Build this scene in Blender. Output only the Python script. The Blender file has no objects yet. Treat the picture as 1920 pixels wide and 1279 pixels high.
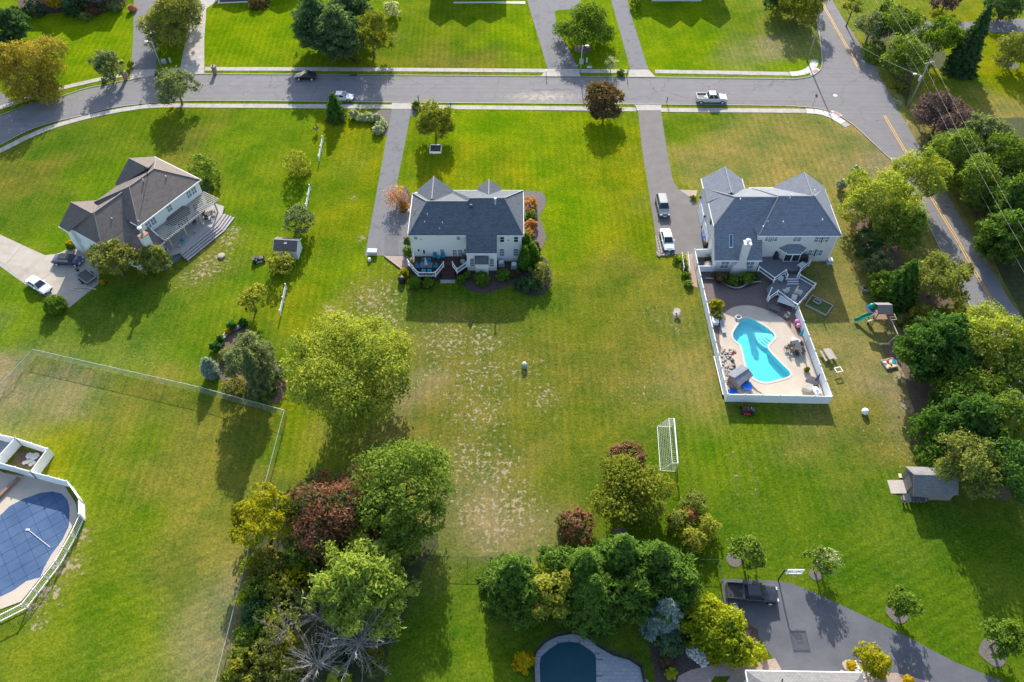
import bpy, math, random
import numpy as np
from math import sin, cos, pi, radians, atan, atan2, hypot, sqrt, tan
from mathutils import Vector, Matrix

S = bpy.context.scene
COL = S.collection
# ---------------------------------------------------------------- camera, sky, sun, exposure
FPX = 1470.0
PITCH = pi / 2 - atan(1150 / 1470.0)      # below the horizon
HC = 90.0
cd = bpy.data.cameras.new("camera"); cam = bpy.data.objects.new("camera", cd); COL.objects.link(cam)
cam.location = (0, 0, HC); cam.rotation_euler = (pi / 2 - PITCH, 0, 0)
cd.sensor_width = 36.0; cd.lens = FPX / 1920 * 36.0; cd.clip_start = 0.5; cd.clip_end = 8000
S.camera = cam
SUN_EL = radians(27.0)
w = bpy.data.worlds.new("World"); S.world = w; w.use_nodes = True
nt = w.node_tree; bg = nt.nodes["Background"]
sky = nt.nodes.new("ShaderNodeTexSky"); sky.sky_type = 'NISHITA'; sky.sun_disc = False
sky.sun_elevation = SUN_EL; sky.sun_rotation = 0.0; sky.air_density = 1.0; sky.dust_density = 1.5; sky.ozone_density = 1.0
nt.links.new(sky.outputs[0], bg.inputs[0]); bg.inputs[1].default_value = 0.15
sl = bpy.data.lights.new("sun", 'SUN'); sun = bpy.data.objects.new("sun", sl); COL.objects.link(sun)
sl.energy = 4.3; sl.angle = radians(0.6); sl.color = (1.0, 0.93, 0.82)
sun.location = (0, 200, 150); sun.rotation_euler = (-(pi / 2 - SUN_EL), 0, radians(0.3))   # shines from +Y towards the camera
S.view_settings.view_transform = 'Standard'; S.view_settings.look = 'None'
S.view_settings.exposure = 0.97; S.view_settings.gamma = 1.0; S.view_settings.use_curve_mapping = False
S.cycles.max_bounces = 6; S.cycles.diffuse_bounces = 3; S.cycles.transparent_max_bounces = 6

# ---------------------------------------------------------------- helpers
def g(x, y, h=0.0):
    "ground (or height h) point seen at photo position x,y of 1920x1279"
    u = (x - 960) / FPX; v = (639.5 - y) / FPX
    dy = cos(PITCH) + v * sin(PITCH); dz = -sin(PITCH) + v * cos(PITCH)
    t = (h - HC) / dz
    return (u * t, dy * t)
def gz(x, y, h=0.0):
    a = g(x, y, h); return (a[0], a[1], h)
def onwall(x, y, Y):
    u = (x - 960) / FPX; v = (639.5 - y) / FPX
    dy = cos(PITCH) + v * sin(PITCH); dz = -sin(PITCH) + v * cos(PITCH)
    t = Y / dy
    return (u * t, HC + dz * t)
def mpp(X, Y, Z=0):
    return (Y * cos(PITCH) - (Z - HC) * sin(PITCH)) / FPX
def P(pts, h=0.0):
    return [g(a, b, h) for a, b in pts]
def smooth(pts, n=6, closed=False):
    out = []; N = len(pts)
    rng = range(N) if closed else range(N - 1)
    for i in rng:
        p1 = pts[i]; p2 = pts[(i + 1) % N]
        p0 = pts[(i - 1) % N] if (closed or i > 0) else p1
        p3 = pts[(i + 2) % N] if (closed or i < N - 2) else p2
        for k in range(n):
            t = k / n; t2 = t * t; t3 = t2 * t
            out.append(tuple(0.5 * (2 * p1[c] + (p2[c] - p0[c]) * t + (2 * p0[c] - 5 * p1[c] + 4 * p2[c] - p3[c]) * t2 + (3 * p1[c] - p0[c] - 3 * p2[c] + p3[c]) * t3) for c in range(len(p1))))
    if not closed: out.append(tuple(pts[-1]))
    return out
def resample(pts, step):
    out = [pts[0]]; acc = 0.0
    for i in range(len(pts) - 1):
        a, b = pts[i], pts[i + 1]; L = hypot(b[0] - a[0], b[1] - a[1])
        if L < 1e-9: continue
        d = step - acc
        while d <= L:
            t = d / L; out.append((a[0] + (b[0] - a[0]) * t, a[1] + (b[1] - a[1]) * t)); d += step
        acc = L - (d - step)
    return out
def offset(pts, d):
    out = []
    for i, p in enumerate(pts):
        a = pts[max(i - 1, 0)]; b = pts[min(i + 1, len(pts) - 1)]
        dx, dy = b[0] - a[0], b[1] - a[1]; L = hypot(dx, dy) or 1
        out.append((p[0] - dy / L * d, p[1] + dx / L * d))
    return out

WORLDM = {}
def wm(o):
    m = Matrix.Identity(4)
    while o is not None:
        m = Matrix.Translation(o.location) @ o.rotation_euler.to_matrix().to_4x4() @ m
        o = o.parent
    return m
def tag(o, label=None, cat=None, group=None, kind=None):
    if label: o['label'] = label
    if cat: o['category'] = cat
    if group: o['group'] = group
    if kind: o['kind'] = kind
    return o
def thing(name, loc, rz=0.0, label=None, cat=None, group=None):
    o = bpy.data.objects.new(name, None); COL.objects.link(o)
    o.empty_display_size = 0.3
    o.location = loc if len(loc) == 3 else (loc[0], loc[1], 0); o.rotation_euler = (0, 0, rz)
    return tag(o, label, cat, group)

class MB:
    def __init__(s): s.v = []; s.f = []
    def add(s, vs, fs):
        b = len(s.v); s.v += [tuple(q) for q in vs]; s.f += [tuple(b + i for i in f) for f in fs]; return s
    def box(s, x0, x1, y0, y1, z0, z1):
        return s.add([(x0, y0, z0), (x1, y0, z0), (x1, y1, z0), (x0, y1, z0), (x0, y0, z1), (x1, y0, z1), (x1, y1, z1), (x0, y1, z1)],
                     [(3, 2, 1, 0), (4, 5, 6, 7), (0, 1, 5, 4), (1, 2, 6, 5), (2, 3, 7, 6), (3, 0, 4, 7)])
    def obox(s, c, sz, rz=0.0, tilt=0.0, roll=0.0):
        m = Matrix.Translation(c) @ Matrix.Rotation(rz, 4, 'Z') @ Matrix.Rotation(tilt, 4, 'Y') @ Matrix.Rotation(roll, 4, 'X')
        a, b, d = sz[0] / 2, sz[1] / 2, sz[2] / 2
        vs = [m @ Vector(q) for q in [(-a, -b, -d), (a, -b, -d), (a, b, -d), (-a, b, -d), (-a, -b, d), (a, -b, d), (a, b, d), (-a, b, d)]]
        return s.add(vs, [(3, 2, 1, 0), (4, 5, 6, 7), (0, 1, 5, 4), (1, 2, 6, 5), (2, 3, 7, 6), (3, 0, 4, 7)])
    def beam(s, a, b, w, h=None):
        "square-section bar from a to b"
        h = h or w; a = Vector(a); b = Vector(b); d = b - a; L = d.length
        if L < 1e-6: return s
        d.normalize(); up = Vector((0, 0, 1))
        if abs(d.z) > 0.97: up = Vector((0, 1, 0))
        r = d.cross(up).normalized() * (w / 2); u = r.cross(d).normalized() * (h / 2)
        vs = [a - r - u, a + r - u, a + r + u, a - r + u, b - r - u, b + r - u, b + r + u, b - r + u]
        return s.add(vs, [(0, 1, 2, 3), (7, 6, 5, 4), (4, 5, 1, 0), (5, 6, 2, 1), (6, 7, 3, 2), (7, 4, 0, 3)])
    def prism(s, pts, z0, z1):
        n = len(pts)
        A = sum(pts[i][0] * pts[(i + 1) % n][1] - pts[(i + 1) % n][0] * pts[i][1] for i in range(n))
        if A < 0: pts = pts[::-1]
        vs = [(p[0], p[1], z0) for p in pts] + [(p[0], p[1], z1) for p in pts]
        fs = [tuple(range(n - 1, -1, -1)), tuple(range(n, 2 * n))] + [(i, (i + 1) % n, n + (i + 1) % n, n + i) for i in range(n)]
        return s.add(vs, fs)
    def sheet(s, pts, z):
        n = len(pts)
        A = sum(pts[i][0] * pts[(i + 1) % n][1] - pts[(i + 1) % n][0] * pts[i][1] for i in range(n))
        if A < 0: pts = pts[::-1]
        return s.add([(p[0], p[1], z) for p in pts], [tuple(range(n))])
    def plate(s, pts3, t=0.12):
        "roof plane: polygon with thickness t downwards"
        n = len(pts3)
        a = sum(pts3[i][0] * pts3[(i + 1) % n][1] - pts3[(i + 1) % n][0] * pts3[i][1] for i in range(n))
        if a < 0: pts3 = pts3[::-1]
        vs = [tuple(p) for p in pts3] + [(p[0], p[1], p[2] - t) for p in pts3]
        fs = [tuple(range(n)), tuple(range(2 * n - 1, n - 1, -1))] + [(n + i, n + (i + 1) % n, (i + 1) % n, i) for i in range(n)]
        return s.add(vs, fs)
    def tube(s, pts, r, n=8, cap=True):
        pts = [Vector(p) for p in pts]; rs = r if isinstance(r, (list, tuple)) else [r] * len(pts)
        b = len(s.v); prev = None
        for i, p in enumerate(pts):
            d = (pts[min(i + 1, len(pts) - 1)] - pts[max(i - 1, 0)])
            if d.length < 1e-9: d = Vector((0, 0, 1))
            d.normalize()
            if prev is None:
                prev = d.orthogonal().normalized()
            prev = (prev - d * prev.dot(d))
            if prev.length < 1e-6: prev = d.orthogonal()
            prev.normalize(); q = d.cross(prev)
            for k in range(n):
                a = 2 * pi * k / n; s.v.append(tuple(p + (prev * cos(a) + q * sin(a)) * rs[i]))
        for i in range(len(pts) - 1):
            for k in range(n):
                s.f.append((b + i * n + k, b + i * n + (k + 1) % n, b + (i + 1) * n + (k + 1) % n, b + (i + 1) * n + k))
        if cap:
            s.f.append(tuple(b + k for k in range(n - 1, -1, -1))); e = b + (len(pts) - 1) * n
            s.f.append(tuple(e + k for k in range(n)))
        return s
    def lathe(s, prof, n=16, c=(0, 0, 0), m=None):
        b = len(s.v); m = m or Matrix.Identity(4); c = Vector(c)
        for r, z in prof:
            for k in range(n):
                a = 2 * pi * k / n; s.v.append(tuple(c + (m @ Vector((r * cos(a), r * sin(a), z)))))
        for i in range(len(prof) - 1):
            for k in range(n):
                s.f.append((b + i * n + k, b + i * n + (k + 1) % n, b + (i + 1) * n + (k + 1) % n, b + (i + 1) * n + k))
        s.f.append(tuple(b + k for k in range(n - 1, -1, -1))); e = b + (len(prof) - 1) * n
        s.f.append(tuple(e + k for k in range(n)))
        return s
    def build(s, name, mat, parent=None, label=None, smooth=False, w=False, kind=None, bevel=0, group=None, cat=None, mi=None):
        vs = s.v
        if w and parent is not None:
            m = wm(parent).inverted(); vs = [tuple(m @ Vector(q)) for q in vs]
        me = bpy.data.meshes.new(name); me.from_pydata(vs, [], s.f)
        if isinstance(mat, (list, tuple)):
            for q in mat: me.materials.append(q)
            if mi: me.polygons.foreach_set("material_index", mi)
        elif mat: me.materials.append(mat)
        if smooth: me.polygons.foreach_set("use_smooth", [True] * len(me.polygons))
        me.validate(); me.update()
        o = bpy.data.objects.new(name, me); COL.objects.link(o)
        if parent: o.parent = parent
        if bevel:
            b = o.modifiers.new("bevel", 'BEVEL'); b.width = bevel; b.segments = 2; b.limit_method = 'ANGLE'
        tag(o, label, cat, group, kind)
        return o
def copytree(o, parent=None):
    c = o.copy(); COL.objects.link(c)
    if parent is not None: c.parent = parent
    for ch in list(o.children): copytree(ch, c)
    return c
def place(o, loc, rz=None, label=None, sc=None):
    o.location = loc if len(loc) == 3 else (loc[0], loc[1], 0)
    if rz is not None: o.rotation_euler = (0, 0, rz)
    if label: o['label'] = label
    return o

# ---------------------------------------------------------------- materials
def newmat(name):
    m = bpy.data.materials.new(name); m.use_nodes = True
    return m, m.node_tree.nodes, m.node_tree.links, m.node_tree.nodes["Principled BSDF"]
def mixc(N, L, fac, a, b, mode='MIX'):
    q = N.new("ShaderNodeMix"); q.data_type = 'RGBA'; q.blend_type = mode
    for i, v in ((0, fac), (6, a), (7, b)):
        if hasattr(v, 'is_linked') or hasattr(v, 'links'): L.new(v, q.inputs[i])
        elif i == 0: q.inputs[0].default_value = v
        else: q.inputs[i].default_value = (v[0], v[1], v[2], 1)
    return q.outputs[2]
def noise(N, L, co, scale, detail=5, rough=0.6):
    q = N.new("ShaderNodeTexNoise"); q.inputs["Scale"].default_value = scale
    q.inputs["Detail"].default_value = detail; q.inputs["Roughness"].default_value = rough
    L.new(co, q.inputs["Vector"]); return q.outputs["Fac"]
def ramp(N, L, fac, a, b, lo=0.0, hi=1.0):
    q = N.new("ShaderNodeMapRange"); q.clamp = True
    q.inputs[1].default_value = a; q.inputs[2].default_value = b; q.inputs[3].default_value = lo; q.inputs[4].default_value = hi
    L.new(fac, q.inputs[0]); return q.outputs[0]
def coords(N): return N.new("ShaderNodeTexCoord").outputs["Object"]
def geo(N): return N.new("ShaderNodeNewGeometry").outputs["Position"]
def mat(name, c1, c2=None, scale=2.0, rough=0.85, bump=0.0, metal=0.0, fine=0.0, coat=0.0, stain=None, stain_scale=0.3, spec=0.3):
    m, N, L, b = newmat(name); co = geo(N) if not coat else coords(N)
    c2 = c2 or tuple(min(1, x * 1.18 + 0.004) for x in c1)
    n1 = noise(N, L, co, scale); col = mixc(N, L, ramp(N, L, n1, 0.3, 0.7), c1, c2)
    if fine:
        n2 = noise(N, L, co, 9.0, 3, 0.7); col = mixc(N, L, ramp(N, L, n2, 0.25, 0.75), mixc(N, L, 1.0, col, (1 - fine,) * 3, 'MULTIPLY'), mixc(N, L, 1.0, col, (1 + fine,) * 3, 'MULTIPLY'))
    if stain:
        n3 = noise(N, L, co, stain_scale, 6, 0.65); col = mixc(N, L, ramp(N, L, n3, 0.5, 0.72), col, stain)
    L.new(col, b.inputs["Base Color"]); b.inputs["Roughness"].default_value = rough; b.inputs["Metallic"].default_value = metal
    b.inputs["Specular IOR Level"].default_value = spec
    if coat: b.inputs["Coat Weight"].default_value = coat
    if bump:
        bp = N.new("ShaderNodeBump"); bp.inputs["Strength"].default_value = 0.6; bp.inputs["Distance"].default_value = bump
        L.new(noise(N, L, co, 6.0, 5), bp.inputs["Height"]); L.new(bp.outputs[0], b.inputs["Normal"])
    return m
def pattern(name, c1, c2, cm, bw, bh, mortar=0.02, rz=0.0, rough=0.85, offset_=0.5, vertical=False, swap=None, bumpd=0.01, patch=None):
    "courses of bricks, shingles, boards or pavers as fine relief and colour"
    m, N, L, b = newmat(name); co = coords(N)
    mp = N.new("ShaderNodeMapping"); mp.inputs["Rotation"].default_value = (0, 0, rz)
    if swap:
        sp = N.new("ShaderNodeSeparateXYZ"); L.new(co, sp.inputs[0]); cb = N.new("ShaderNodeCombineXYZ")
        for i, ax in enumerate(swap): L.new(sp.outputs["XYZ".index(ax)], cb.inputs[i])
        co2 = cb.outputs[0]
    else: co2 = co
    L.new(co2, mp.inputs[0])
    t = N.new("ShaderNodeTexBrick"); t.inputs["Scale"].default_value = 1.0; t.inputs["Brick Width"].default_value = bw; t.inputs["Row Height"].default_value = bh
    t.inputs["Mortar Size"].default_value = mortar; t.offset = offset_; t.inputs["Bias"].default_value = 0
    t.inputs["Color1"].default_value = (*c1, 1); t.inputs["Color2"].default_value = (*c2, 1); t.inputs["Mortar"].default_value = (*cm, 1)
    L.new(mp.outputs[0], t.inputs["Vector"])
    n = noise(N, L, co, 1.3, 6); col = mixc(N, L, ramp(N, L, n, 0.3, 0.7, 0.0, 0.35), t.outputs["Color"], patch or tuple(0.6 * (x + y) / 2 for x, y in zip(c1, c2)))
    L.new(col, b.inputs["Base Color"]); b.inputs["Roughness"].default_value = rough; b.inputs["Specular IOR Level"].default_value = 0.3
    bp = N.new("ShaderNodeBump"); bp.inputs["Strength"].default_value = 0.5; bp.inputs["Distance"].default_value = bumpd
    L.new(t.outputs["Fac"], bp.inputs["Height"]); bp.invert = True; L.new(bp.outputs[0], b.inputs["Normal"])
    return m
def glassy(name, c, rough=0.08):
    m, N, L, b = newmat(name); b.inputs["Base Color"].default_value = (*c, 1); b.inputs["Roughness"].default_value = rough
    b.inputs["Specular IOR Level"].default_value = 0.6; b.inputs["IOR"].default_value = 1.5; return m
def leafmat(name, c1, c2, c3=None, transl=0.5, f3=0.25):
    q = 2.3 if name[5:] in ('pine', 'ever', 'dark', 'yew', 'arb', 'topiary', 'green') else 1.0 if name[5:] == 'yellow' else 1.9
    c1, c2, c3 = [tuple(min(.8, x * q) for x in c) if c else None for c in (c1, c2, c3)]
    m, N, L, b = newmat(name)
    at = N.new("ShaderNodeAttribute"); at.attribute_name = "tint"
    sp = N.new("ShaderNodeSeparateColor"); L.new(at.outputs["Color"], sp.inputs[0])
    col = mixc(N, L, sp.outputs[0], c1, c2)
    if c3:
        n = noise(N, L, geo(N), 0.35, 3, 0.6); th = ramp(N, L, n, 0.62 - f3, 0.78 - f3); col = mixc(N, L, th, col, c3)
    n2 = noise(N, L, geo(N), 1.1, 3, 0.6)
    col = mixc(N, L, ramp(N, L, n2, 0.3, 0.7), mixc(N, L, 1.0, col, (0.72, 0.76, 0.8), 'MULTIPLY'), mixc(N, L, 1.0, col, (1.25, 1.2, 1.05), 'MULTIPLY'))
    d = N.new("ShaderNodeBsdfDiffuse"); t = N.new("ShaderNodeBsdfTranslucent"); ms = N.new("ShaderNodeMixShader")
    L.new(col, d.inputs[0]); L.new(mixc(N, L, 1.0, col, (1.2, 1.15, 0.5), 'MULTIPLY'), t.inputs[0]); ms.inputs[0].default_value = transl
    L.new(d.outputs[0], ms.inputs[1]); L.new(t.outputs[0], ms.inputs[2]); L.new(ms.outputs[0], N["Material Output"].inputs[0])
    N.remove(b); return m

K = {}
K['asphalt'] = mat("asphalt_road", (0.165, 0.162, 0.168), (0.195, 0.19, 0.195), 0.5, 0.9, 0.004, fine=0.12, stain=(0.19, 0.185, 0.18), stain_scale=0.12)
def dusty():
    m = K['asphalt']; N = m.node_tree.nodes; L = m.node_tree.links; b_ = N["Principled BSDF"]; src = b_.inputs["Base Color"].links[0].from_socket
    p = geo(N); X, Y = g(1020, 182); mp = N.new("ShaderNodeMapping"); mp.inputs["Location"].default_value = (-X / 9.0, -Y / 2.6, 0); mp.inputs["Scale"].default_value = (1 / 9.0, 1 / 2.6, 0.0)
    L.new(p, mp.inputs[0]); ln = N.new("ShaderNodeVectorMath"); ln.operation = 'LENGTH'; L.new(mp.outputs[0], ln.inputs[0])
    f = ramp(N, L, ln.outputs["Value"], 0.2, 1.0, 1.0, 0.0); n = ramp(N, L, noise(N, L, p, 1.1, 8, 0.75), .38, .62); q = N.new("ShaderNodeMath"); q.operation = 'MULTIPLY'; L.new(f, q.inputs[0]); L.new(n, q.inputs[1])
    c1_ = mixc(N, L, q.outputs[0], src, (0.42, 0.37, 0.31))
    # long faint wheel paths
    sp = N.new("ShaderNodeMapping"); sp.inputs["Scale"].default_value = (.03, 1.6, 1); L.new(p, sp.inputs[0]); n2 = noise(N, L, sp.outputs[0], 1.0, 4, .6)
    c2_ = mixc(N, L, ramp(N, L, n2, .3, .7), mixc(N, L, 1.0, c1_, (.90, .90, .91), 'MULTIPLY'), mixc(N, L, 1.0, c1_, (1.1, 1.09, 1.08), 'MULTIPLY'))
    vo = N.new("ShaderNodeTexVoronoi"); vo.feature = 'DISTANCE_TO_EDGE'; vo.inputs["Scale"].default_value = .13; wv = N.new("ShaderNodeVectorMath"); wv.operation = 'MULTIPLY_ADD'
    nn_ = N.new("ShaderNodeTexNoise"); nn_.inputs["Scale"].default_value = .8; L.new(p, nn_.inputs[0]); L.new(nn_.outputs["Color"], wv.inputs[0]); wv.inputs[1].default_value = (2.2, 2.2, 0); L.new(p, wv.inputs[2]); L.new(wv.outputs[0], vo.inputs["Vector"])
    c2_ = mixc(N, L, ramp(N, L, vo.outputs["Distance"], .003, .009, .5, 0.0), c2_, (.07, .07, .075)); L.new(c2_, b_.inputs["Base Color"])
dusty()
K['asphalt2'] = mat("asphalt_drive", (0.14, 0.142, 0.155), (0.185, 0.187, 0.20), 0.45, 0.9, 0.004, fine=0.18, stain=(0.095, 0.095, 0.105), stain_scale=0.45)
K['asphalt3'] = mat("asphalt_warm", (0.15, 0.14, 0.135), (0.18, 0.17, 0.165), 0.6, 0.9, 0.004, fine=0.12)
K['asphalt4'] = mat("asphalt_dark", (0.085, 0.09, 0.105), (0.12, 0.125, 0.14), 0.35, 0.9, 0.004, fine=0.12)
K['concrete'] = mat("concrete", (0.36, 0.33, 0.30), (0.44, 0.41, 0.37), 0.9, 0.9, 0.003, fine=0.1, stain=(0.30, 0.27, 0.24), stain_scale=0.5)
K['concrete_w'] = mat("concrete_new", (0.50, 0.48, 0.45), (0.56, 0.54, 0.50), 0.9, 0.9)
K['concrete_d'] = mat("concrete_drive", (0.36, 0.325, 0.275), (0.43, 0.385, 0.33), 0.6, 0.9, 0.003, fine=0.08, stain=(0.30, 0.26, 0.22), stain_scale=0.35)
K['pooldeck'] = mat("pool_deck", (0.44, 0.37, 0.30), (0.51, 0.44, 0.355), 0.5, 0.85, fine=0.05)
K['kerb'] = mat("kerb_concrete", (0.30, 0.28, 0.26), (0.38, 0.36, 0.33), 1.5, 0.9)
K['yellow'] = mat("yellow_paint", (0.78, 0.42, 0.05), (0.66, 0.35, 0.05), 2.0, 0.7)
K['redpad'] = mat("red_tactile", (0.45, 0.16, 0.13), (0.5, 0.2, 0.16), 4, 0.8)
K['mulch'] = mat("mulch", (0.05, 0.035, 0.03), (0.10, 0.075, 0.065), 5, 0.95, 0.05, fine=0.4)
K['mulch_g'] = mat("mulch_grey", (0.10, 0.09, 0.085), (0.17, 0.15, 0.14), 6, 0.95, 0.05, fine=0.3)
K['soil'] = mat("soil_litter", (0.09, 0.065, 0.045), (0.17, 0.12, 0.08), 2.5, 0.95, 0.05, fine=0.35)
K['dirt'] = mat("dirt", (0.28, 0.2, 0.13), (0.34, 0.26, 0.18), 2.5, 0.95, 0.03, fine=0.2)
K['grassy'] = mat('bed_grass', (.05, .085, .02), (.09, .12, .04), 3, .95, fine=.3)
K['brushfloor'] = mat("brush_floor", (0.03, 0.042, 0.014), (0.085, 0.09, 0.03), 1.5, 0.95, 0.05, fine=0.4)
K['gravel'] = mat("gravel", (0.26, 0.22, 0.18), (0.48, 0.43, 0.37), 9, 0.95, 0.04, fine=0.4)
K['white'] = mat("white_vinyl", (0.82, 0.83, 0.84), (0.86, 0.87, 0.87), 0.8, 0.5)
K['siding_c'] = pattern("siding_cream", (0.81, 0.81, 0.78), (0.83, 0.83, 0.8), (0.64, 0.64, 0.62), 60, 0.2, 0.015, swap='XZY', patch=(0.76, 0.76, 0.73))
K['siding_g'] = pattern("siding_grey", (0.64, 0.62, 0.61), (0.66, 0.64, 0.63), (0.5, 0.48, 0.48), 60, 0.2, 0.015, swap='XZY', patch=(0.6, 0.58, 0.57))
K['siding_b'] = pattern("siding_pale", (0.72, 0.74, 0.73), (0.74, 0.76, 0.75), (0.56, 0.58, 0.57), 60, 0.2, 0.015, swap='XZY', patch=(0.68, 0.7, 0.69))
K['trim'] = mat("white_trim", (0.78, 0.78, 0.77), (0.82, 0.82, 0.81), 1, 0.6)
K['roof_dk'] = pattern("shingle_charcoal", (0.080, 0.098, 0.125), (0.125, 0.145, 0.175), (0.05, 0.06, 0.078), 0.45, 0.20, 0.02, patch=(0.14, 0.155, 0.18))
K['roof_bl'] = pattern("shingle_slate", (0.150, 0.172, 0.215), (0.21, 0.235, 0.28), (0.09, 0.105, 0.13), 0.45, 0.20, 0.02, patch=(0.24, 0.26, 0.3))
K['roof_br'] = pattern("shingle_brown", (0.125, 0.108, 0.098), (0.175, 0.15, 0.135), (0.08, 0.068, 0.06), 0.45, 0.20, 0.02, patch=(0.2, 0.17, 0.15))
K['roof_lt'] = pattern("shingle_grey", (0.15, 0.15, 0.155), (0.21, 0.21, 0.215), (0.09, 0.09, 0.095), 0.4, 0.18, 0.02, patch=(0.23, 0.23, 0.235))
K['cap'] = mat("ridge_cap", (0.22, 0.22, 0.23), (0.28, 0.28, 0.29), 3, 0.9)
K['cap_br'] = mat("ridge_cap_brown", (0.24, 0.21, 0.18), (0.3, 0.26, 0.23), 3, 0.9)
K['glass'] = glassy("window_glass", (0.12, 0.15, 0.19))
K['glassd'] = glassy("dark_glass", (0.03, 0.035, 0.045))
K['shade'] = glassy("window_blind", (0.20, 0.245, 0.32), 0.15)
K['deck_m'] = pattern("deck_maroon", (0.085, 0.045, 0.045), (0.105, 0.055, 0.05), (0.03, 0.018, 0.018), 4.0, 0.145, 0.012)
K['deck_g'] = pattern("deck_grey", (0.17, 0.18, 0.20), (0.21, 0.22, 0.24), (0.07, 0.075, 0.085), 4.0, 0.145, 0.012, rz=radians(45))
K['deck_l'] = pattern("deck_taupe", (0.40, 0.37, 0.36), (0.46, 0.425, 0.41), (0.2, 0.18, 0.18), 4.0, 0.145, 0.012)
K['stepdk'] = mat("step_riser", (0.10, 0.095, 0.10), None, 2, 0.8)
K['wood_w'] = mat("weathered_wood", (0.36, 0.32, 0.28), (0.47, 0.43, 0.38), 4, 0.85)
K['pergola'] = mat("pergola_paint", (0.42, 0.40, 0.36), (0.5, 0.47, 0.43), 3, 0.7)
K['wood_b'] = mat("brown_wood", (0.16, 0.10, 0.07), (0.24, 0.16, 0.11), 4, 0.85)
K['wood_r'] = mat("playset_wood", (0.25, 0.15, 0.10), (0.33, 0.21, 0.15), 3, 0.8)
K['wood_g'] = mat("grey_wood", (0.20, 0.17, 0.165), (0.27, 0.235, 0.225), 4, 0.85)
K['wood_y'] = mat("sand_wood", (0.62, 0.48, 0.3), (0.7, 0.56, 0.38), 3, 0.8)
K['black'] = mat("black_plastic", (0.02, 0.02, 0.022), (0.035, 0.035, 0.037), 3, 0.5)
K['dark'] = mat("dark_grey_metal", (0.055, 0.058, 0.062), (0.08, 0.082, 0.088), 3, 0.5)
K['grey'] = mat("grey_metal", (0.30, 0.31, 0.32), (0.37, 0.38, 0.39), 3, 0.5)
K['galv'] = mat("galvanised", (0.36, 0.42, 0.40), (0.44, 0.5, 0.48), 2, 0.5, metal=0.2)
K['lgrey'] = mat("light_grey", (0.46, 0.47, 0.48), (0.54, 0.55, 0.56), 3, 0.6)
K['rubber'] = mat("rubber", (0.02, 0.02, 0.02), (0.03, 0.03, 0.03), 4, 0.9)
K['teal'] = mat("teal_plastic", (0.01, 0.26, 0.36), (0.015, 0.31, 0.42), 3, 0.5)
K['slide'] = mat("green_slide", (0.0, 0.30, 0.20), (0.0, 0.36, 0.25), 2, 0.35)
K['navy'] = mat("navy_fabric", (0.03, 0.045, 0.10), (0.05, 0.07, 0.14), 3, 0.8)
K['blue'] = mat("blue_plastic", (0.01, 0.10, 0.5), (0.02, 0.16, 0.62), 1.2, 0.35)
K['beige'] = mat("beige_fabric", (0.55, 0.46, 0.38), (0.62, 0.53, 0.45), 3, 0.8)
K['red'] = mat("red_plastic", (0.5, 0.03, 0.03), (0.58, 0.05, 0.04), 3, 0.5)
K['pink'] = mat("pink_flowers", (0.6, 0.12, 0.3), (0.75, 0.4, 0.5), 5, 0.8)
K['stone'] = mat("stone", (0.28, 0.25, 0.22), (0.42, 0.38, 0.34), 4, 0.9, 0.02)
K['stone_w'] = mat("pale_stone", (0.55, 0.53, 0.5), (0.7, 0.68, 0.64), 6, 0.9, 0.02)
K['brick'] = pattern("brick", (0.36, 0.15, 0.08), (0.42, 0.2, 0.11), (0.4, 0.35, 0.3), 0.24, 0.08, 0.012)
K['patio'] = pattern("patio_paver", (0.15, 0.115, 0.11), (0.21, 0.165, 0.155), (0.09, 0.075, 0.07), 0.22, 0.11, 0.012)
K['patio_r'] = pattern("walk_paver", (0.38, 0.25, 0.18), (0.47, 0.33, 0.24), (0.25, 0.18, 0.14), 0.22, 0.11, 0.012)
K['patio_p'] = pattern("pink_paver", (0.36, 0.27, 0.23), (0.45, 0.35, 0.3), (0.25, 0.19, 0.17), 0.3, 0.15, 0.012)
K['paver_l'] = pattern("pool_paver", (0.31, 0.32, 0.345), (0.37, 0.38, 0.40), (0.22, 0.22, 0.24), 0.6, 0.4, 0.02)
K['cover_b'] = mat("pool_cover_blue", (0.04, 0.085, 0.18), (0.075, 0.13, 0.235), 0.35, 0.75, fine=0.06)
K['cover_s'] = mat("cover_strap", (0.025, 0.05, 0.12), None, 1, 0.8)
K['cover_g'] = mat("pool_cover_green", (0.005, 0.05, 0.075), (0.01, 0.065, 0.09), 0.4, 0.7)
K['roofm'] = mat("lamp_white", (0.85, 0.85, 0.83), None, 1, 0.5)
K['pole'] = mat("pole_wood", (0.24, 0.22, 0.2), (0.32, 0.3, 0.28), 4, 0.85)
K['bark'] = mat("bark", (0.10, 0.075, 0.055), (0.17, 0.135, 0.10), 5, 0.95, 0.03)
K['bark_g'] = mat("bark_grey", (0.26, 0.235, 0.22), (0.38, 0.35, 0.33), 5, 0.95, 0.02)
K['wire'] = mat("wire", (0.5, 0.5, 0.48), None, 1, 0.6)
K['wired'] = mat("dark_wire", (0.03, 0.03, 0.035), None, 1, 0.6)
K['net'] = mat("net_cord", (0.6, 0.6, 0.58), None, 1, 0.7)

def clearmat(name, c, amt=.75):
    m, N, L, b = newmat(name); tr = N.new("ShaderNodeBsdfTransparent"); ms = N.new("ShaderNodeMixShader"); b.inputs["Base Color"].default_value = (*c, 1); b.inputs["Roughness"].default_value = .15
    ms.inputs[0].default_value = amt; L.new(b.outputs[0], ms.inputs[1]); L.new(tr.outputs[0], ms.inputs[2]); L.new(ms.outputs[0], N["Material Output"].inputs[0]); return m
K['clear'] = clearmat("clear_acrylic", (.7, .74, .78), .7)
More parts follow.
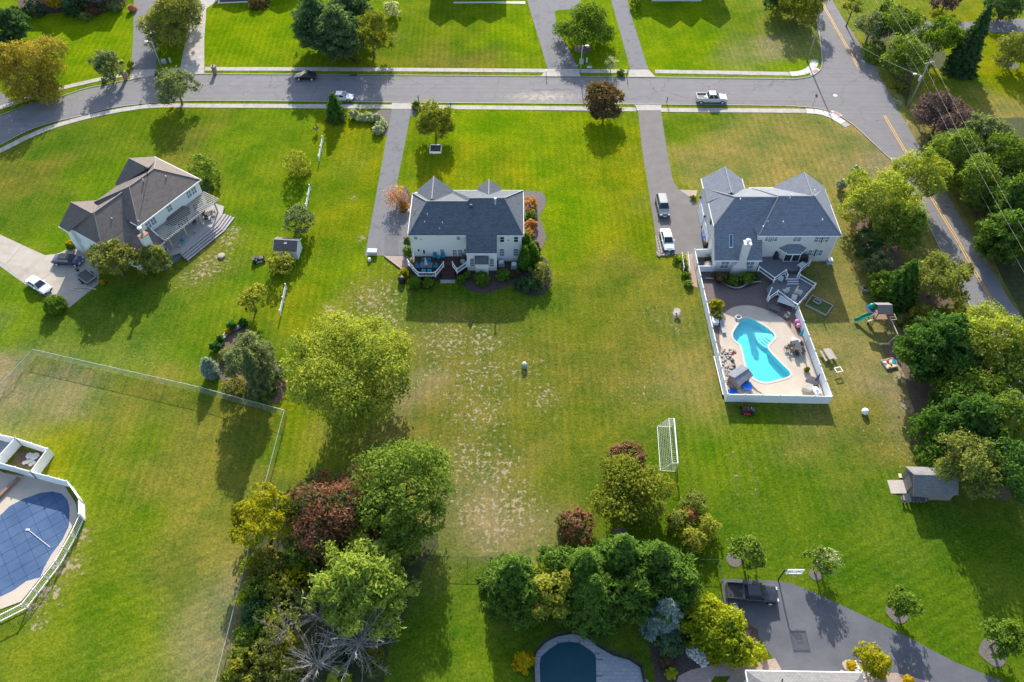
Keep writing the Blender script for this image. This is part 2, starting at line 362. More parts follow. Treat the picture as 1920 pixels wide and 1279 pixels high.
# ---------------------------------------------------------------- lawn (one sheet to the horizon)
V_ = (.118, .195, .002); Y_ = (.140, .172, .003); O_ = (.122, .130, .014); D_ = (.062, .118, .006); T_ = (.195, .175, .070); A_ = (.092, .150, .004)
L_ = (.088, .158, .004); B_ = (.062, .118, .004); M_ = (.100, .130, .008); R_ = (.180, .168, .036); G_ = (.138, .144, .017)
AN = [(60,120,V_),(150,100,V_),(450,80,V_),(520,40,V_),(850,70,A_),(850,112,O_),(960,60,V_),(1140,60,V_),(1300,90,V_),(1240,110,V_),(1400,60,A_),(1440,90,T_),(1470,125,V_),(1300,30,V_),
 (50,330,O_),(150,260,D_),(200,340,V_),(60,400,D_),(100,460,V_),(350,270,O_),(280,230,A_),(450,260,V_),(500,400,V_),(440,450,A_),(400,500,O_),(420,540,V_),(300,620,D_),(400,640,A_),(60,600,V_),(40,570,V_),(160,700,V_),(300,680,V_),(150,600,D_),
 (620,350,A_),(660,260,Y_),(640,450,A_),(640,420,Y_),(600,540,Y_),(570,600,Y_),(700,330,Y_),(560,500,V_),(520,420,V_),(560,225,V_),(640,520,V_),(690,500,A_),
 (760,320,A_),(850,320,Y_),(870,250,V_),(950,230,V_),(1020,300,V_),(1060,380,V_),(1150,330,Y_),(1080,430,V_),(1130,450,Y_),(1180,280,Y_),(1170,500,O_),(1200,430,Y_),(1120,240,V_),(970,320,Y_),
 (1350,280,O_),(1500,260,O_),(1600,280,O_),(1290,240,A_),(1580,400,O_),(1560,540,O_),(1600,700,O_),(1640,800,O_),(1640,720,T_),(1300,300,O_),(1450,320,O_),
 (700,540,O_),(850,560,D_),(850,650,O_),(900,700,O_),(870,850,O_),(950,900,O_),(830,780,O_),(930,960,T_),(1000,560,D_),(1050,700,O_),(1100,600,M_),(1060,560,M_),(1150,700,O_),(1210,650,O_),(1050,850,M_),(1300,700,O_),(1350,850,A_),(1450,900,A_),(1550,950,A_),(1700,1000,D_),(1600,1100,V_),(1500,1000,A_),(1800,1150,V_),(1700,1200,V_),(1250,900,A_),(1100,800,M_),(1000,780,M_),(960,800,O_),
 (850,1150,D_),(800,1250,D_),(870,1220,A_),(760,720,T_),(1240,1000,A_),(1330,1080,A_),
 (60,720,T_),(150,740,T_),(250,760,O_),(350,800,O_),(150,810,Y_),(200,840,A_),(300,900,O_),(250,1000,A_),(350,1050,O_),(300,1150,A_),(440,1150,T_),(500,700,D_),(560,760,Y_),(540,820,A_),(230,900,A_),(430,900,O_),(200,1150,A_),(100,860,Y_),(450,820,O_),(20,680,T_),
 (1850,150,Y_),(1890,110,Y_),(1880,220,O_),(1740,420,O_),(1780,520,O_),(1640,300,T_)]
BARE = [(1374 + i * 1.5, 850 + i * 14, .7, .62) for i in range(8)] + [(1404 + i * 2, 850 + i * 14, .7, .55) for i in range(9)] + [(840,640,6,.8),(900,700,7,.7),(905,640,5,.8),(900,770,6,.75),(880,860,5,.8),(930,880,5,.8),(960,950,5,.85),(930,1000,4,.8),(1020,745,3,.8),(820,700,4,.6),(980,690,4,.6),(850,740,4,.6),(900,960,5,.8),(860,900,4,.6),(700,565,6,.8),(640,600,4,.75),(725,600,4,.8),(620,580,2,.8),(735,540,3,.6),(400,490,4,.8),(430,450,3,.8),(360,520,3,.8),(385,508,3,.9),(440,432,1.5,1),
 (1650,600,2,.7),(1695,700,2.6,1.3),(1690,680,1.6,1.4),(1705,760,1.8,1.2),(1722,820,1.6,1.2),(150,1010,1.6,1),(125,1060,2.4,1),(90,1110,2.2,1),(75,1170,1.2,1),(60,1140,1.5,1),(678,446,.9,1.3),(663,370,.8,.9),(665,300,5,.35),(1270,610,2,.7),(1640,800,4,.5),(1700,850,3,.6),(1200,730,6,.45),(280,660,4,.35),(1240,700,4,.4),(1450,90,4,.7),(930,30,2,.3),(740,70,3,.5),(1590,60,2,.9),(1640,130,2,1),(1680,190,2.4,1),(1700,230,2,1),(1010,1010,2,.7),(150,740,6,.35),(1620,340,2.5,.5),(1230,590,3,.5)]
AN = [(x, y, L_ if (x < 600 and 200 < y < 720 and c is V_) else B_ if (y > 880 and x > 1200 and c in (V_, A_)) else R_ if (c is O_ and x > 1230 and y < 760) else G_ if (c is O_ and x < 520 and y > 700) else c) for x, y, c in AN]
def grid(lo, hi, st):
    return [-3500, -1200, -450, -200] + list(np.arange(lo, hi + .01, st)) + [200, 450, 1200, 3500]
xs = np.array(grid(-125, 125, .7)); ys = np.array([-2500, -700, -150, -20] + list(np.arange(14, 180, .7)) + [230, 450, 1200, 3500, 6000])
XX, YY = np.meshgrid(xs, ys); nx, ny = len(xs), len(ys)
num = np.zeros(XX.shape + (3,)); den = np.zeros(XX.shape)
rg = np.random.RandomState(4)
wob = sum(rg.uniform(.6, 1.4) * np.sin(XX * a + YY * b + c) for a, b, c in rg.uniform(-.5, .5, (7, 3)) * [1, 1, 12])
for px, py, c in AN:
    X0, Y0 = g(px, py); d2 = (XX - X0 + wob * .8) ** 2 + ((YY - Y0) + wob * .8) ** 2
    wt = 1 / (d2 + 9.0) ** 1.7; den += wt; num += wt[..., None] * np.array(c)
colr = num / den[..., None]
bare = np.zeros(XX.shape)
for px, py, r, s in BARE:
    X0, Y0 = g(px, py); bare = np.maximum(bare, s * .68 * np.exp(-((XX - X0) ** 2 + (YY - Y0) ** 2) / (r * r)))
me = bpy.data.meshes.new("lawn")
co = np.stack([XX, YY, np.zeros_like(XX)], -1).reshape(-1, 3)
idx = np.arange(nx * ny).reshape(ny, nx)
fa = np.stack([idx[:-1, :-1], idx[:-1, 1:], idx[1:, 1:], idx[1:, :-1]], -1).reshape(-1, 4)
def fastmesh(me, co, fa):
    n = len(fa); k = fa.shape[1]
    me.vertices.add(len(co)); me.vertices.foreach_set("co", np.asarray(co, 'f').ravel())
    me.loops.add(n * k); me.loops.foreach_set("vertex_index", np.asarray(fa, 'i').ravel())
    me.polygons.add(n); me.polygons.foreach_set("loop_start", np.arange(0, n * k, k, dtype='i')); me.polygons.foreach_set("loop_total", np.full(n, k, 'i'))
    me.update(calc_edges=True)
# the swimming pools and their surrounds cut no hole: the sheet simply drops under them (set below)
def lawn_material():
    m, N, L, b = newmat("turf"); p = geo(N)
    at = N.new("ShaderNodeAttribute"); at.attribute_name = "turf"
    col = at.outputs["Color"]; alpha = at.outputs["Alpha"]
    def mul(c, f, lo, hi, a=0.3, z=0.7):
        r = ramp(N, L, f, a, z, 0, 1); return mixc(N, L, r, mixc(N, L, 1.0, c, lo, 'MULTIPLY'), mixc(N, L, 1.0, c, hi, 'MULTIPLY'))
    col = mul(col, noise(N, L, p, 0.16, 6, 0.65), (.66, .82, .8), (1.34, 1.12, 1.3), .36, .64)
    col = mul(col, noise(N, L, p, 0.9, 6, 0.7), (.78, .86, .88), (1.22, 1.14, 1.1))
    col = mul(col, noise(N, L, p, 3.0, 7, 0.85), (.50, .60, .5), (1.55, 1.42, 1.9), .37, .63)
    # mowing passes, two directions
    sp = N.new("ShaderNodeSeparateXYZ"); L.new(p, sp.inputs[0])
    wn = noise(N, L, p, 0.08, 3, 0.5)
    def stripes(kx, ky, warp, amp):
        a = N.new("ShaderNodeMath"); a.operation = 'MULTIPLY'; L.new(sp.outputs[0], a.inputs[0]); a.inputs[1].default_value = kx
        q = N.new("ShaderNodeMath"); q.operation = 'MULTIPLY_ADD'; L.new(sp.outputs[1], q.inputs[0]); q.inputs[1].default_value = ky; L.new(a.outputs[0], q.inputs[2])
        r = N.new("ShaderNodeMath"); r.operation = 'MULTIPLY_ADD'; L.new(wn, r.inputs[0]); r.inputs[1].default_value = warp; L.new(q.outputs[0], r.inputs[2])
        s = N.new("ShaderNodeMath"); s.operation = 'SINE'; L.new(r.outputs[0], s.inputs[0])
        return ramp(N, L, s.outputs[0], -1, 1)
    big = noise(N, L, p, 0.045, 2, 0.5)
    s1 = stripes(5.4, 0.1, 3, 1); s2 = stripes(-2.2, 4.6, 5, 1)
    sel = ramp(N, L, sp.outputs[1], 38, 44)
    selx = ramp(N, L, sp.outputs[0], 24, 30, 0, 1)
    f = N.new("ShaderNodeMix"); f.data_type = 'FLOAT'; L.new(sel, f.inputs[0]); L.new(s2, f.inputs[2]); L.new(s1, f.inputs[3])
    st = mul(col, f.outputs[0], (.90, .92, .94), (1.10, 1.08, 1.0), 0, 1)
    col = mixc(N, L, ramp(N, L, big, .36, .58, .2, 1.0), col, st)
    # dead thatch and bare soil showing through
    nb = noise(N, L, p, 1.5, 8, 0.70)
    a = N.new("ShaderNodeMath"); a.operation = 'MULTIPLY_ADD'; L.new(alpha, a.inputs[0]); a.inputs[1].default_value = 0.30; L.new(nb, a.inputs[2])
    m1 = ramp(N, L, a.outputs[0], .675, .725, 0, .85); m0 = ramp(N, L, a.outputs[0], .56, .70, 0, .45)
    col = mixc(N, L, m0, col, (.17, .155, .055)); col = mixc(N, L, m1, col, (.35, .285, .19))
    # pale dry clippings scattered everywhere
    nc = noise(N, L, p, 2.3, 9, 0.8); nd = noise(N, L, p, .13, 3, .5)
    q = N.new("ShaderNodeMath"); q.operation = 'MULTIPLY'; L.new(ramp(N, L, nc, .60, .72), q.inputs[0]); L.new(ramp(N, L, nd, .45, .65), q.inputs[1])
    col = mixc(N, L, ramp(N, L, q.outputs[0], 0, 1, 0, .55), col, (.26, .28, .12))
    L.new(col, b.inputs["Base Color"]); b.inputs["Roughness"].default_value = 1.0; b.inputs["Specular IOR Level"].default_value = 0.0
    bp = N.new("ShaderNodeBump"); bp.inputs["Strength"].default_value = 0.8; bp.inputs["Distance"].default_value = 0.05
    L.new(noise(N, L, p, 3.5, 8, 0.75), bp.inputs["Height"]); L.new(bp.outputs[0], b.inputs["Normal"])
    return m
K['turf'] = lawn_material()

# pool outlines (world)
POOL3 = smooth(P([(1394,598),(1410,600),(1428,609),(1446,622),(1452,632),(1446,640),(1438,650),(1445,662),(1462,680),(1480,698),(1478,706),(1455,713),(1435,717),(1418,712),(1405,700),(1398,682),(1394,665),(1389,648),(1378,638),(1374,627),(1382,612)]), 4, True)
COVER4 = smooth(P([(1013,1279),(1012,1245),(1014,1232),(1030,1218),(1048,1206),(1068,1204),(1086,1206),(1110,1222),(1117,1232),(1118,1279),(1118,1330),(1013,1330)]), 1, True)
def inside(pts, X, Y):
    r = np.zeros(X.shape, bool); n = len(pts)
    for i in range(n):
        x1, y1 = pts[i]; x2, y2 = pts[(i + 1) % n]
        c = ((y1 > Y) != (y2 > Y)) & (X < (x2 - x1) * (Y - y1) / (y2 - y1 + 1e-12) + x1); r ^= c
    return r
DECK3 = P([(1362,745),(1345,660),(1337,585),(1352,572),(1400,570),(1440,590),(1480,620),(1510,655),(1530,700),(1548,748)])
zz = np.zeros(XX.shape); zz[inside(DECK3, XX, YY)] = -3.0
co[:, 2] = zz.ravel()
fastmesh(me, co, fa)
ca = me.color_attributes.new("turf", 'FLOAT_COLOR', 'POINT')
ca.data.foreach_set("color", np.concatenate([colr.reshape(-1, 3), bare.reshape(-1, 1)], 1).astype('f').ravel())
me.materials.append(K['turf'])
lawn = bpy.data.objects.new("lawn", me); COL.objects.link(lawn); tag(lawn, kind='structure')

STN = [0]
def st(name, pts, z, m, lab=None):
    STN[0] += 1; z += STN[0] * 0.0003
    "flat ground sheet with a small real thickness"
    return MB().prism(pts, z - 0.25, z).build(name, m, kind='structure', label=lab)
# ---------------------------------------------------------------- streets
south = smooth(P([(-120,330),(-40,292),(0,272),(50,246),(100,229),(160,215),(212,202),(265,195),(350,189),(480,189)]) , 5) + P([(760,192),(1100,194.5),(1400,197),(1470,198)]) + smooth(P([(1500,199.5),(1540,204),(1570,215),(1600,234),(1635,266),(1672,300)]), 4) + P([(1731,401),(1770,480),(1819,572),(1905,745),(1960,860),(2060,1080)])
north = smooth(P([(-120,245),(-60,232),(0,217),(60,195),(100,186),(160,167),(200,159),(240,151),(300,142),(382,139.5)]), 5) + P([(480,140),(700,141.5),(960,143.5),(1220,145.5),(1440,148.5)]) + smooth(P([(1490,149),(1512,146),(1527,141),(1538,132),(1542,120),(1541,100),(1536,60),(1530,30),(1515,-10)]), 4)
east = P([(2240,1080),(2120,860),(2010,700),(1950,640),(1892,562),(1842,474),(1783,375),(1725,275),(1690,217),(1660,160),(1615,88),(1578,30),(1556,-8),(1520,-60)])
nb_ = P([(1480,-60)])
road = MB().prism(south + east + nb_ + north[::-1], -0.2, 0.006).build("road", K['asphalt'], kind='structure')
def strip(pl, w_, z0, z1, mb):
    a = offset(pl, w_ / 2); b = offset(pl, -w_ / 2)
    for i in range(len(pl) - 1):
        q = [a[i], b[i], b[i + 1], a[i + 1]]
        n0 = len(mb.v); mb.v += [(x, y, z0) for x, y in q] + [(x, y, z1) for x, y in q]
        mb.f += [(n0 + 7, n0 + 6, n0 + 5, n0 + 4)[::1], (n0, n0 + 4, n0 + 5, n0 + 1), (n0 + 2, n0 + 6, n0 + 7, n0 + 3)]
        if i == 0: mb.f.append((n0, n0 + 3, n0 + 7, n0 + 4)[::-1] if False else (n0, n0 + 1, n0 + 5, n0 + 4))
        if i == len(pl) - 2: mb.f.append((n0 + 2, n0 + 3, n0 + 7, n0 + 6))
    return mb
kb = MB(); strip(offset(north, 0.09), 0.18, -0.1, 0.12, kb); kb.build("kerb", K['kerb'], kind='structure')
kb = MB(); strip(offset(south, -0.09), 0.18, -0.1, 0.10, kb); kb.build("kerb", K['kerb'], kind='structure')
for pl in (P([(1541,5),(1576,67),(1611,129)]), P([(1658,216),(1697,283),(1757,388),(1790,441),(1862,569),(1930,690),(2010,840)])):
    for s_ in (-0.18, 0.18):
        m_ = MB(); strip(offset(pl, s_), 0.12, 0.004, 0.012, m_); m_.build("road_line", K['yellow'], kind='structure')
m_ = MB(); strip(P([(1541,-40),(1541,5)]), .3, .004, .012, m_)
# skid-pale patch of dust on the street by the lamp
# sidewalks: base bed and single slabs
def sidewalk(pl, w_, mslab, step=1.55, z=0.06):
    bed = MB(); strip(pl, w_ - 0.08, -0.05, z - 0.03, bed); sw = bed.build("sidewalk", K['kerb'], kind='structure')
    me_ = MB().box(-step / 2 + .03, step / 2 - .03, -w_ / 2, w_ / 2, -0.02, z).v
    base = MB().box(-step / 2 + .03, step / 2 - .03, -w_ / 2, w_ / 2, -0.02, z).build("slab", mslab, sw)
    pr_ = resample(pl, step); first = True
    for i in range(len(pr_) - 1):
        a, b = pr_[i], pr_[i + 1]
        o = base if first else base.copy()
        if not first: COL.objects.link(o); o.parent = sw
        first = False
        o.location = ((a[0] + b[0]) / 2, (a[1] + b[1]) / 2, random.uniform(-.006, .006)); o.rotation_euler = (0, 0, atan2(b[1] - a[1], b[0] - a[0]))
    return sw
random.seed(2)
sidewalk(smooth(P([(-60,308),(0,283),(50,258),(100,237.5),(175,217),(250,203),(300,198.5),(380,198.5)]), 6)[:-1] + P([(480,199),(620,200),(736,200.5)]), 1.25, K['concrete'])
sidewalk(P([(772,201),(960,202.5),(1095,204),(1192,205.5)]), 1.25, K['concrete'])
sidewalk(P([(1239,206.5),(1400,207.5),(1512,208.5)]), 1.25, K['concrete'])
sidewalk(smooth(P([(-60,212),(0,202),(60,182),(107,168),(160,155),(195,147.5),(240,139.5)]), 6), 1.25, K['concrete'])
sidewalk(P([(384,129.5),(620,130),(900,132),(1024,133)]), 1.25, K['concrete'])
sidewalk(P([(1087,133.5),(1178,134)]), 1.25, K['concrete'])
sidewalk(P([(1228,134.5),(1360,136.5),(1482,139)]), 1.25, K['concrete'])
sidewalk(smooth(P([(1512,208.5),(1535,210),(1556,216),(1575,227),(1590,237)]), 5), 1.5, K['concrete_w'], 1.5, .07)
sidewalk(smooth(P([(1482,139),(1500,138),(1516,132),(1526,122),(1528,112)]), 5), 1.5, K['concrete_w'], 1.5, .07)
st("ramp_pad", P([(1518,134),(1530,127),(1538,131),(1530,139),(1520,141)]), .055, K['concrete_w'])
st("ramp_pad", P([(1558,207),(1566,209),(1580,217),(1573,220),(1560,215)]), .055, K['concrete_w'])
MB().prism(P([(1523,135),(1530,130),(1535,133),(1528,138)]), 0, .07).build("tactile_pad", K['redpad'], kind='structure')
MB().prism(P([(1562,209),(1567,210),(1576,216),(1570,217)]), 0, .07).build("tactile_pad", K['redpad'], kind='structure')
# aprons
for pg in ([(735,192.5),(771,192.5),(774,204.8),(733,204.8)], [(1192,195),(1240,195.5),(1240,207.5),(1194,207.5)], [(1186,194.8),(1193,195),(1193,200)], [(245,132),(296,130),(300,142),(244,150)], [(336,127),(383,127),(383,139.5),(330,140.5)],
           [(1024,129.5),(1086,130),(1088,144.3),(1014,143.8)], [(1180,131),(1216,131),(1230,145.3),(1178,145)], [(296,133),(338,127),(332,140),(300,142)]):
    st("driveway_apron", P(pg), 0.05, K['concrete'])
# driveways
st("driveway", P([(735,204.5),(771.6,204.5),(756,286),(745,340),(742,372),(755,398),(766,402),(767,479),(684,480),(704,372)]), .02, K['asphalt2'])
st("driveway", P([(1196,207.5),(1239,207.5),(1250,280),(1262,340),(1273,356),(1295,372),(1305,376),(1317,432),(1322,465),(1318,477),(1232,477),(1227,427),(1204,280)]), .02, K['asphalt3'])
st("driveway", P([(245,135),(250,70),(251,0),(252,-30),(300,-30),(296,60),(293,131)]), .02, K['asphalt2'])
st("driveway", P([(338,127),(345,90),(358,0),(362,-30),(430,-30),(410,0),(387,16),(383,75),(383,127)]), .02, K['concrete'])
st("driveway", P([(985,-10),(1027,129.5),(1085,130),(1068,95),(1045,55),(1040,22),(1048,19),(1088,17),(1088,-20),(985,-20)]), .02, K['asphalt2'])
st("driveway", P([(1143,-10),(1182,131),(1216,131),(1186,38),(1174,-10)]), .02, K['asphalt2'])
st("driveway", P([(1353,1085),(1400,1087),(1454,1089),(1482,1093),(1545,1119),(1689,1188),(1789,1241),(1882,1279),(1960,1320),(1900,1500),(1500,1500),(1470,1262),(1442,1225),(1428,1205),(1357,1135)]), .02, K['asphalt4'])
st("side_road", P([(1690,40),(1800,42),(1940,34),(1990,34),(1990,60),(1940,62),(1800,60),(1700,58)]), .02, K['asphalt2'])
st("side_driveway", P([(-40,150),(0,172),(28,192),(0,202),(-50,215)]), .02, K['asphalt2'])
# concrete driveway of the brown roofed house, poured in bays
dj = [[(0,440),(43,460),(10,497),(0,490),(-60,455),(-60,410)], [(43.5,460.3),(85,479),(107,476),(110,500),(85,520),(47,533),(10.7,497.6)], [(107.6,476),(122,470),(135,462),(150,466),(181,480),(186,520),(185,532),(130,577),(120,574),(47.7,533.5),(85.5,520.5),(110.7,500.5)]]
cdr = MB().prism(P([(-60,412),(0,442),(85,480),(107,477),(135,463),(181,481),(184,532),(130,576),(47,533),(-60,456)]), -.2, .01).build("driveway", K['kerb'], kind='structure')
for d in dj: MB().prism(P(d), -.1, .03).build("slab", K['concrete_d'], cdr)
st("seam_patch", P([(721,446),(746,446),(748,479),(720,479)]), .024, mat("asphalt_patch", (0.12, 0.122, 0.13), (0.15, 0.152, 0.16), .6, .9))
# walks, beds
st("paver_walk", P([(1273,356),(1308,357),(1304,373),(1295,371)]), .03, K['patio_p'])
st("paver_walk", P([(1286,477),(1302,477),(1306,520),(1308,540),(1294,534)]), .03, K['patio_r'])
st("paver_walk", P([(719,480),(762,480),(772,484),(768,500),(752,505)]), .03, K['patio_p'])
st("paver_walk", P([(761,399),(770,385),(771,399)]), .03, K['patio_p'])
for pl in ([(700,208),(735,206),(726,256),(712,250),(700,225)], [(772,205),(782,205),(780,218),(770,218)], ):
    st("mulch_bed", P(pl), .02, K['mulch_g'])
st("mulch_bed", smooth(P([(980,365),(1000,358),(1020,365),(1023,385),(1012,405),(1020,430),(1023,450),(1008,475),(985,480),(975,440)]), 4, True), .02, K['mulch_g'])
st("mulch_bed", smooth(P([(765,505),(775,520),(800,530),(830,522),(860,520),(868,535),(890,548),(915,549),(945,540),(960,535),(975,548),(1000,556),(1020,550),(1034,530),(1030,495),(1000,470),(960,480),(880,505),(820,515)]), 3, True), .02, K['mulch'])
st("mulch_bed", P([(746,362),(762,350),(772,372),(770,398),(752,400),(742,390)]), .025, K['mulch'])
st("mulch_bed", smooth(P([(1695,520),(1655,500),(1620,470),(1600,420),(1590,370),(1620,350),(1680,420),(1690,480)]), 3, True), .012, K['soil'])
st("mulch_bed", smooth(P([(1650,560),(1640,520),(1700,510),(1780,560),(1790,620),(1830,700),(1860,760),(1890,840),(1900,930),(1850,930),(1780,890),(1735,870),(1722,800),(1705,740),(1690,690),(1650,650),(1690,620)]), 3, True), .014, K['soil'])
st("mulch_bed", smooth(P([(1700,200),(1690,170),(1650,110),(1620,60),(1640,20),(1720,30),(1780,120),(1720,130)]), 3, True), .012, K['brushfloor'])
st("mulch_bed", smooth(P([(1810,370),(1760,300),(1740,260),(1830,230),(1950,240),(2000,500),(1960,640),(1900,560),(1860,480)]), 3, True), .012, K['brushfloor'])
st("mulch_bed", smooth(P([(408,660),(420,630),(445,618),(462,612),(468,618),(450,632),(480,640),(530,690),(530,750),(480,752),(430,735),(410,700)]), 3, True), .012, K['soil'])
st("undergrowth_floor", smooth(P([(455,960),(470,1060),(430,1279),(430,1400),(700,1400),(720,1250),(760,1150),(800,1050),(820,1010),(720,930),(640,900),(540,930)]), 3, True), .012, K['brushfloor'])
st("mulch_bed", P([(1205,1135),(1225,1250),(1230,1300),(1330,1300),(1340,1240),(1430,1230),(1420,1180),(1320,1130)]), .02, K['mulch'])
st("mulch_bed", smooth(P([(515,18),(430,20),(400,8),(400,-20),(560,-20),(545,5)]), 3, True), .012, K['mulch']) if False else None
for (px, py, r) in [(1165,1003,1.0),(1530,1077,.8),(1682,1148,1.25),(1862,1224,1.5),(1376,1050,.9),(1795,127,1.8),(1895,122,1.5),(340,200,.6),(1092,92,1.8)]:
    X, Y = g(px, py); st("mulch_ring", smooth([(X + r * cos(a) * random.uniform(.9, 1.1), Y + r * sin(a) * random.uniform(.85, 1.05)) for a in [i * pi / 5 for i in range(10)]], 3, True), .022, K['mulch_g'])
# strip of grass between pavement and kerb is lawn; manhole and storm drain
X, Y = g(1566, 179); MB().lathe([(.42, 0), (.42, .013)], 20, (X, Y, 0)).build("manhole_cover", K['lgrey'], label="pale round manhole cover in the side street mouth", cat="manhole cover")
a = thing("storm_drain", (*g(663, 141.5), 0), 0, "dark storm drain grate set in the far kerb beside the pines", "storm drain")
MB().box(-.7, .7, -.3, .3, 0, .14).build("frame", K['dark'], a); MB().box(-.5, .5, -.33, -.30, .02, .1).build("opening", K['black'], a)
# ---------------------------------------------------------------- buildings
def window(root, c, ang, w_, h_, panes=(1, 2), gl=None, fw=0.09, name="window", grid_=0.03, local=True, lab=None, frame=None):
    "window centred at c on a wall whose outward normal is at angle ang (root space)"
    fr = MB(); d = .07
    def bar(x0, x1, z0, z1, y0, y1): fr.box(x0, x1, y0, y1, z0, z1)
    a, b = w_ / 2, h_ / 2
    bar(-a - fw, a + fw, b, b + fw, -.02, d); bar(-a - fw, a + fw, -b - fw, -b, -.02, d + .02)
    bar(-a - fw, -a, -b, b, -.02, d); bar(a, a + fw, -b, b, -.02, d)
    nx_, nz_ = panes
    for i in range(1, nx_): x = -a + w_ * i / nx_; bar(x - grid_, x + grid_, -b, b, .0, d - .015)
    for i in range(1, nz_): z = -b + h_ * i / nz_; bar(-a, a, z - grid_, z + grid_, .0, d - .02)
    R = Matrix.Translation(c) @ Matrix.Rotation(ang - pi / 2, 4, 'Z')
    fr.v = [tuple(R @ Vector(q)) for q in fr.v]
    o = fr.build(name, frame or K['trim'], root, lab)
    p = MB().box(-a, a, .0, .025, -b, b); p.v = [tuple(R @ Vector(q)) for q in p.v]
    p.build("pane", gl or K['shade'], o)
    return o
def rail(root, pts, h, m, post=1.9, rails=(0.12, 0.9), bal=True, w=False, name="railing", fill=None, balm=None):
    "railing with posts, two rails and balusters along 3D points pts (deck level)"
    for i in range(len(pts) - 1):
        a, b = Vector(pts[i]), Vector(pts[i + 1]); L = (b - a).length; n = max(1, round(L / post))
        for z in rails: rr = MB().beam(a + Vector((0, 0, z)), b + Vector((0, 0, z)), .1, .07).build(name, m, root, w=w)
        if bal:
            k = MB(); nb2 = max(2, int(L / .22))
            for j in range(1, nb2): q = a.lerp(b, j / nb2); k.beam(q + Vector((0, 0, rails[0])), q + Vector((0, 0, rails[1])), .035)
            k.build("baluster", balm or m, rr, kind='stuff', w=w) if False else tag(k.build("balusters", balm or m, rr, w=w), kind='stuff')
        for j in range(0 if i == 0 else 1, n + 1):
            q = a.lerp(b, j / n); MB().box(q.x - .07, q.x + .07, q.y - .07, q.y + .07, q.z - .1, q.z + h).build("post", m, root, w=w)
def roofs(root, planes, m, w=True, t=.14):
    for p in planes: MB().plate(p, t).build("roof_plane", m, root, w=w)
def line3(root, segs, m, wd=.18, h=.06, name="ridge_cap", w=True, dz=.04):
    for a, b in segs: MB().beam((a[0], a[1], a[2] + dz), (b[0], b[1], b[2] + dz), wd, h).build(name, m, root, w=w)
def gutter(root, segs, w=True):
    for a, b in segs: MB().beam((a[0], a[1], a[2] - .1), (b[0], b[1], b[2] - .1), .14, .16).build("gutter", K['trim'], root, w=w)

# ===== middle house: cream siding, charcoal hip roof
h2 = thing("house", (-7, 91, 0), 0, "cream two storey house with charcoal hip roof and a maroon deck", "house")
XL, XR, YB, YF = -15.5, 1.45, 86.45, 96.0
wl = MB().prism([(XL, YB), (XR, YB), (XR, YF), (XL, YF)], 0, 5.95); wl.build("wall", K['siding_c'], h2, w=True)
MB().prism([(-6.95, 84.25), (-2.35, 84.25), (-2.35, 86.6), (-6.95, 86.6)], 0.25, 4.25).build("wall", K['siding_c'], h2, w=True)
MB().prism([(-6.9, 84.3), (-2.4, 84.3), (-2.4, 86.6), (-6.9, 86.6)], 0, 0.25).build("foundation", K['concrete'], h2, w=True)
MB().prism([(-15.0, 95.9), (-9.6, 95.9), (-9.6, 96.15), (-15.0, 96.15)], 0, 5.95).build("wall", K['siding_c'], h2, w=True)
E6 = 6.0
eL, eR, eB, eF = -15.85, 1.78, 86.12, 96.35
r1 = (-13.1, 90.9, 8.6); r1b = (-6.8, 90.9, 8.6)
r2a = (-6.45, 91.3, 8.86); r2b = (-1.15, 91.3, 8.9)
roofs(h2, [[(eL, eB, E6), (-6.2, eB, E6), (-6.2, 90.9, 8.6), r1],                                     # left block back slope
           [(eL, eB, E6), r1, (eL + .05, 95.7, E6)],
           [(eL + .05, 95.7, E6), r1, r1b, (-8.4, 95.7, E6)],
           [(-6.98, eB, E6 - .01), (-6.98, 83.92, 4.35), (-2.3, 83.92, 4.35), (-2.3, eB, E6 - .01)],   # bump roof runs on from the main slope
           [(-7.1, eB, E6 + .02), (eR, eB, E6 + .02), r2b, r2a],
           [(eR, eB, E6), (eR, eF, E6), r2b],
           [(eR, eF, E6), (-9.5, eF, E6), r2a, r2b],
           [(-9.5, eF, E6), (-9.3, 95.0, E6 + .3), (-7.2, 90.2, 8.3), r2a]], K['roof_dk'])
# front gables
def gable(root, xl, xr, yf, yb, ze, zr, m, yr=None, w=True, wallm=None, yov=.3):
    xm = (xl + xr) / 2; yr = yr or yb
    roofs(root, [[(xl, yb, ze), (xl, yf, ze), (xm, yf, zr), (xm, yr, zr)], [(xr, yf, ze), (xr, yb, ze), (xm, yr, zr), (xm, yf, zr)]], m, w)
    if wallm:
        MB().add([(xl + .3, yf - yov, ze - .2), (xr - .3, yf - yov, ze - .2), (xm, yf - yov, zr - .25), (xl + .3, yf - yov - .2, ze - .2), (xr - .3, yf - yov - .2, ze - .2), (xm, yf - yov - .2, zr - .25)],
                 [(2, 1, 0), (3, 4, 5), (0, 1, 4, 3), (1, 2, 5, 4), (2, 0, 3, 5)]).build("gable_wall", wallm, root, w=w)
    line3(root, [((xm, yf, zr), (xm, yr, zr))], K['cap'], w=w)
gable(h2, -15.1, -9.5, 96.5, 92.0, E6, 8.75, K['roof_dk'], 91.2, wallm=K['siding_c'])
gable(h2, -5.55, -1.75, 97.1, 93.2, E6, 7.65, K['roof_dk'], 93.4, wallm=K['siding_c'])
MB().prism([(-5.2, 96), (-2.1, 96), (-2.1, 96.75), (-5.2, 96.75)], 0, 5.9).build("wall", K['siding_c'], h2, w=True)
line3(h2, [((eL, eB, E6), r1), ((eR, eB, E6), r2b), ((eR, eF, E6), r2b), ((eL, 95.7, E6), r1), (r1, r1b), (r2a, r2b), (r1b, r2a)], K['cap'])
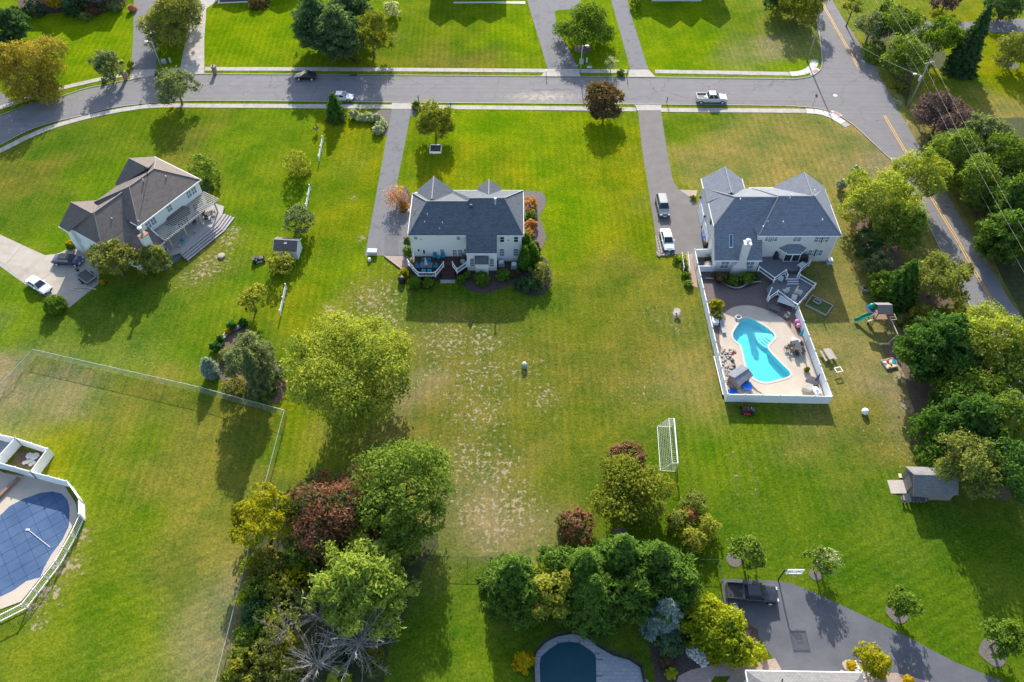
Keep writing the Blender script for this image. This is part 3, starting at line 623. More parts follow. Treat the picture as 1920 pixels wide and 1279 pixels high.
gutter(h2, [((eL, eB, E6), (-7.0, eB, E6)), ((-2.3, eB, E6), (eR + .08, eB, E6)), ((eR, eB, E6), (eR, eF, E6)), ((eL, eB, E6), (eL, 95.7, E6)), ((-1.75, eF, E6), (eR, eF, E6)), ((-9.5, eF, E6), (-5.5, eF, E6)), ((-6.98, 83.9, 4.35), (-2.3, 83.9, 4.35))])
MB().box(XL - .02, XL + .1, YB - .02, YB + .1, 0, 5.9).build("corner_board", K['trim'], h2, w=True)
MB().box(XR - .1, XR + .02, YB - .02, YB + .1, 0, 5.9).build("corner_board", K['trim'], h2, w=True)
MB().tube([(-15.62, YB - .06, 5.8), (-15.62, YB - .06, .3)], .05, 6).build("downspout", K['trim'], h2, w=True)
def winpx(root, x0, y0, x1, y1, Y, panes=(1, 2), gl=None, name="window", lab=None, zoff=0):
    X0, Z1 = onwall(x0, y0, Y); X1, Z0 = onwall(x1, y1, Y)
    m = wm(root).inverted() @ Vector(((X0 + X1) / 2, Y, (Z0 + Z1) / 2 + zoff))
    return window(root, m, -pi / 2, X1 - X0 - .12, Z1 - Z0 - .12, panes, gl, fw=.08, name=name, lab=lab)
winpx(h2, 775.2, 441.8, 784, 449, YB, (1, 2)); winpx(h2, 855, 442.5, 864.3, 450, YB)
winpx(h2, 824, 466.5, 833.4, 473, YB, (1, 2))
o = winpx(h2, 848, 467.5, 857.4, 482.4, YB, (3, 5), K['glassd'], "patio_door"); winpx(h2, 858.4, 467.5, 867.7, 482.4, YB, (3, 5), K['glassd'], "patio_door")
for x0, x1 in ((937, 946), (963, 972)):
    winpx(h2, x0, 443.5, x1, 454, YB, (1, 2), K['glassd']); winpx(h2, x0 - 1, 466, x1, 480, YB, (1, 3))
# back door
X0, Z1 = onwall(791, 466, YB); X1, Z0 = onwall(799.6, 482.6, YB)
d_ = MB().box(X0, X1, YB - .06, YB + .02, 1.2, Z1).build("door", K['trim'], h2, w=True)
MB().box(X0 + .15, X1 - .15, YB - .08, YB - .06, Z1 - 1.15, Z1 - .25).build("pane", K['glassd'], d_, w=True); MB().obox((X1 - .12, YB - .1, 2.2), (.08, .08, .08)).build("handle", K['grey'], d_, w=True)
for x in (785, 872):
    X0, Z1 = onwall(x, 469, YB); MB().box(X0 - .09, X0 + .09, YB - .16, YB, Z1 - .2, Z1 + .2).build("wall_lamp", K['black'], h2, w=True)
for x, y in ((789, 448.5), (953, 450.5)):
    X0, Z1 = onwall(x, y, YB); MB().box(X0 - .15, X0 + .15, YB - .08, YB, Z1 - .08, Z1 + .08).build("wall_vent", K['grey'], h2, w=True)
# arched windows and boxed bay on the bump
for x0, x1 in ((880.3, 890.2), (917, 927)):
    o = winpx(h2, x0, 486.3, x1, 499.8, 84.25, (1, 3)); X0, Z1 = onwall(x0, 486, 84.25); X1, _ = onwall(x1, 486, 84.25); r = (X1 - X0) / 2; xc = (X0 + X1) / 2
    MB().add([(xc + (r + .08) * cos(a), 84.18, Z1 - .02 + (r + .08) * .55 * sin(a)) for a in [i * pi / 8 for i in range(9)]] + [(xc + (r + .08) * cos(a), 84.26, Z1 - .02 + (r + .08) * .55 * sin(a)) for a in [i * pi / 8 for i in range(9)]],
             [tuple(range(9)), tuple(range(17, 8, -1))] + [(i, i + 1, i + 10, i + 9)[::-1] for i in range(8)]).build("window_arch", K['trim'], h2, w=True)
    MB().add([(xc + (r - .05) * cos(a), 84.165, Z1 + .02 + (r - .05) * .5 * sin(a)) for a in [i * pi / 8 for i in range(9)]], [tuple(range(9))]).build("arch_pane", K['glassd'], h2, w=True)
MB().box(-5.62, -3.68, 83.5, 84.3, 0, 2.55).build("bay_wall", K['siding_c'], h2, w=True)
roofs(h2, [[(-5.72, 84.26, 3.55), (-5.72, 83.38, 2.6), (-3.58, 83.38, 2.6), (-3.58, 84.26, 3.55)]], K['roof_dk'])
# roof vents
a_ = MB().lathe([(.32, 0), (.34, .25), (.2, .42), (.02, .46)], 12, (-6.25, 90.0, 8.25)).build("attic_fan", K['dark'], h2, smooth=True, w=True)
MB().tube([(-2.55, 90.4, 8.3), (-2.55, 90.4, 9.5)], .12, 8).build("flue_pipe", K['lgrey'], h2, w=True); MB().lathe([(.2, 0), (.2, .12), (.02, .2)], 10, (-2.55, 90.4, 9.5)).build("flue_cap", K['white'], h2, w=True)
for X, Y, Z in ((-13.3, 87.8, 6.95), (-12.9, 88.9, 7.5), (-10.6, 87.7, 6.9), (-11, 86.9, 6.5), (-15.0, 90.5, 6.9)):
    MB().tube([(X, Y, Z), (X, Y, Z + .35)], .07, 6).build("vent_pipe", K['grey'], h2, w=True)
# deck
dk = thing("deck", (-12, 84, 0), 0, "maroon boarded deck with white railing behind the cream house", "deck")
DP = [(-15.3, 86.4), (-7.05, 86.4), (-7.05, 84.3), (-8.46, 82.9), (-9.2, 84.3), (-10.61, 84.3), (-11.75, 82.1), (-14.4, 82.1), (-16.2, 84.7), (-15.3, 85.3)]
MB().prism(DP, .98, 1.15).build("deck_floor", K['deck_m'], dk, w=True)
MB().prism([(a * .992 - .09, b * .999 + .1) for a, b in DP], 0, .98).build("deck_skirt", mat("deck_skirt", (.06, .03, .03)), dk, w=True)
rail(dk, [(-16.2, 84.7, 1.15), (-14.4, 82.1, 1.15), (-11.75, 82.1, 1.15), (-10.61, 84.2, 1.15)], 1.1, K['white'], w=True)
rail(dk, [(-9.2, 84.2, 1.15), (-8.46, 82.8, 1.15), (-7.05, 84.2, 1.15)], 1.1, K['white'], w=True)
rail(dk, [(-15.35, 86.3, 1.15), (-15.3, 85.2, 1.15)], 1.1, K['white'], w=True, bal=False)
for i in range(6):
    MB().box(-11.0 - i * .03 + (.25 if i > 2 else 0), -8.95 + i * .03, 84.25 - .3 * (i + 1) - .0, 84.25 - .3 * i, .0, 1.0 - .165 * i).build("step", K['deck_m'], dk, w=True)
MB().box(-11.1, -8.8, 81.75, 82.4, -.02, .1).build("landing_slab", K['concrete'], dk, w=True)

# ===== right house: grey siding, slate roof
h3 = thing("house", (40, 91, 0), 0, "pale grey two storey house with slate roof beside the white walled pool yard", "house")
MB().prism([(31.4, 84.05), (38.0, 84.05), (38.0, 86.3), (49.75, 86.3), (49.75, 96.5), (37.0, 96.6), (37.0, 98.8), (31.2, 98.8)], 0.3, 3.0).build("wall", K['siding_g'], h3, w=True)
MB().prism([(31.42, 84.07), (37.98, 84.07), (37.98, 86.32), (49.73, 86.32), (49.73, 96.48), (36.98, 96.58), (36.98, 98.78), (31.22, 98.78)], 0, 0.3).build("foundation", K['concrete'], h3, w=True)
MB().prism([(31.4, 88.2), (37.6, 88.2), (37.6, 86.3), (49.75, 86.3), (49.75, 96.5), (37.0, 96.6), (37.0, 98.8), (31.2, 98.8)], 3.0, 5.95).build("wall", K['siding_g'], h3, w=True)
# side gore wall under the long back slope
MB().add([(31.4, 84.05, 3), (31.4, 88.3, 3), (31.4, 88.3, 6), (37.6, 84.05, 3), (37.6, 88.3, 3), (37.6, 88.3, 6)], [(0, 2, 1), (3, 4, 5), (0, 3, 5, 2), (0, 1, 4, 3), (1, 2, 5, 4)]).build("gore_wall", K['siding_g'], h3, w=True)
LA = (34.35, 91.55, 8.85)
M1 = (40.9, 91.6, 9.0); M2 = (46.4, 91.6, 9.0)
roofs(h3, [[(31.05, 88.15, 6.2), (31.05, 83.75, 3.0), (38.35, 83.75, 3.0), (38.35, 86.4, 4.95), (41.2, 91.55, 8.80), LA],
           [(31.0, 88.1, 6.15), LA, (31.0, 96.7, 6.05)],
           [(31.0, 96.7, 6.05), LA, (40.6, 91.55, 8.85), (41, 96.8, 6.0)],
           [(37.45, 85.95, 6.05), (50.1, 85.95, 6.05), M2, M1],
           [(50.1, 85.95, 6.05), (50.1, 96.8, 6.05), M2],
           [(37.45, 85.95, 6.05), M1, (41.0, 92.2, 8.6), (36.9, 88.0, 6.12)],
           [(50.1, 96.8, 6.05), (38.5, 96.85, 6.05), M1, M2]], K['roof_bl'])
gable(h3, 30.75, 37.3, 99.2, 93.5, 6.0, 8.5, K['roof_bl'], 93.0, wallm=K['siding_g'])
gable(h3, 42.1, 50.15, 97.3, 93.0, 6.05, 8.95, K['roof_bl'], 91.8, wallm=K['siding_g'])
line3(h3, [(LA, (31.05, 88.1, 6.15)), (LA, (40.9, 91.55, 8.85)), (M2, (50.1, 85.95, 6.05)), (M1, (37.45, 85.95, 6.05)), (M1, M2), (LA, (31, 96.7, 6.05))], K['cap'])
gutter(h3, [((37.45, 85.92, 6.05), (50.15, 85.92, 6.05)), ((50.12, 85.95, 6.05), (50.12, 96.8, 6.05)), ((30.98, 88.1, 6.1), (30.98, 96.7, 6.05)), ((31.05, 83.7, 3.0), (38.35, 83.7, 3.0)), ((37.43, 85.95, 6.05), (37.43, 87.2, 6.05)), ((37.32, 97, 6.0), (37.32, 99.2, 6.0)), ((30.72, 99.2, 6), (30.72, 96.8, 6)), ((38, 96.9, 6.05), (42, 96.9, 6.05))])
for X, Y, z1 in ((31.4, 84.05, 2.9), (38.0, 84.05, 2.9), (49.75, 86.3, 5.9), (31.2, 98.8, 5.9), (31.4, 88.2, 5.9)):
    MB().box(X - .08, X + .08, Y - .05, Y + .1, .3, z1).build("corner_board", K['trim'], h3, w=True)
for x0, y0, x1, y1, Y, pn in ((1435.5, 442, 1446, 452.5, 86.3, (2, 2)), (1446.6, 442, 1457, 452.5, 86.3, (2, 2)), (1489, 442, 1501, 453, 86.3, (2, 2)), (1529, 443, 1541, 454, 86.3, (2, 2)), (1541.6, 443, 1552.5, 454, 86.3, (2, 2)), (1517, 468, 1528, 479.5, 86.3, (2, 2)), (1528.6, 468, 1540, 479.5, 86.3, (2, 2)), (1353, 489.5, 1364.5, 503, 84.05, (2, 2)), (1400, 490, 1411.5, 503.5, 84.05, (2, 2))):
    winpx(h3, x0, y0, x1, y1, Y, pn)
# angled bay with sliding doors and little roof
bx0, bx1 = onwall(1458, 480, 86.3)[0], onwall(1502, 480, 86.3)[0]
MB().prism([(bx0, 86.35), (bx0 + .9, 85.35), (bx1 - .9, 85.35), (bx1, 86.35)], 0, 3.05).build("bay_wall", K['siding_g'], h3, w=True)
roofs(h3, [[(bx0 - .3, 86.3, 3.1), (bx0 + .8, 85.05, 3.1), (bx1 - .8, 85.05, 3.1), (bx1 + .3, 86.3, 3.1), (bx1 - .7, 86.32, 3.95), (bx0 + .7, 86.32, 3.95)]] and
      [[(bx0 + .8, 85.05, 3.1), (bx1 - .8, 85.05, 3.1), (bx1 - .9, 86.3, 3.95), (bx0 + .9, 86.3, 3.95)], [(bx0 - .35, 86.3, 3.1), (bx0 + .8, 85.05, 3.1), (bx0 + .9, 86.3, 3.95)], [(bx1 - .8, 85.05, 3.1), (bx1 + .35, 86.3, 3.1), (bx1 - .9, 86.3, 3.95)]], K['roof_bl'])
gutter(h3, [((bx0 - .35, 86.3, 3.1), (bx0 + .8, 85.03, 3.1)), ((bx0 + .8, 85.03, 3.1), (bx1 - .8, 85.03, 3.1)), ((bx1 - .8, 85.03, 3.1), (bx1 + .35, 86.3, 3.1))])
mdl = wm(h3).inverted(); bm_ = (bx0 + bx1) / 2
for k_ in (-1, 1): window(h3, mdl @ Vector((bm_ + k_ * .62, 85.35, 2.2)), -pi / 2, 1.1, 1.95, (1, 1), K['glassd'], .07, "patio_door")
# garage doors on the left wall (facing -X), white
for yc in (96.2, 91.6):
    gd = MB().box(31.08, 31.25, yc - 1.9, yc + 1.9, .05, 2.35).build("garage_door", K['white'], h3, w=True)
    for q in range(1, 4): MB().box(31.06, 31.08, yc - 1.9, yc + 1.9, .05 + q * .58 - .02, .05 + q * .58 + .02).build("panel_joint", K['grey'], gd, w=True)
for yc, zc in ((98.4, 2.7), (93.9, 2.7)): MB().box(30.98, 31.2, yc - .1, yc + .1, zc - .2, zc + .2).build("wall_lamp", K['black'], h3, w=True)
MB().box(31.1, 31.24, 90.2, 90.8, 4.3, 5.2).build("wall_vent", K['dark'], h3, w=True)
# chimney with sloping shoulders
ch = MB(); yb0, yb1 = 83.35, 84.1
ch.add([(34.0, yb0, 0), (36.2, yb0, 0), (36.2, yb0, 2.0), (35.75, yb0, 2.9), (35.75, yb0, 6.7), (34.75, yb0, 6.7), (34.75, yb0, 2.9), (34.0, yb0, 2.0)] + [(34.0, yb1, 0), (36.2, yb1, 0), (36.2, yb1, 2.0), (35.75, yb1, 2.9), (35.75, yb1 + .1, 6.7), (34.75, yb1 + .1, 6.7), (34.75, yb1, 2.9), (34.0, yb1, 2.0)],
       [tuple(range(8)), tuple(range(15, 7, -1))] + [(i, (i + 8), (i + 1) % 8 + 8, (i + 1) % 8)[::1] for i in range(8)])
chim = ch.build("chimney", K['siding_g'], h3, w=True)
MB().box(34.68, 35.82, 83.3, 84.3, 6.68, 6.8).build("chimney_crown", K['trim'], chim, w=True); MB().lathe([(.2, 0), (.2, .35), (.42, .38), (.42, .48), (.05, .6)], 12, (35.25, 83.8, 6.8)).build("chimney_cap", K['lgrey'], chim, w=True)
roofs(h3, [[(34.2, 83.75, 3.05), (34.75, 84.2, 3.75), (34.75, 85.0, 3.95)], [(36.3, 83.75, 3.05), (35.75, 84.2, 3.75), (35.75, 85.0, 3.95)]], K['roof_bl'], t=.05)
sky_ = MB().plate([(33.3, 85.3, 4.25), (33.85, 85.3, 4.25), (33.85, 86.9, 5.45), (33.3, 86.9, 5.45)], .12).build("skylight", K['trim'], h3, w=True)
MB().plate([(33.36, 85.36, 4.31), (33.79, 85.36, 4.31), (33.79, 86.84, 5.43), (33.36, 86.84, 5.43)], .05).build("pane", mat("skylight_glass", (.02, .12, .22), None, 1, .15), sky_, w=True)
for X, Y, Z, h_ in ((35.0, 91.2, 8.6, .3), (39.0, 88.0, 6.9, .3), (38.2, 87.2, 6.6, .3), (41.3, 87.9, 6.95, .3), (47.3, 88.2, 7.1, .3), (42.6, 91.3, 8.8, .9), (46.2, 91.9, 8.9, 1.1)):
    MB().tube([(X, Y, Z), (X, Y, Z + h_)], .09, 6).build("vent_pipe", K['white'], h3, w=True)

# decks of the right house
dk = thing("deck", (41, 83, 0), 0, "grey two level deck with white railings stepping down to the pool patio", "deck")
def wp(pts, h): return [(*g(a, b, h), h) for a, b in pts]
U = P([(1427, 484), (1424, 503), (1451, 522), (1472, 507), (1498, 507), (1514, 492), (1512, 483)], 1.2)
MB().prism([(37.9, 86.3)] + U[1:-1] + [(U[-2][0], 86.3)], 1.02, 1.2).build("deck_floor", K['deck_g'], dk, w=True)
MB().prism([(38.1, 86.2)] + [(a - .05, b + .1) for a, b in U[1:-1]] + [(U[-2][0] - .1, 86.2)], 0, 1.02).build("deck_skirt", K['stepdk'], dk, w=True)
Lw = P([(1437, 542), (1470, 510), (1503, 515), (1524, 533), (1492, 573), (1457, 548), (1441, 560)], .55)
MB().prism(Lw, .4, .55).build("deck_floor", K['deck_g'], dk, w=True)
MB().prism([(a, b + .1) for a, b in Lw], 0, .4).build("deck_skirt", K['stepdk'], dk, w=True)
for pts, h_ in (([(1421, 508), (1450, 529), (1471, 514)], 1.2), ([(1471, 514), (1474, 524)], 1.0), ([(1494, 521), (1499, 512), (1516, 498)], 1.0), ([(1497, 523), (1526, 540), (1492, 579), (1456, 553), (1440, 565)], .55), ([(1444, 548), (1438, 562)], .4)):
    q = wp(pts, h_); rail(dk, q, 1.1, K['white'], w=True, bal=False, post=2.6, rails=(.15, .55, .95) if False else (.3, .95))
    for i in range(len(q) - 1):
        k_ = MB(); a, b = Vector(q[i]), Vector(q[i + 1]); n = int((b - a).length / .2)
        for j in range(1, n): c = a.lerp(b, j / n); k_.beam(c + Vector((0, 0, .3)), c + Vector((0, 0, .95)), .025)
        if n > 1: tag(k_.build("balusters", K['black'], dk, w=True), kind='stuff')
q0 = g(1474, 521, .9); q1 = g(1496, 521, .9)
for i in range(3): MB().box(q0[0], q1[0], q0[1] - .35 * i - .3, q0[1] - .35 * i + .05, 0, 1.05 - .17 * i).build("step", K['white'] if False else K['deck_g'], dk, w=True); MB().box(q0[0], q1[0], q0[1] - .35 * i - .34, q0[1] - .35 * i - .3, .75 - .17 * i, 1.07 - .17 * i).build("step_nosing", K['white'], dk, w=True)

# ===== left house: brown roof, turned on its lot, local axes u (along) v (to the front)
A1 = atan2(10.65, 6.73)
h1 = thing("house", (-57.37, 88.14, 0), A1, "pale sided house with brown hip roof turned at an angle on its lot", "house")
MB().prism([(.3, .35), (12.5, .35), (12.5, 10.5), (5, 10.5), (5, 9.7), (.3, 9.7)], 0, 5.9).build("wall", K['siding_b'], h1)
MB().prism([(-5.3, 2.4), (-3.6, 2.4), (-3.6, -2.0), (1.2, -2.0), (1.2, 2.4), (1.2, 9.6), (0.3, 10.8), (-5.9, 10.8), (-5.9, 9.2), (-5.3, 9.2)], 0, 2.6).build("wall", K['siding_b'], h1)
MB().prism([(-5.3, 2.4), (1.2, 2.4), (1.2, 9.6), (0.3, 10.75), (-5.87, 10.75), (-5.87, 9.22), (-5.3, 9.22)], 2.6, 5.3).build("wall", K['siding_b'], h1)
MB().add([(-3.6, -2, 2.6), (-3.6, 2.5, 2.6), (-3.6, 2.5, 5.2), (1.2, -2, 2.6), (1.2, 2.5, 2.6), (1.2, 2.5, 5.2)], [(0, 2, 1), (3, 4, 5), (0, 3, 5, 2), (0, 1, 4, 3), (1, 2, 5, 4)]).build("gore_wall", K['siding_b'], h1)
R1, R2 = (3.95, 5.2, 8.6), (9.0, 5.2, 8.6)
roofs(h1, [[(0, 0, 6), (12.8, 0, 6), R2, R1], [(12.8, 0, 6), (12.8, 10.2, 6), R2], [(12.8, 10.2, 6), (0, 10.2, 6), R1, R2], [(0, 10.2, 6), (0, 0, 6), R1]], K['roof_br'], w=False)
roofs(h1, [[(4.6, 9.9, 6.02), (4.6, 10.8, 6), (8.7, 10.8, 8.5), (8.7, 6.3, 8.55)], [(12.82, 10.8, 6), (12.82, 9.9, 6.02), (8.7, 6.3, 8.5), (8.7, 10.8, 8.5)]], K['roof_br'], w=False)
MB().add([(5, 10.5, 5.8), (12.4, 10.5, 5.8), (8.7, 10.5, 8.2), (5, 10.3, 5.8), (12.4, 10.3, 5.8), (8.7, 10.3, 8.2)], [(2, 1, 0), (3, 4, 5), (0, 1, 4, 3), (1, 2, 5, 4), (2, 0, 3, 5)]).build("gable_wall", K['siding_b'], h1)
W1, W2 = (-2.6, 5.9, 7.9), (3.2, 5.9, 7.9)
roofs(h1, [[(-5.65, 2.05, 5.35), (-2.9, 2.05, 5.35), (-3.9, -2.4, 2.75), (1.5, -2.4, 2.75), (1.5, 2.0, 5.35), (3.2, 2.0, 5.35), W2, W1]] and
      [[(-5.65, 2.05, 5.35), (3.2, 2.05, 5.35), W2, W1], [(-3.9, -2.4, 2.75), (1.5, -2.4, 2.75), (1.5, 2.07, 5.34), (-3.9, 2.07, 5.34)],
       [(-5.65, 2.05, 5.35), W1, (-5.65, 10.1, 5.35)], [(-5.65, 10.1, 5.35), W1, W2, (2.6, 10.1, 5.35)]], K['roof_br'], w=False)
roofs(h1, [[(-6.3, 8.9, 5.4), (-6.3, 11.1, 5.4), (-2.8, 11.1, 7.7), (-2.8, 6.2, 7.8)], [(.7, 11.1, 5.4), (.7, 9.7, 5.4), (-2.8, 6.2, 7.8), (-2.8, 11.1, 7.7)]], K['roof_br'], w=False)
MB().add([(-5.9, 10.8, 5.2), (.3, 10.8, 5.2), (-2.8, 10.8, 7.4), (-5.9, 10.6, 5.2), (.3, 10.6, 5.2), (-2.8, 10.6, 7.4)], [(2, 1, 0), (3, 4, 5), (0, 1, 4, 3), (1, 2, 5, 4), (2, 0, 3, 5)]).build("gable_wall", K['siding_b'], h1)
line3(h1, [((0, 0, 6), R1), ((12.8, 0, 6), R2), (R1, R2), (R1, (0, 10.2, 6)), ((-5.65, 2.05, 5.35), W1), ((-5.65, 10.1, 5.35), W1), (W1, W2), ((8.7, 6.3, 8.5), (8.7, 10.8, 8.5)), ((-2.8, 6.2, 7.8), (-2.8, 11.1, 7.7)), ((12.8, 10.2, 6), R2)], K['cap_br'], w=False, wd=.15)
gutter(h1, [((-.08, -.06, 6), (12.88, -.06, 6)), ((12.85, 0, 6), (12.85, 10.8, 6)), ((-.04, 0, 6), (-.04, 1.9, 6)), ((-5.7, 2.0, 5.35), (-5.7, 10.1, 5.35)), ((-5.65, 2.0, 5.35), (-3.9, 2.0, 5.35)), ((-3.9, -2.45, 2.75), (1.5, -2.45, 2.75)), ((-6.34, 8.9, 5.4), (-6.34, 11.1, 5.4)), ((1.54, -2.4, 2.75), (1.54, 0, 4.2))], w=False)
for u in (1.6, 2.65, 10.1, 11.15): window(h1, (u, .35, 4.75), -pi / 2, .9, 1.25, (2, 2))
window(h1, (6.0, .35, 4.9), -pi / 2, .9, 1.2, (2, 2)); 
for u in (10.3, 11.4): window(h1, (u, .35, 1.9), -pi / 2, .95, 1.3, (2, 2), K['glassd'])
for u in (-3.0, .4): window(h1, (u, -2.0, 1.5), -pi / 2, .9, 1.2, (1, 2))
MB().prism([(4.2, .4), (5.0, -.7), (8.2, -.7), (9.0, .4)], 0, 2.75).build("bay_wall", K['siding_b'], h1)
roofs(h1, [[(4.9, -1.0, 2.8), (8.3, -1.0, 2.8), (8.2, .33, 3.7), (5.0, .33, 3.7)], [(4.0, .3, 2.8), (4.9, -1, 2.8), (5.0, .33, 3.7)], [(8.3, -1, 2.8), (9.2, .3, 2.8), (8.2, .33, 3.7)]], K['roof_br'], w=False)
for u in (6.0, 7.1): window(h1, (u, -.7, 1.35), -pi / 2, .95, 1.9, (2, 4), K['glassd'], name="patio_door")
for v in (4.3, 8.0): 
    gd = MB().box(-5.42, -5.28, v - 1.5, v + 1.5, .05, 2.3).build("garage_door", K['white'], h1)
    for q in range(1, 4): MB().box(-5.44, -5.42, v - 1.5, v + 1.5, .05 + q * .56 - .02, .05 + q * .56 + .02).build("panel_joint", K['grey'], gd)
MB().box(-5.5, -5.3, 6.0, 6.3, 2.6, 3.0).build("wall_lamp", K['black'], h1); MB().box(-5.42, -5.28, 3.2, 3.9, 3.6, 4.6).build("attic_vent", K['dark'], h1)
ch = MB().box(-1.7, -.5, -2.75, -1.9, 0, 6.2).build("chimney", K['siding_b'], h1); MB().box(-1.8, -.4, -2.85, -1.85, 6.2, 6.35).build("chimney_crown", K['brick'], ch)
MB().tube([(-1.1, -2.3, 6.35), (-1.1, -2.3, 7.6)], .2, 10).build("flue_pipe", K['grey'], ch); MB().lathe([(.34, 0), (.34, .12), (.05, .25)], 12, (-1.1, -2.3, 7.6)).build("chimney_cap", K['white'], ch)
for u, v, z, h_ in ((9.2, 3.2, 7.6, .3), (6.2, 4.6, 8.3, .5), (.6, .5, 6.2, .25), (-1.4, 4.0, 6.6, .25), (12.3, .6, 6.2, .2)):
    MB().tube([(u, v, z), (u, v, z + h_)], .09, 6).build("vent_pipe", K['lgrey'], h1)
MB().tube([(7.4, 4.9, 8.4), (7.4, 4.9, 10.3)], .06, 6).build("flue_pipe", K['black'], h1)
# grey deck with full length steps, pergola
dk = thing("deck", (-57.37, 88.14, 0), A1, "taupe and grey deck with long steps behind the brown roofed house", "deck")
MB().prism([(1.5, .3), (13.2, .3), (13.6, -2.4), (12.0, -3.6), (9.6, -4.3), (2.2, -4.3), (.3, -3.3), (.3, -2.1), (1.5, -2.1)], .6, .78).build("deck_floor", K['deck_l'], dk)
MB().prism([(1.5, .2), (13.1, .2), (13.5, -2.4), (11.9, -3.5), (9.6, -4.2), (2.3, -4.2), (.5, -3.3), (.4, -2.2), (1.5, -2.2)], 0, .6).build("deck_skirt", K['stepdk'], dk)
for i in range(4):
    d = .42 * (i + 1)
    MB().prism([(2.0, -4.3 - d + .42), (9.7, -4.3 - d + .42), (12.2 + d * .3, -3.5 - d + .42), (12.4 + d * .4, -3.6 - d + .1), (9.8, -4.4 - d), (2.0 - .08 * i, -4.4 - d)], 0, .62 - .15 * i).build("step", K['deck_l'], dk)
    MB().box(2.0, 9.6, -4.42 - d, -4.40 - d, 0, .6 - .15 * i).build("riser", K['stepdk'], dk)
for i in range(3): MB().box(-1.6 - .1, 2.0, -3.3 - .4 * (i + 1), -3.3 - .4 * i, 0, .6 - .18 * i).build("step", K['deck_g'], dk)
pg_ = thing("pergola", (-57.37, 88.14, 0), A1, "pale wooden pergola with many rafters over the taupe deck", "pergola")
for u in (2.2, 5.3, 8.6, 12.0): MB().box(u - .1, u + .1, -2.7, -2.5, .78, 3.0).build("post", K['pergola'], pg_)
MB().box(1.4, 13.0, -2.65, -2.55, 2.95, 3.2).build("beam", K['pergola'], pg_); MB().box(1.5, 12.6, .26, .34, 2.9, 3.15).build("beam", K['pergola'], pg_)
for i in range(34): MB().box(1.5 + i * .34 - .04, 1.5 + i * .34 + .04, -3.2, .32, 3.2, 3.38).build("rafter", K['pergola'], pg_)

# ===== sheds
def shed(px, py, rz, L, Wd, ze, zr, wallm, roofm, label, ref=None, dark=None):
    X, Y = g(px, py); s = thing("shed", (X, Y, 0), rz, label, "shed")
    MB().box(-L / 2, L / 2, -Wd / 2, Wd / 2, 0.05, ze).build("wall", wallm, s)
    for sx in (-1, 1): MB().add([(sx * (L / 2 - .02), -Wd / 2, ze - .02), (sx * (L / 2 - .02), Wd / 2, ze - .02), (sx * (L / 2 - .02), 0, zr - .08), (sx * (L / 2 - .15), -Wd / 2, ze - .02), (sx * (L / 2 - .15), Wd / 2, ze - .02), (sx * (L / 2 - .15), 0, zr - .08)], [(0, 1, 2), (5, 4, 3), (0, 3, 4, 1), (1, 4, 5, 2), (2, 5, 3, 0)]).build("gable_wall", wallm, s)
    o = .2
    zo = ze - (zr - ze) * o / (Wd / 2)
    for sy in (-1, 1): MB().plate([(-L / 2 - o, sy * (Wd / 2 + o), zo + .06), (L / 2 + o, sy * (Wd / 2 + o), zo + .06), (L / 2 + o, 0, zr + .06), (-L / 2 - o, 0, zr + .06)], .07).build("roof_plane", roofm, s)
    MB().beam((-L / 2 - o, 0, zr + .08), (L / 2 + o, 0, zr + .08), .2, .05).build("ridge_cap", K['cap'], s)
    for sx in (-1, 1):
        for sy in (-1, 1): MB().beam((sx * (L / 2 + o + .02), sy * (Wd / 2 + o), zo - .02), (sx * (L / 2 + o + .02), 0, zr - .02), .05, .14).build("rake_board", K['trim'] if not dark else dark, s)
    return s
s1 = shed(544, 475, radians(-4), 3.4, 2.6, 2.1, 2.95, K['siding_b'], K['roof_br'], "small pale sided shed with dark gable roof beside the white rail fence")
window(s1, (-.5, -1.3, 1.4), -pi / 2, .6, .5, (1, 1), K['glassd']); MB().box(-.2, .25, -.7, -.2, 2.7, 2.85).build("roof_vent", K['grey'], s1)
s2 = shed(1734, 915, radians(-2), 5.0, 3.4, 2.1, 3.4, K['wood_g'], K['roof_lt'], "grey boarded shed with ramp and light grey roof at the edge of the right trees", dark=K['wood_g'])
for i in range(11):
    y = -1.6 + i * .32; MB().box(-2.56, -2.52, y - .02, y + .02, .1, 2.1 + (1.7 - abs(y)) * .72).build("batten", K['stepdk'], s2)
MB().box(-2.6, -2.56, -.8, .8, .1, 2.1).build("door", K['wood_g'], s2); 
MB().add([(-2.6, -.95, .2), (-2.6, .95, .2), (-4.5, .95, .03), (-4.5, -.95, .03), (-2.6, -.95, 0), (-2.6, .95, 0), (-4.5, .95, -.05), (-4.5, -.95, -.05)], [(0, 1, 2, 3), (0, 3, 7, 4), (1, 5, 6, 2), (2, 6, 7, 3), (0, 4, 5, 1)]).build("ramp", K['wood_w'], s2)
MB().box(-2.9, -2.5, 1.3, 1.9, 0, .12).build("corner_sill", K['wood_y'], s2); MB().box(-2.6, -2.4, -2.0, -1.6, 0, .12).build("corner_sill", K['wood_w'], s2)
s3 = shed(1383, 716, radians(36), 2.3, 1.9, 1.7, 2.1, K['wood_g'], K['roof_bl'], "grey pool pump shed in the corner of the white fence", dark=K['wood_g'])

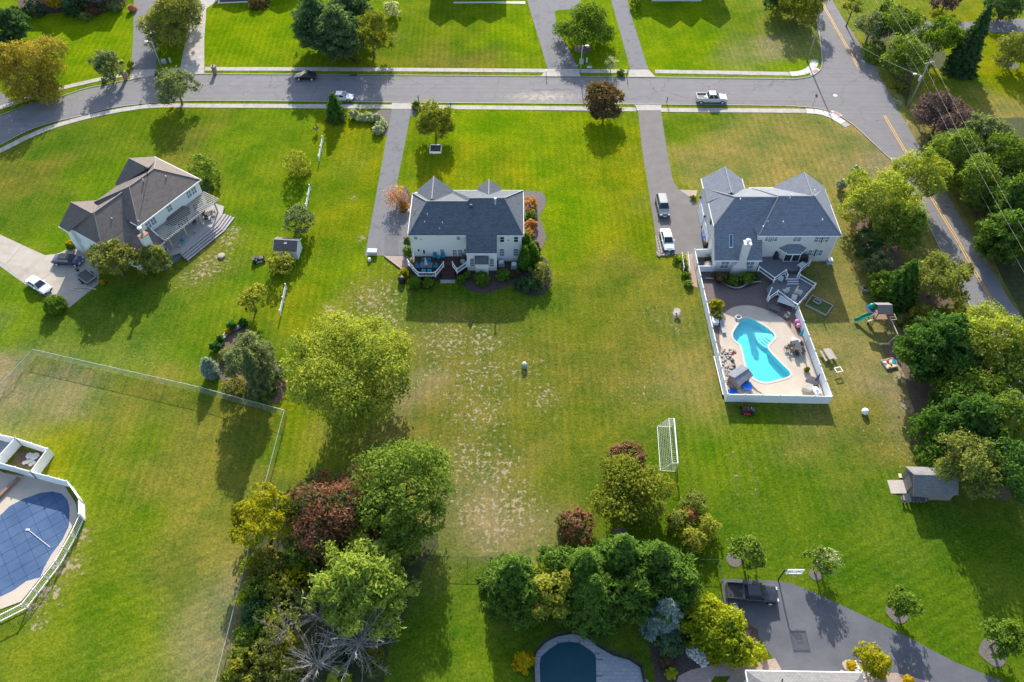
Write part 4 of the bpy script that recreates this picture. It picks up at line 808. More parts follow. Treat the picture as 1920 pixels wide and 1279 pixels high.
# ===== houses beyond the top edge, their long shadows reach the lawns
def farhouse(x0, x1, gables, label, Y=171.0, ze=6.0, m='siding_c', extra=()):
    cx = (x0 + x1) / 2; s = thing("house", (cx, Y + 5, 0), 0, label, "house")
    MB().box(x0, x1, Y, Y + 10, 0, ze).build("wall", K[m], s, w=True)
    a, b, c, d = (x0 - .3, Y - .3), (x1 + .3, Y - .3), (x1 + .3, Y + 10.3), (x0 - .3, Y + 10.3); ra, rb = (x0 + 4.5, Y + 5, ze + 2.6), (x1 - 4.5, Y + 5, ze + 2.6)
    roofs(s, [[(*a, ze), (*b, ze), rb, ra], [(*b, ze), (*c, ze), rb], [(*c, ze), (*d, ze), ra, rb], [(*d, ze), (*a, ze), ra]], K['roof_dk'])
    for gx, gw, gh in gables:
        roofs(s, [[(gx - gw / 2, Y + 4, ze), (gx - gw / 2, Y - .9, ze), (gx, Y - .9, ze + gh), (gx, Y + 4, ze + gh)], [(gx + gw / 2, Y - .9, ze), (gx + gw / 2, Y + 4, ze), (gx, Y + 4, ze + gh), (gx, Y - .9, ze + gh)]], K['roof_dk'])
        MB().add([(gx - gw / 2 + .2, Y - .6, 0), (gx + gw / 2 - .2, Y - .6, 0), (gx + gw / 2 - .2, Y - .6, ze), (gx, Y - .6, ze + gh - .15), (gx - gw / 2 + .2, Y - .6, ze)] + [(gx - gw / 2 + .2, Y + 1, 0), (gx + gw / 2 - .2, Y + 1, 0), (gx + gw / 2 - .2, Y + 1, ze), (gx, Y + 1, ze + gh - .15), (gx - gw / 2 + .2, Y + 1, ze)],
                 [(0, 1, 2, 3, 4), (9, 8, 7, 6, 5)] + [(i, i + 5, (i + 1) % 5 + 5, (i + 1) % 5)[::1] for i in range(5)]).build("gable_front", K['brick'] if m == 'brick' else K[m], s, w=True)
        window(s, wm(s).inverted() @ Vector((gx, Y - .6, 4.4)), -pi / 2, 1.6, 1.4, (2, 2)); window(s, wm(s).inverted() @ Vector((gx, Y - .6, 1.6)), -pi / 2, 1.8, 1.4, (2, 2))
    return s
def X_(px, py): return g(px, py)[0]
farhouse(X_(806, 30), X_(946, 30), [(X_(825, 40), 5.2, 1.7), (X_(873, 40), 6.0, 1.8), (X_(918, 34), 5.0, 1.0)], "cream house beyond the top of the lawn throwing a three peaked shadow")
farhouse(X_(1196, 30), X_(1362, 30), [(X_(1254, 48), 6.6, 2.0), (X_(1294, 46), 5.0, 1.9), (X_(1346, 46), 6.4, 2.0)], "cream house in the top row with four peaked shadow near the junction")
farhouse(X_(395, 25), X_(556, 25), [(X_(440, 26), 6.5, .9), (X_(523, 25), 5.4, 1.0)], "cream house in the top row left of the dark pines", Y=172.2, ze=4.7)
farhouse(X_(48, 35), X_(218, 35), [(X_(100, 56), 4.0, 1.8), (X_(153, 50), 6.0, 1.6)], "brick house at the upper left corner with red flower border", Y=164.5, ze=5.6, m='brick')
for pl in ([(850, 4), (985, 3), (985, 8), (940, 7), (925, 6), (850, 6.5)], [(1222, -2), (1315, -2), (1315, 2.5), (1222, 2.5)], [(408, 7), (480, 4), (512, 0), (518, -6), (412, -6)]):
    st("front_walk", P(pl), .06, K['concrete_w'])
st("flower_bed", P([(412, 5), (478, 2), (505, -6), (412, -8)]), .08, K['mulch'])
st("flower_bed", P([(40, 28), (120, 24), (205, 12), (215, 0), (205, -10), (30, -10)]), .015, K['mulch'])

# garage at the bottom edge
gr = thing("garage", (30, 21, 0), 0, "house wing with grey shingle roof cut by the bottom edge beside the asphalt court", "garage")
zc_ = 3.0
c1, c2, c3, c4 = g(1399, 1258, zc_), g(1613, 1270, zc_), g(1680, 1420, zc_), g(1399, 1420, zc_)
cx_ = (c1[0] + c2[0]) / 2
x0, x1, yt = c1[0], c2[0] + .3, c1[1]
rdg = (x0 + 3.2, yt - 3.2, 4.7); rdg2 = (x1 - 3.2, yt - 3.2, 4.7)
roofs(gr, [[(x0, yt, zc_), (x1, yt - .2, zc_), rdg2, rdg], [(x0, yt, zc_), rdg, (x0, yt - 9, zc_)], [(x1, yt - .2, zc_), (x1, yt - 9, zc_), rdg2], [(x0, yt - 9, zc_), rdg, rdg2, (x1, yt - 9, zc_)]], K['roof_lt'])
MB().box(x0 + .35, x1 - .35, yt - 8.7, yt - .35, 0, zc_ - .1).build("wall", K['siding_b'], gr, w=True)
gutter(gr, [((x0 - .05, yt + .05, zc_), (x1, yt - .15, zc_)), ((x0 - .05, yt, zc_), (x0 - .05, yt - 9, zc_))])
MB().tube([(x0 + 3.4, yt - 1.1, 3.6), (x0 + 3.4, yt - 1.1, 3.95)], .08, 6).build("vent_pipe", K['black'], gr, w=True)
# ---------------------------------------------------------------- yard walls, fences, pools
def fence_run(root, pts, h, m, post=2.44, t=.06, w=True, boards=None, capm=None, z=0.0, sub=True):
    "solid vinyl fence: panel with rails between capped posts"
    for i in range(len(pts) - 1):
        a, b = Vector((*pts[i], 0)), Vector((*pts[i + 1], 0)); L = (b - a).length; n = max(1, round(L / post)); d = (b - a).normalized(); nn = Vector((-d.y, d.x, 0))
        for j in range(n):
            p, q = a.lerp(b, j / n) + d * .07, a.lerp(b, (j + 1) / n) - d * .07
            k = MB(); k.beam(p + Vector((0, 0, z + h / 2)), q + Vector((0, 0, z + h / 2)), t * .6, h - .12)
            pn = k.build("panel", m, root, w=w)
            r = MB(); r.beam(p + Vector((0, 0, z + h - .08)), q + Vector((0, 0, z + h - .08)), t * 1.7, .14); r.build("top_rail", m, pn, w=w)
            r = MB(); r.beam(p + Vector((0, 0, z + .12)), q + Vector((0, 0, z + .12)), t * 1.7, .14); r.build("bottom_rail", m, pn, w=w)
        for j in range(0 if i == 0 else 1, n + 1):
            q = a.lerp(b, j / n); po = MB().box(q.x - .07, q.x + .07, q.y - .07, q.y + .07, 0, z + h + .08).build("post", m, root, w=w)
            MB().add([(q.x - .1, q.y - .1, z + h + .08), (q.x + .1, q.y - .1, z + h + .08), (q.x + .1, q.y + .1, z + h + .08), (q.x - .1, q.y + .1, z + h + .08), (q.x, q.y, z + h + .19)], [(3, 2, 1, 0), (0, 1, 4), (1, 2, 4), (2, 3, 4), (3, 0, 4)]).build("post_cap", m, po, w=w)
f3 = thing("fence", (36, 68, 0), 0, "tall white vinyl privacy fence around the kidney pool yard", "fence")
TL = g(1302, 475, 1.8)
fence_run(f3, [(31.3, 87.4), (28.75, 87.3), (28.8, 84.2)], 1.8, K['white'])
fence_run(f3, [(28.8, 84.2), (31.3, 84.2)], 1.3, K['white'])
fence_run(f3, [(28.8, 84.2), (29.1, 69.0), (29.3, 59.85), (43.35, 59.5), (42.4, 75.3)], 1.8, K['white'])

# pool yard paving (its rim carries the pool; the lawn sheet drops below it)
def holed(outer, inner, z, zb, m, name, kind='structure'):
    "paving with a pool shaped hole, radial strips between the two outlines"
    n = 72; cx = sum(p[0] for p in inner) / len(inner); cy = sum(p[1] for p in inner) / len(inner)
    def at(poly, k):
        P_ = resample(poly + [poly[0]], .05); return P_
    def lenpt(poly):
        ac = [0]; q = poly + [poly[0]]
        for i in range(len(q) - 1): ac.append(ac[-1] + hypot(q[i + 1][0] - q[i][0], q[i + 1][1] - q[i][1]))
        return q, ac
    bm = __import__('bmesh').new()
    vo = [bm.verts.new((p[0], p[1], z)) for p in outer]; vi = [bm.verts.new((p[0], p[1], z)) for p in inner]
    es = [bm.edges.new((vo[i], vo[(i + 1) % len(vo)])) for i in range(len(vo))] + [bm.edges.new((vi[i], vi[(i + 1) % len(vi)])) for i in range(len(vi))]
    import bmesh
    bmesh.ops.triangle_fill(bm, use_beauty=True, use_dissolve=False, edges=es)
    bmesh.ops.recalc_face_normals(bm, faces=bm.faces)
    if bm.faces and sum(f.normal.z for f in bm.faces) < 0: bmesh.ops.reverse_faces(bm, faces=bm.faces)
    me = bpy.data.meshes.new(name); bm.to_mesh(me); bm.free(); me.materials.append(m)
    o = bpy.data.objects.new(name, me); COL.objects.link(o); return tag(o, kind=kind)
# yard polygon under everything inside the fence
yard = [(28.9, 84.0), (31.3, 84.0), (38.2, 83.2), (42.5, 79.0), (42.45, 75.3), (43.25, 59.65), (29.4, 59.95), (29.15, 69.0)]
deckout = smooth(P([(1349,640),(1351,600),(1362,584),(1380,575),(1405,573),(1430,579),(1455,590),(1478,606),(1497,625),(1512,645),(1522,675),(1535,710),(1547,741),(1470,741),(1430,738),(1408,720),(1385,700),(1372,672),(1355,655)]), 3, True)
holed(yard, POOL3, .02, 0, K['patio'], "patio")
holed(deckout, POOL3, .05, 0, K['pooldeck'], "pool_deck")
def ring(mb, inner, w_, z0, z1):
    cx = sum(p[0] for p in inner) / len(inner); n = len(inner); A = sum(inner[i][0] * inner[(i + 1) % n][1] - inner[(i + 1) % n][0] * inner[i][1] for i in range(n)); s_ = -1 if A > 0 else 1
    cl = [inner[-1]] + inner + [inner[0]]; o_ = offset(cl, s_ * w_)[1:-1]
    for i in range(n):
        j = (i + 1) % n; b = len(mb.v); mb.v += [(*inner[i], z1), (*inner[j], z1), (*o_[j], z1), (*o_[i], z1), (*inner[i], z0), (*inner[j], z0), (*o_[j], z0), (*o_[i], z0)]
        mb.f += [(b, b + 3, b + 2, b + 1), (b, b + 1, b + 5, b + 4), (b + 3, b + 7, b + 6, b + 2)]
    return mb
pool = thing("swimming_pool", (36.5, 66, 0), 0, "kidney shaped turquoise swimming pool with curved white steps", "pool")
ring(MB(), POOL3, .3, .03, .09).build("coping", K['concrete_w'], pool, w=True)
bw = MB(); n = len(POOL3)
for i in range(n):
    j = (i + 1) % n; b = len(bw.v); bw.v += [(*POOL3[i], .07), (*POOL3[j], .07), (*POOL3[j], -.9), (*POOL3[i], -.9)]; bw.f.append((b, b + 1, b + 2, b + 3))
pm = mat("pool_plaster", (.38, .78, .80), (.46, .84, .86), .5, .6)
bw.build("basin_wall", mat("pool_liner", (.16, .66, .70), (.2, .7, .74), .5, .6), pool, w=True)
POOLPM = pm
cyp = sum(p[1] for p in POOL3) / n; ymin, ymax = min(p[1] for p in POOL3), max(p[1] for p in POOL3)
fl = MB().sheet(POOL3, -.85); fl.build("basin_floor", pm, pool, w=True)
# steps at the upper right end
for i in range(4):
    c = g(1450, 627); r0 = 1.3 + .42 * i
    arc = [(c[0] + r0 * cos(a), c[1] + r0 * sin(a)) for a in [radians(165 + k * 11) for k in range(11)]]
    pts = [(c[0] + .6, c[1])] + arc
    MB().prism(pts, -.84, -.10 - .1 * i).build("step", K['white'], pool, w=True)
def watermat(name, c, rough=.03):
    m, N, L, b = newmat(name); tr = N.new("ShaderNodeBsdfTransparent"); tr.inputs[0].default_value = (*c, 1)
    gl = N.new("ShaderNodeBsdfGlossy"); gl.inputs["Roughness"].default_value = rough; fr = N.new("ShaderNodeFresnel"); fr.inputs[0].default_value = 1.33
    ms = N.new("ShaderNodeMixShader"); bp = N.new("ShaderNodeBump"); bp.inputs["Strength"].default_value = .15; bp.inputs["Distance"].default_value = .02
    L.new(noise(N, L, geo(N), 2.5, 3), bp.inputs["Height"]); L.new(bp.outputs[0], gl.inputs["Normal"]); N.remove(fr)
    ms.inputs[0].default_value = .06; L.new(tr.outputs[0], ms.inputs[1]); L.new(gl.outputs[0], ms.inputs[2]); L.new(ms.outputs[0], N["Material Output"].inputs[0]); N.remove(b); return m
MB().sheet([(a, b) for a, b in POOL3], -.06).build("water", watermat("pool_water", (.42, .90, .93)), pool, w=True)
# sand coloured dry bed edging, gravel bed and rocks in the corner of the yard
st("gravel_bed", smooth(P([(1352,652),(1358,664),(1371,680),(1381,705),(1403,722),(1424,738),(1470,742),(1468,746),(1364,744),(1350,690)]), 2, True), .05, K['gravel'])
st("gravel_bed", P([(1507, 655), (1513, 655), (1553, 742), (1545, 742)]), .06, K['stone'])
st("brick_patch", P([(1472, 606), (1480, 600), (1502, 632), (1510, 655)]), .045, K['patio_r'])
random.seed(9)
rk = MB()
for i in range(60):
    px, py = random.uniform(1353, 1380), random.uniform(655, 735)
    if px < 1350 + (py - 650) * .1: px += 8
    X, Y = g(px, py); r = random.uniform(.12, .3); rk.lathe([(r * .6, 0), (r, r * .35), (r * .7, r * .7), (r * .1, r * .8)], 6, (X, Y, .05), Matrix.Rotation(random.random() * 3, 4, 'Z'))
rk.build("rocks", K['stone'], kind='stuff')

# garden bed by the house wall with low curved wall
st("flower_bed", smooth(P([(1340, 512), (1411, 516), (1425, 530), (1395, 541), (1375, 538), (1350, 527), (1335, 523)]), 3, True), .06, K['mulch'])
ew = MB(); strip(smooth(P([(1322, 524), (1338, 525), (1352, 531), (1372, 541), (1388, 541), (1404, 533), (1426, 530)]), 5), .25, 0, .3, ew); tag(ew.build("garden_wall", K['stone']), "low curved stone edging below the chimney flower bed", "garden wall")
st("side_bed", [(28.95, 84.3), (31.3, 84.3), (31.3, 87.2), (28.9, 87.2)], .03, K['mulch_g'])

# ---- left pool with blue cover and white fence
pl4 = thing("swimming_pool", (-60, 40, 0), 0, "large pool under a tight blue safety cover with strap grid", "pool")
CV = P([(-60, 960), (0, 968), (18, 950), (42, 937), (75, 925), (98, 922), (116, 926), (127, 938), (131, 955), (130, 985), (118, 1012), (97, 1040), (84, 1063), (76, 1083), (50, 1090), (25, 1108), (0, 1120), (-60, 1140)])
MB().prism(CV, -.4, .07).build("cover", K['cover_b'], pl4, w=True)
st("pool_deck", P([(-90, 890), (0, 883), (10, 888), (60, 893), (122, 912), (143, 945), (146, 968), (105, 1048), (40, 1128), (0, 1143), (-90, 1165)]), .05, K['pooldeck'])
def seg_in(poly, p, d, L=60, st_=.15):
    out = []; cur = None
    k = -L
    while k < L:
        x, y = p[0] + d[0] * k, p[1] + d[1] * k
        ins = bool(inside(poly, np.array(x), np.array(y)))
        if ins and cur is None: cur = (x, y)
        if not ins and cur is not None: out.append((cur, (x, y))); cur = None
        k += st_
    return out
o0 = g(75, 1000); a0 = g(0, 968); a1 = g(98, 922); A4 = atan2(g(62, 965)[1] - g(0, 1043)[1], g(62, 965)[0] - g(0, 1043)[0])
A4 = radians(38)
for fam, ang in ((0, A4), (1, A4 + pi / 2)):
    for k in range(-10, 11):
        p = (o0[0] - sin(ang) * k * 1.5, o0[1] + cos(ang) * k * 1.5)
        for s_, e_ in seg_in(CV, p, (cos(ang), sin(ang))):
            MB().beam((*s_, .075), (*e_, .075), .045, .012).build("strap", K['cover_s'], pl4, w=True)
MB().beam((*g(55, 995), .12), (*g(95, 1027), .12), .05, .05).build("cleaning_pole", K['white'], pl4, w=True); MB().obox((*g(53, 994), .12), (.45, .2, .08), 0).build("pole_head", K['white'], pl4, w=True)
sl_ = MB().beam((*g(-5, 940), .3), (*g(38, 898), .3), .3, .5).build("slide_rail_wall", K['wood_r']); tag(sl_, "long reddish brown timber beside the covered pool", "timber beam")
tb = MB().beam((*g(20, 894), .9), (*g(51, 899), .9), .12, .1); tag(tb.build("towel_bar", K['wood_r']), "short brown bar frame by the covered pool", "bar frame")
f4 = thing("fence", (-60, 50, 0), 0, "white solid and picket fence around the blue covered pool", "fence")
fence_run(f4, [g(-80, 795, 1.8), g(0, 815, 1.8), g(28, 821, 1.8), g(89, 841, 1.8), g(57, 884, 1.8)], 1.8, K['white'])
fence_run(f4, [g(28, 821, 1.8), g(0, 852, 1.8), g(-20, 872, 1.8)], 1.8, K['white'])
fence_run(f4, [g(-60, 857, 1.8), g(0, 868, 1.8), g(57, 884, 1.8), g(125, 902, 1.8), g(147, 934, 1.8), g(149, 965, 1.6)], 1.8, K['white'])
pk = [g(149, 965, 1.4), g(133, 1000, 1.4), g(104, 1051, 1.4), g(40, 1133, 1.4), g(-10, 1158, 1.4), g(-60, 1172, 1.4)]
rail(f4, [(x, y, 0) for x, y in pk], 1.5, K['white'], w=True, rails=(.2, 1.4), post=1.9, name="picket_rail")
st("dog_run", P([(36, 843), (82, 852), (60, 880), (22, 872)]), .025, K['soil']); st("gravel_run", P([(-60, 820), (0, 822), (24, 828), (0, 850), (-60, 855)]), .03, mat("blue_gravel", (.2, .22, .26), (.35, .37, .42), 8, .95))
for i, (px, py, r) in enumerate([(56, 855, .5), (67, 856, .55), (60, 863, .35), (64, 868, .3), (52, 866, .35), (46, 868, .3), (58, 871, .3)]):
    X, Y = g(px, py); tag(MB().lathe([(r * .7, 0), (r, r * .2), (r * .8, r * .45), (r * .1, r * .5)], 7, (X, Y, 0)).build("stone", K['stone_w'], smooth=False), ["flat pale stone at the top of the small fenced pen", "round pale stone right of the flat one in the small pen", "pale stone in the middle of the pen pile", "small pale stone nearest the pen's right wall", "pale stone left of the pile in the pen", "lowest pale stone of the pen pile", "pale stone wedged between the others in the pen"][i], "stone", "pale stones in the small pen")

# ---- pool with dark green cover at the bottom
PV = smooth(P([(1003,1330),(1001,1240),(1006,1222),(1022,1205),(1045,1194),(1075,1189),(1100,1196),(1122,1214),(1150,1230),(1180,1238),(1200,1252),(1206,1279),(1210,1330)]), 1, False)
st("pool_terrace", PV, .04, K['paver_l'])
st("pool_terrace", P([(1208, 1270), (1222, 1285), (1232, 1330), (1206, 1330)]), .045, K['paver_l'])
pl5 = thing("swimming_pool", (10, 20, 0), 0, "pool under a dark teal cover cut by the bottom edge", "pool")
MB().prism(COVER4, -.3, .08).build("cover", K['cover_g'], pl5, w=True)
for px, py, qx, qy in ((1046, 1211, 1044, 1202), (1067, 1208, 1067, 1199), (1086, 1210, 1088, 1201), (1112, 1228, 1124, 1226), (1117, 1236, 1130, 1238), (1116, 1268, 1130, 1268)):
    MB().beam((*g(px, py), .1), (*g(qx, qy), .1), .05, .02).build("strap", K['black'], pl5, w=True)
f5 = thing("fence", (8, 24, 0), 0, "low black metal fence curving around the dark covered pool", "fence")
cv = smooth(P([(1003,1300),(1001,1240),(1006,1222),(1022,1205),(1045,1192),(1075,1186),(1102,1194),(1124,1213),(1150,1228),(1180,1236),(1202,1250),(1208,1285)]), 3)
rail(f5, [(x, y, 0) for x, y in cv[::3]], 1.2, K['black'], w=True, rails=(.15, 1.1), post=2.5, name="fence_rail")
st("paver_walk", smooth(P([(1265,1290),(1272,1268),(1296,1256),(1322,1250),(1350,1243),(1395,1246),(1400,1258),(1400,1300),(1355,1300),(1362,1279),(1370,1268),(1340,1268),(1320,1300)]), 1), .05, K['patio_p'])
st("paver_walk", P([(1398, 1247), (1440, 1237), (1453, 1235), (1466, 1258), (1400, 1258)]), .04, K['wood_y'] if False else K['patio_p'])
st("paver_walk", P([(1575, 1256), (1600, 1262), (1680, 1262), (1745, 1279), (1745, 1300), (1575, 1300)]), .04, K['patio_p'])
gb = smooth(P([(1285, 1218), (1300, 1212), (1320, 1222), (1330, 1240), (1318, 1252), (1305, 1240), (1290, 1232)]), 3, True); st("gravel_bed", gb, .06, K['gravel'])
st("gravel_bed", smooth(P([(1579, 1243), (1590, 1237), (1605, 1242), (1625, 1262), (1650, 1268), (1640, 1274), (1605, 1270), (1585, 1256)]), 3, True), .06, K['gravel'])
rk = MB(); random.seed(21)
for i in range(190):
    px, py = (random.uniform(1284, 1332), random.uniform(1212, 1254)) if i < 140 else (random.uniform(1578, 1650), random.uniform(1238, 1272))
    X, Y = g(px, py)
    if not (inside(gb, np.array(X), np.array(Y)) or i >= 140): continue
    r = random.uniform(.07, .2); rk.lathe([(r * .6, 0), (r, r * .35), (r * .5, r * .8)], 6, (X, Y, .06))
rk.build('pebbles', K['stone_w'], kind='stuff')

# ---- chain link fences of real wire
def chainlink(root, pts, h, m, wire=.013, sp=.2, post=3.0, pr=.035, fab=True):
    for i in range(len(pts) - 1):
        a, b = Vector((*pts[i], 0)), Vector((*pts[i + 1], 0)); L = (b - a).length; n = max(1, round(L / post)); d = (b - a).normalized(); up = Vector((0, 0, 1))
        MB().tube([a + up * h, b + up * h], pr * .8, 6).build("top_rail", m, root, w=True)
        if fab:
            k = MB(); s_ = -h
            while s_ < L:
                for sg in (0, 1):
                    s0, s1 = (s_, s_ + h) if sg == 0 else (s_ + h, s_); z0, z1 = 0.03, h
                    def cl(sa, za, sb, zb):
                        if min(sa, sb) >= L or max(sa, sb) <= 0: return None
                        q = []
                        for (s, z, s2, z2) in ((sa, za, sb, zb), (sb, zb, sa, za)):
                            if s < 0: t = -s / (s2 - s); s, z = 0, z + (z2 - z) * t
                            if s > L: t = (s - L) / (s - s2); s, z = L, z + (z2 - z) * t
                            q.append((s, z))
                        return q
                    q = cl(s0, z0, s1, z1)
                    if q:
                        p0, p1 = a + d * q[0][0] + up * q[0][1], a + d * q[1][0] + up * q[1][1]; v = (p1 - p0)
                        if v.length > .01:
                            v.normalize(); nrm = Vector((-d.y, d.x, 0)); sd = v.cross(nrm) * wire
                            bb = len(k.v); k.v += [tuple(p0 - sd), tuple(p0 + sd), tuple(p1 + sd), tuple(p1 - sd)]; k.f.append((bb, bb + 1, bb + 2, bb + 3))
                s_ += sp
            tag(k.build("wire_mesh", m, root, w=True), kind='stuff')
        for j in range(0 if i == 0 else 1, n + 1):
            q = a.lerp(b, j / n); MB().tube([q, q + up * (h + .05)], pr, 6).build("post", m, root, w=True)
cf = thing("fence", (-45, 62, 0), 0, "grey green chain link fence enclosing the lawn at lower left", "fence")
chainlink(cf, [g(-60, 800, 1.5), g(0, 720, 1.5), g(61, 655, 1.5), g(375, 726, 1.5), g(533, 769, 1.5), g(497, 906, 1.5)], 1.5, K['galv'], wire=.008, sp=.18)
cf2 = thing("fence", (-35, 35, 0), 0, "thin wire fence along the brush at lower left of centre", "fence")
chainlink(cf2, [g(497, 906, 1.5), g(465, 1035, 1.5), g(436, 1150, 1.5), g(403, 1279, 1.5), g(385, 1350, 1.5)], 1.5, K['galv'], wire=.012, sp=.2)
cf3 = thing("fence", (5, 38, 0), 0, "black wire fence crossing the lawn left of the evergreen screen", "fence")
chainlink(cf3, [g(700, 1040, 1.4), g(920, 1046, 1.4)], 1.4, K['wired'], wire=.008, sp=.3)
cf4 = thing("fence", (24, 38, 0), 0, "black wire fence with corner post beside the dark pickup", "fence")
chainlink(cf4, [g(1290, 1048, 1.4), g(1348, 1050, 1.4), g(1364, 1130, 1.4)], 1.4, K['wired'], wire=.008, sp=.3)
# ---- three short runs of white rail fence
for (a, b, lab) in (((604, 257), (597, 293), "short white rail fence run nearest the street"), ((580, 348), (573, 384), "short white rail fence run beside the dark round tree"), ((535, 534), (524, 583), "short white rail fence run below the small shed")):
    A, B = Vector((*g(a[0], a[1], 1.1), 0)), Vector((*g(b[0], b[1], 1.1), 0)); c = (A + B) / 2; r = thing("rail_fence", (c.x, c.y, 0), 0, lab, "fence", "white rail fence runs")
    for j in range(3):
        q = A.lerp(B, j / 2); MB().box(q.x - .08, q.x + .08, q.y - .08, q.y + .08, 0, 1.35).build("post", K['white'], r, w=True)
    for z in (.4, .72, 1.05):
        for j in range(2): MB().beam(A.lerp(B, j / 2) + Vector((0, 0, z)), A.lerp(B, (j + 1) / 2) + Vector((0, 0, z)), .05, .15).build("rail", K['white'], r, w=True)

# ---------------------------------------------------------------- vehicles
def carpaint(name, c, metal=0.0, rough=0.3):
    return mat(name, c, tuple(x * 1.05 for x in c), .5, rough, metal=metal, coat=0.6, spec=.5)
def car(label, cat, loc, rz, L, W_, H_, paint, kind='sedan', name="car", roofm=None, group=None):
    r = thing(name, (*loc, 0), rz, label, cat, group); hw = W_ / 2; zb = .28
    belt = {'sedan': .88, 'suv': 1.08, 'pickup': 1.12}[kind]; x0, x1 = -L / 2, L / 2
    if kind == 'sedan': st_ = [(x0, .82, .45, .62), (x0 + .12, .93, .3, .80), (x0 + .7, .98, zb, .93), (x0 + 1.3, 1, zb, .95), (0, 1, zb, .93), (x1 - 1.6, 1, zb, .90), (x1 - .9, .98, zb, .82), (x1 - .3, .92, .3, .70), (x1 - .04, .80, .38, .58)]
    elif kind == 'suv': st_ = [(x0, .88, .45, .80), (x0 + .1, .96, .3, 1.05), (x0 + .5, 1, zb, 1.12), (0, 1, zb, 1.10), (x1 - 1.6, 1, zb, 1.08), (x1 - 1.0, .98, zb, 1.03), (x1 - .25, .94, .3, .90), (x1 - .02, .84, .4, .72)]
    else: st_ = [(x0, .94, .5, 1.0), (x0 + .05, .98, .45, 1.05), (x0 + 1.9, 1, .4, 1.08), (.2, 1, .35, 1.12), (x1 - 1.75, 1, .35, 1.15), (x1 - 1.2, .99, .35, 1.13), (x1 - .25, .95, .4, 1.02), (x1 - .02, .88, .5, .85)]
    b = MB(); ring_ = []
    for x, f, zl, zt in st_:
        y = hw * f; zm = (zl + zt) / 2 + .05
        for (yy, z) in ((-y * .9, zl), (-y, zm), (-y * .97, zt - .1), (-y * .82, zt), (0, zt + .03), (y * .82, zt), (y * .97, zt - .1), (y, zm), (y * .9, zl)): b.v.append((x, yy, z))
    n = 9
    for i in range(len(st_) - 1):
        for k in range(n): a = i * n + k; c = i * n + (k + 1) % n; b.f.append((a, c, c + n, a + n))
    b.f.append(tuple(range(n))); e = (len(st_) - 1) * n; b.f.append(tuple(range(e + n - 1, e - 1, -1)))
    b.f = [tuple(reversed(f)) for f in b.f]
    body = b.build("body", paint, r, smooth=False, bevel=.04)
    # cabin
    if kind == 'sedan': cb = (x0 + .75, x1 - 1.25, x0 + 1.45, x1 - 2.15, .92)
    elif kind == 'suv': cb = (x0 + .08, x1 - 1.25, x0 + .45, x1 - 2.0, 1.08)
    else: cb = (x0 + 2.05, x1 - 1.45, x0 + 2.3, x1 - 2.25, 1.12)
    xa, xb, xc, xd, zb_ = cb; wa, wr = hw * .88, hw * .70; zr = H_
    base = [(xa, -wa, zb_), (xb, -wa, zb_), (xb, wa, zb_), (xa, wa, zb_)]; top = [(xc, -wr, zr - .05), (xd, -wr, zr - .05), (xd, wr, zr - .05), (xc, wr, zr - .05)]
    MB().add(base + top, [(0, 1, 5, 4), (1, 2, 6, 5), (2, 3, 7, 6), (3, 0, 4, 7), (4, 5, 6, 7)]).build("cabin", paint, r, bevel=.02)
    MB().add([(xc - .02, -wr - .02, zr - .06), (xd + .04, -wr - .02, zr - .06), (xd + .04, wr + .02, zr - .06), (xc - .02, wr + .02, zr - .06), (xc + .1, -wr * .85, zr), (xd - .06, -wr * .85, zr), (xd - .06, wr * .85, zr), (xc + .1, wr * .85, zr)], [(3, 2, 1, 0), (4, 5, 6, 7), (0, 1, 5, 4), (1, 2, 6, 5), (2, 3, 7, 6), (3, 0, 4, 7)]).build("roof", roofm or paint, r, smooth=False)
    def pane(q, name_, dn):
        q = [Vector(v) for v in q]; c = sum(q, Vector()) / 4; q = [c + (v - c) * .88 for v in q]; nn = (q[1] - q[0]).cross(q[2] - q[0]).normalized() * .015
        if nn.dot(Vector(dn)) < 0: nn = -nn
        MB().add([v + nn for v in q] + [v - nn for v in q], [(0, 1, 2, 3), (7, 6, 5, 4), (0, 4, 5, 1), (1, 5, 6, 2), (2, 6, 7, 3), (3, 7, 4, 0)]).build(name_, K['glassd'], r)
    pane([base[1], base[2], top[2], top[1]], "windshield", (1, 0, .3)); pane([base[3], base[0], top[0], top[3]], "rear_window", (-1, 0, .3))
    for s_, (bi, bj, ti, tj) in ((-1, (0, 1, 4, 5)), (1, (3, 2, 7, 6))):
        A, B, Cc, D = [Vector(v) for v in (base + top)][bi], Vector(base[bj if bj < 4 else 1]), Vector(top[ti - 4]), Vector(top[tj - 4])
        m1, m2 = A.lerp(B, .5), Cc.lerp(D, .5)
        pane([A, m1, m2, Cc], "side_window", (0, s_, .2)); pane([m1, B, D, m2], "side_window", (0, s_, .2))
    # wheels
    wr_ = .34 if kind == 'sedan' else .39
    for sx in (x0 + .85, x1 - .9):
        for sy in (-1, 1):
            m_ = Matrix.Rotation(pi / 2 * sy, 4, 'X'); c = (sx, sy * (hw - .1), wr_)
            ty = MB().lathe([(wr_ * .6, -.12), (wr_, -.10), (wr_, .10), (wr_ * .6, .12)], 16, c, m_).build("wheel", K['rubber'], r, smooth=False)
            MB().lathe([(wr_ * .62, -.13), (wr_ * .62, -.135), (.05, -.15)], 12, c, m_).build("rim", K['lgrey'], ty)
    for sy in (-1, 1):
        MB().obox((x1 - .12, sy * hw * .68, st_[-2][3] - .1), (.18, .38, .14)).build("headlight", K['lgrey'], r, bevel=.02)
        MB().obox((x0 + .04, sy * hw * .76, st_[1][3] - .14), (.1, .26, .2)).build("taillight", K['red'], r, bevel=.02)
        MB().obox((xb - .45, sy * (hw + .04), zb_ + .12), (.16, .22, .14)).build("mirror", paint, r, bevel=.02)
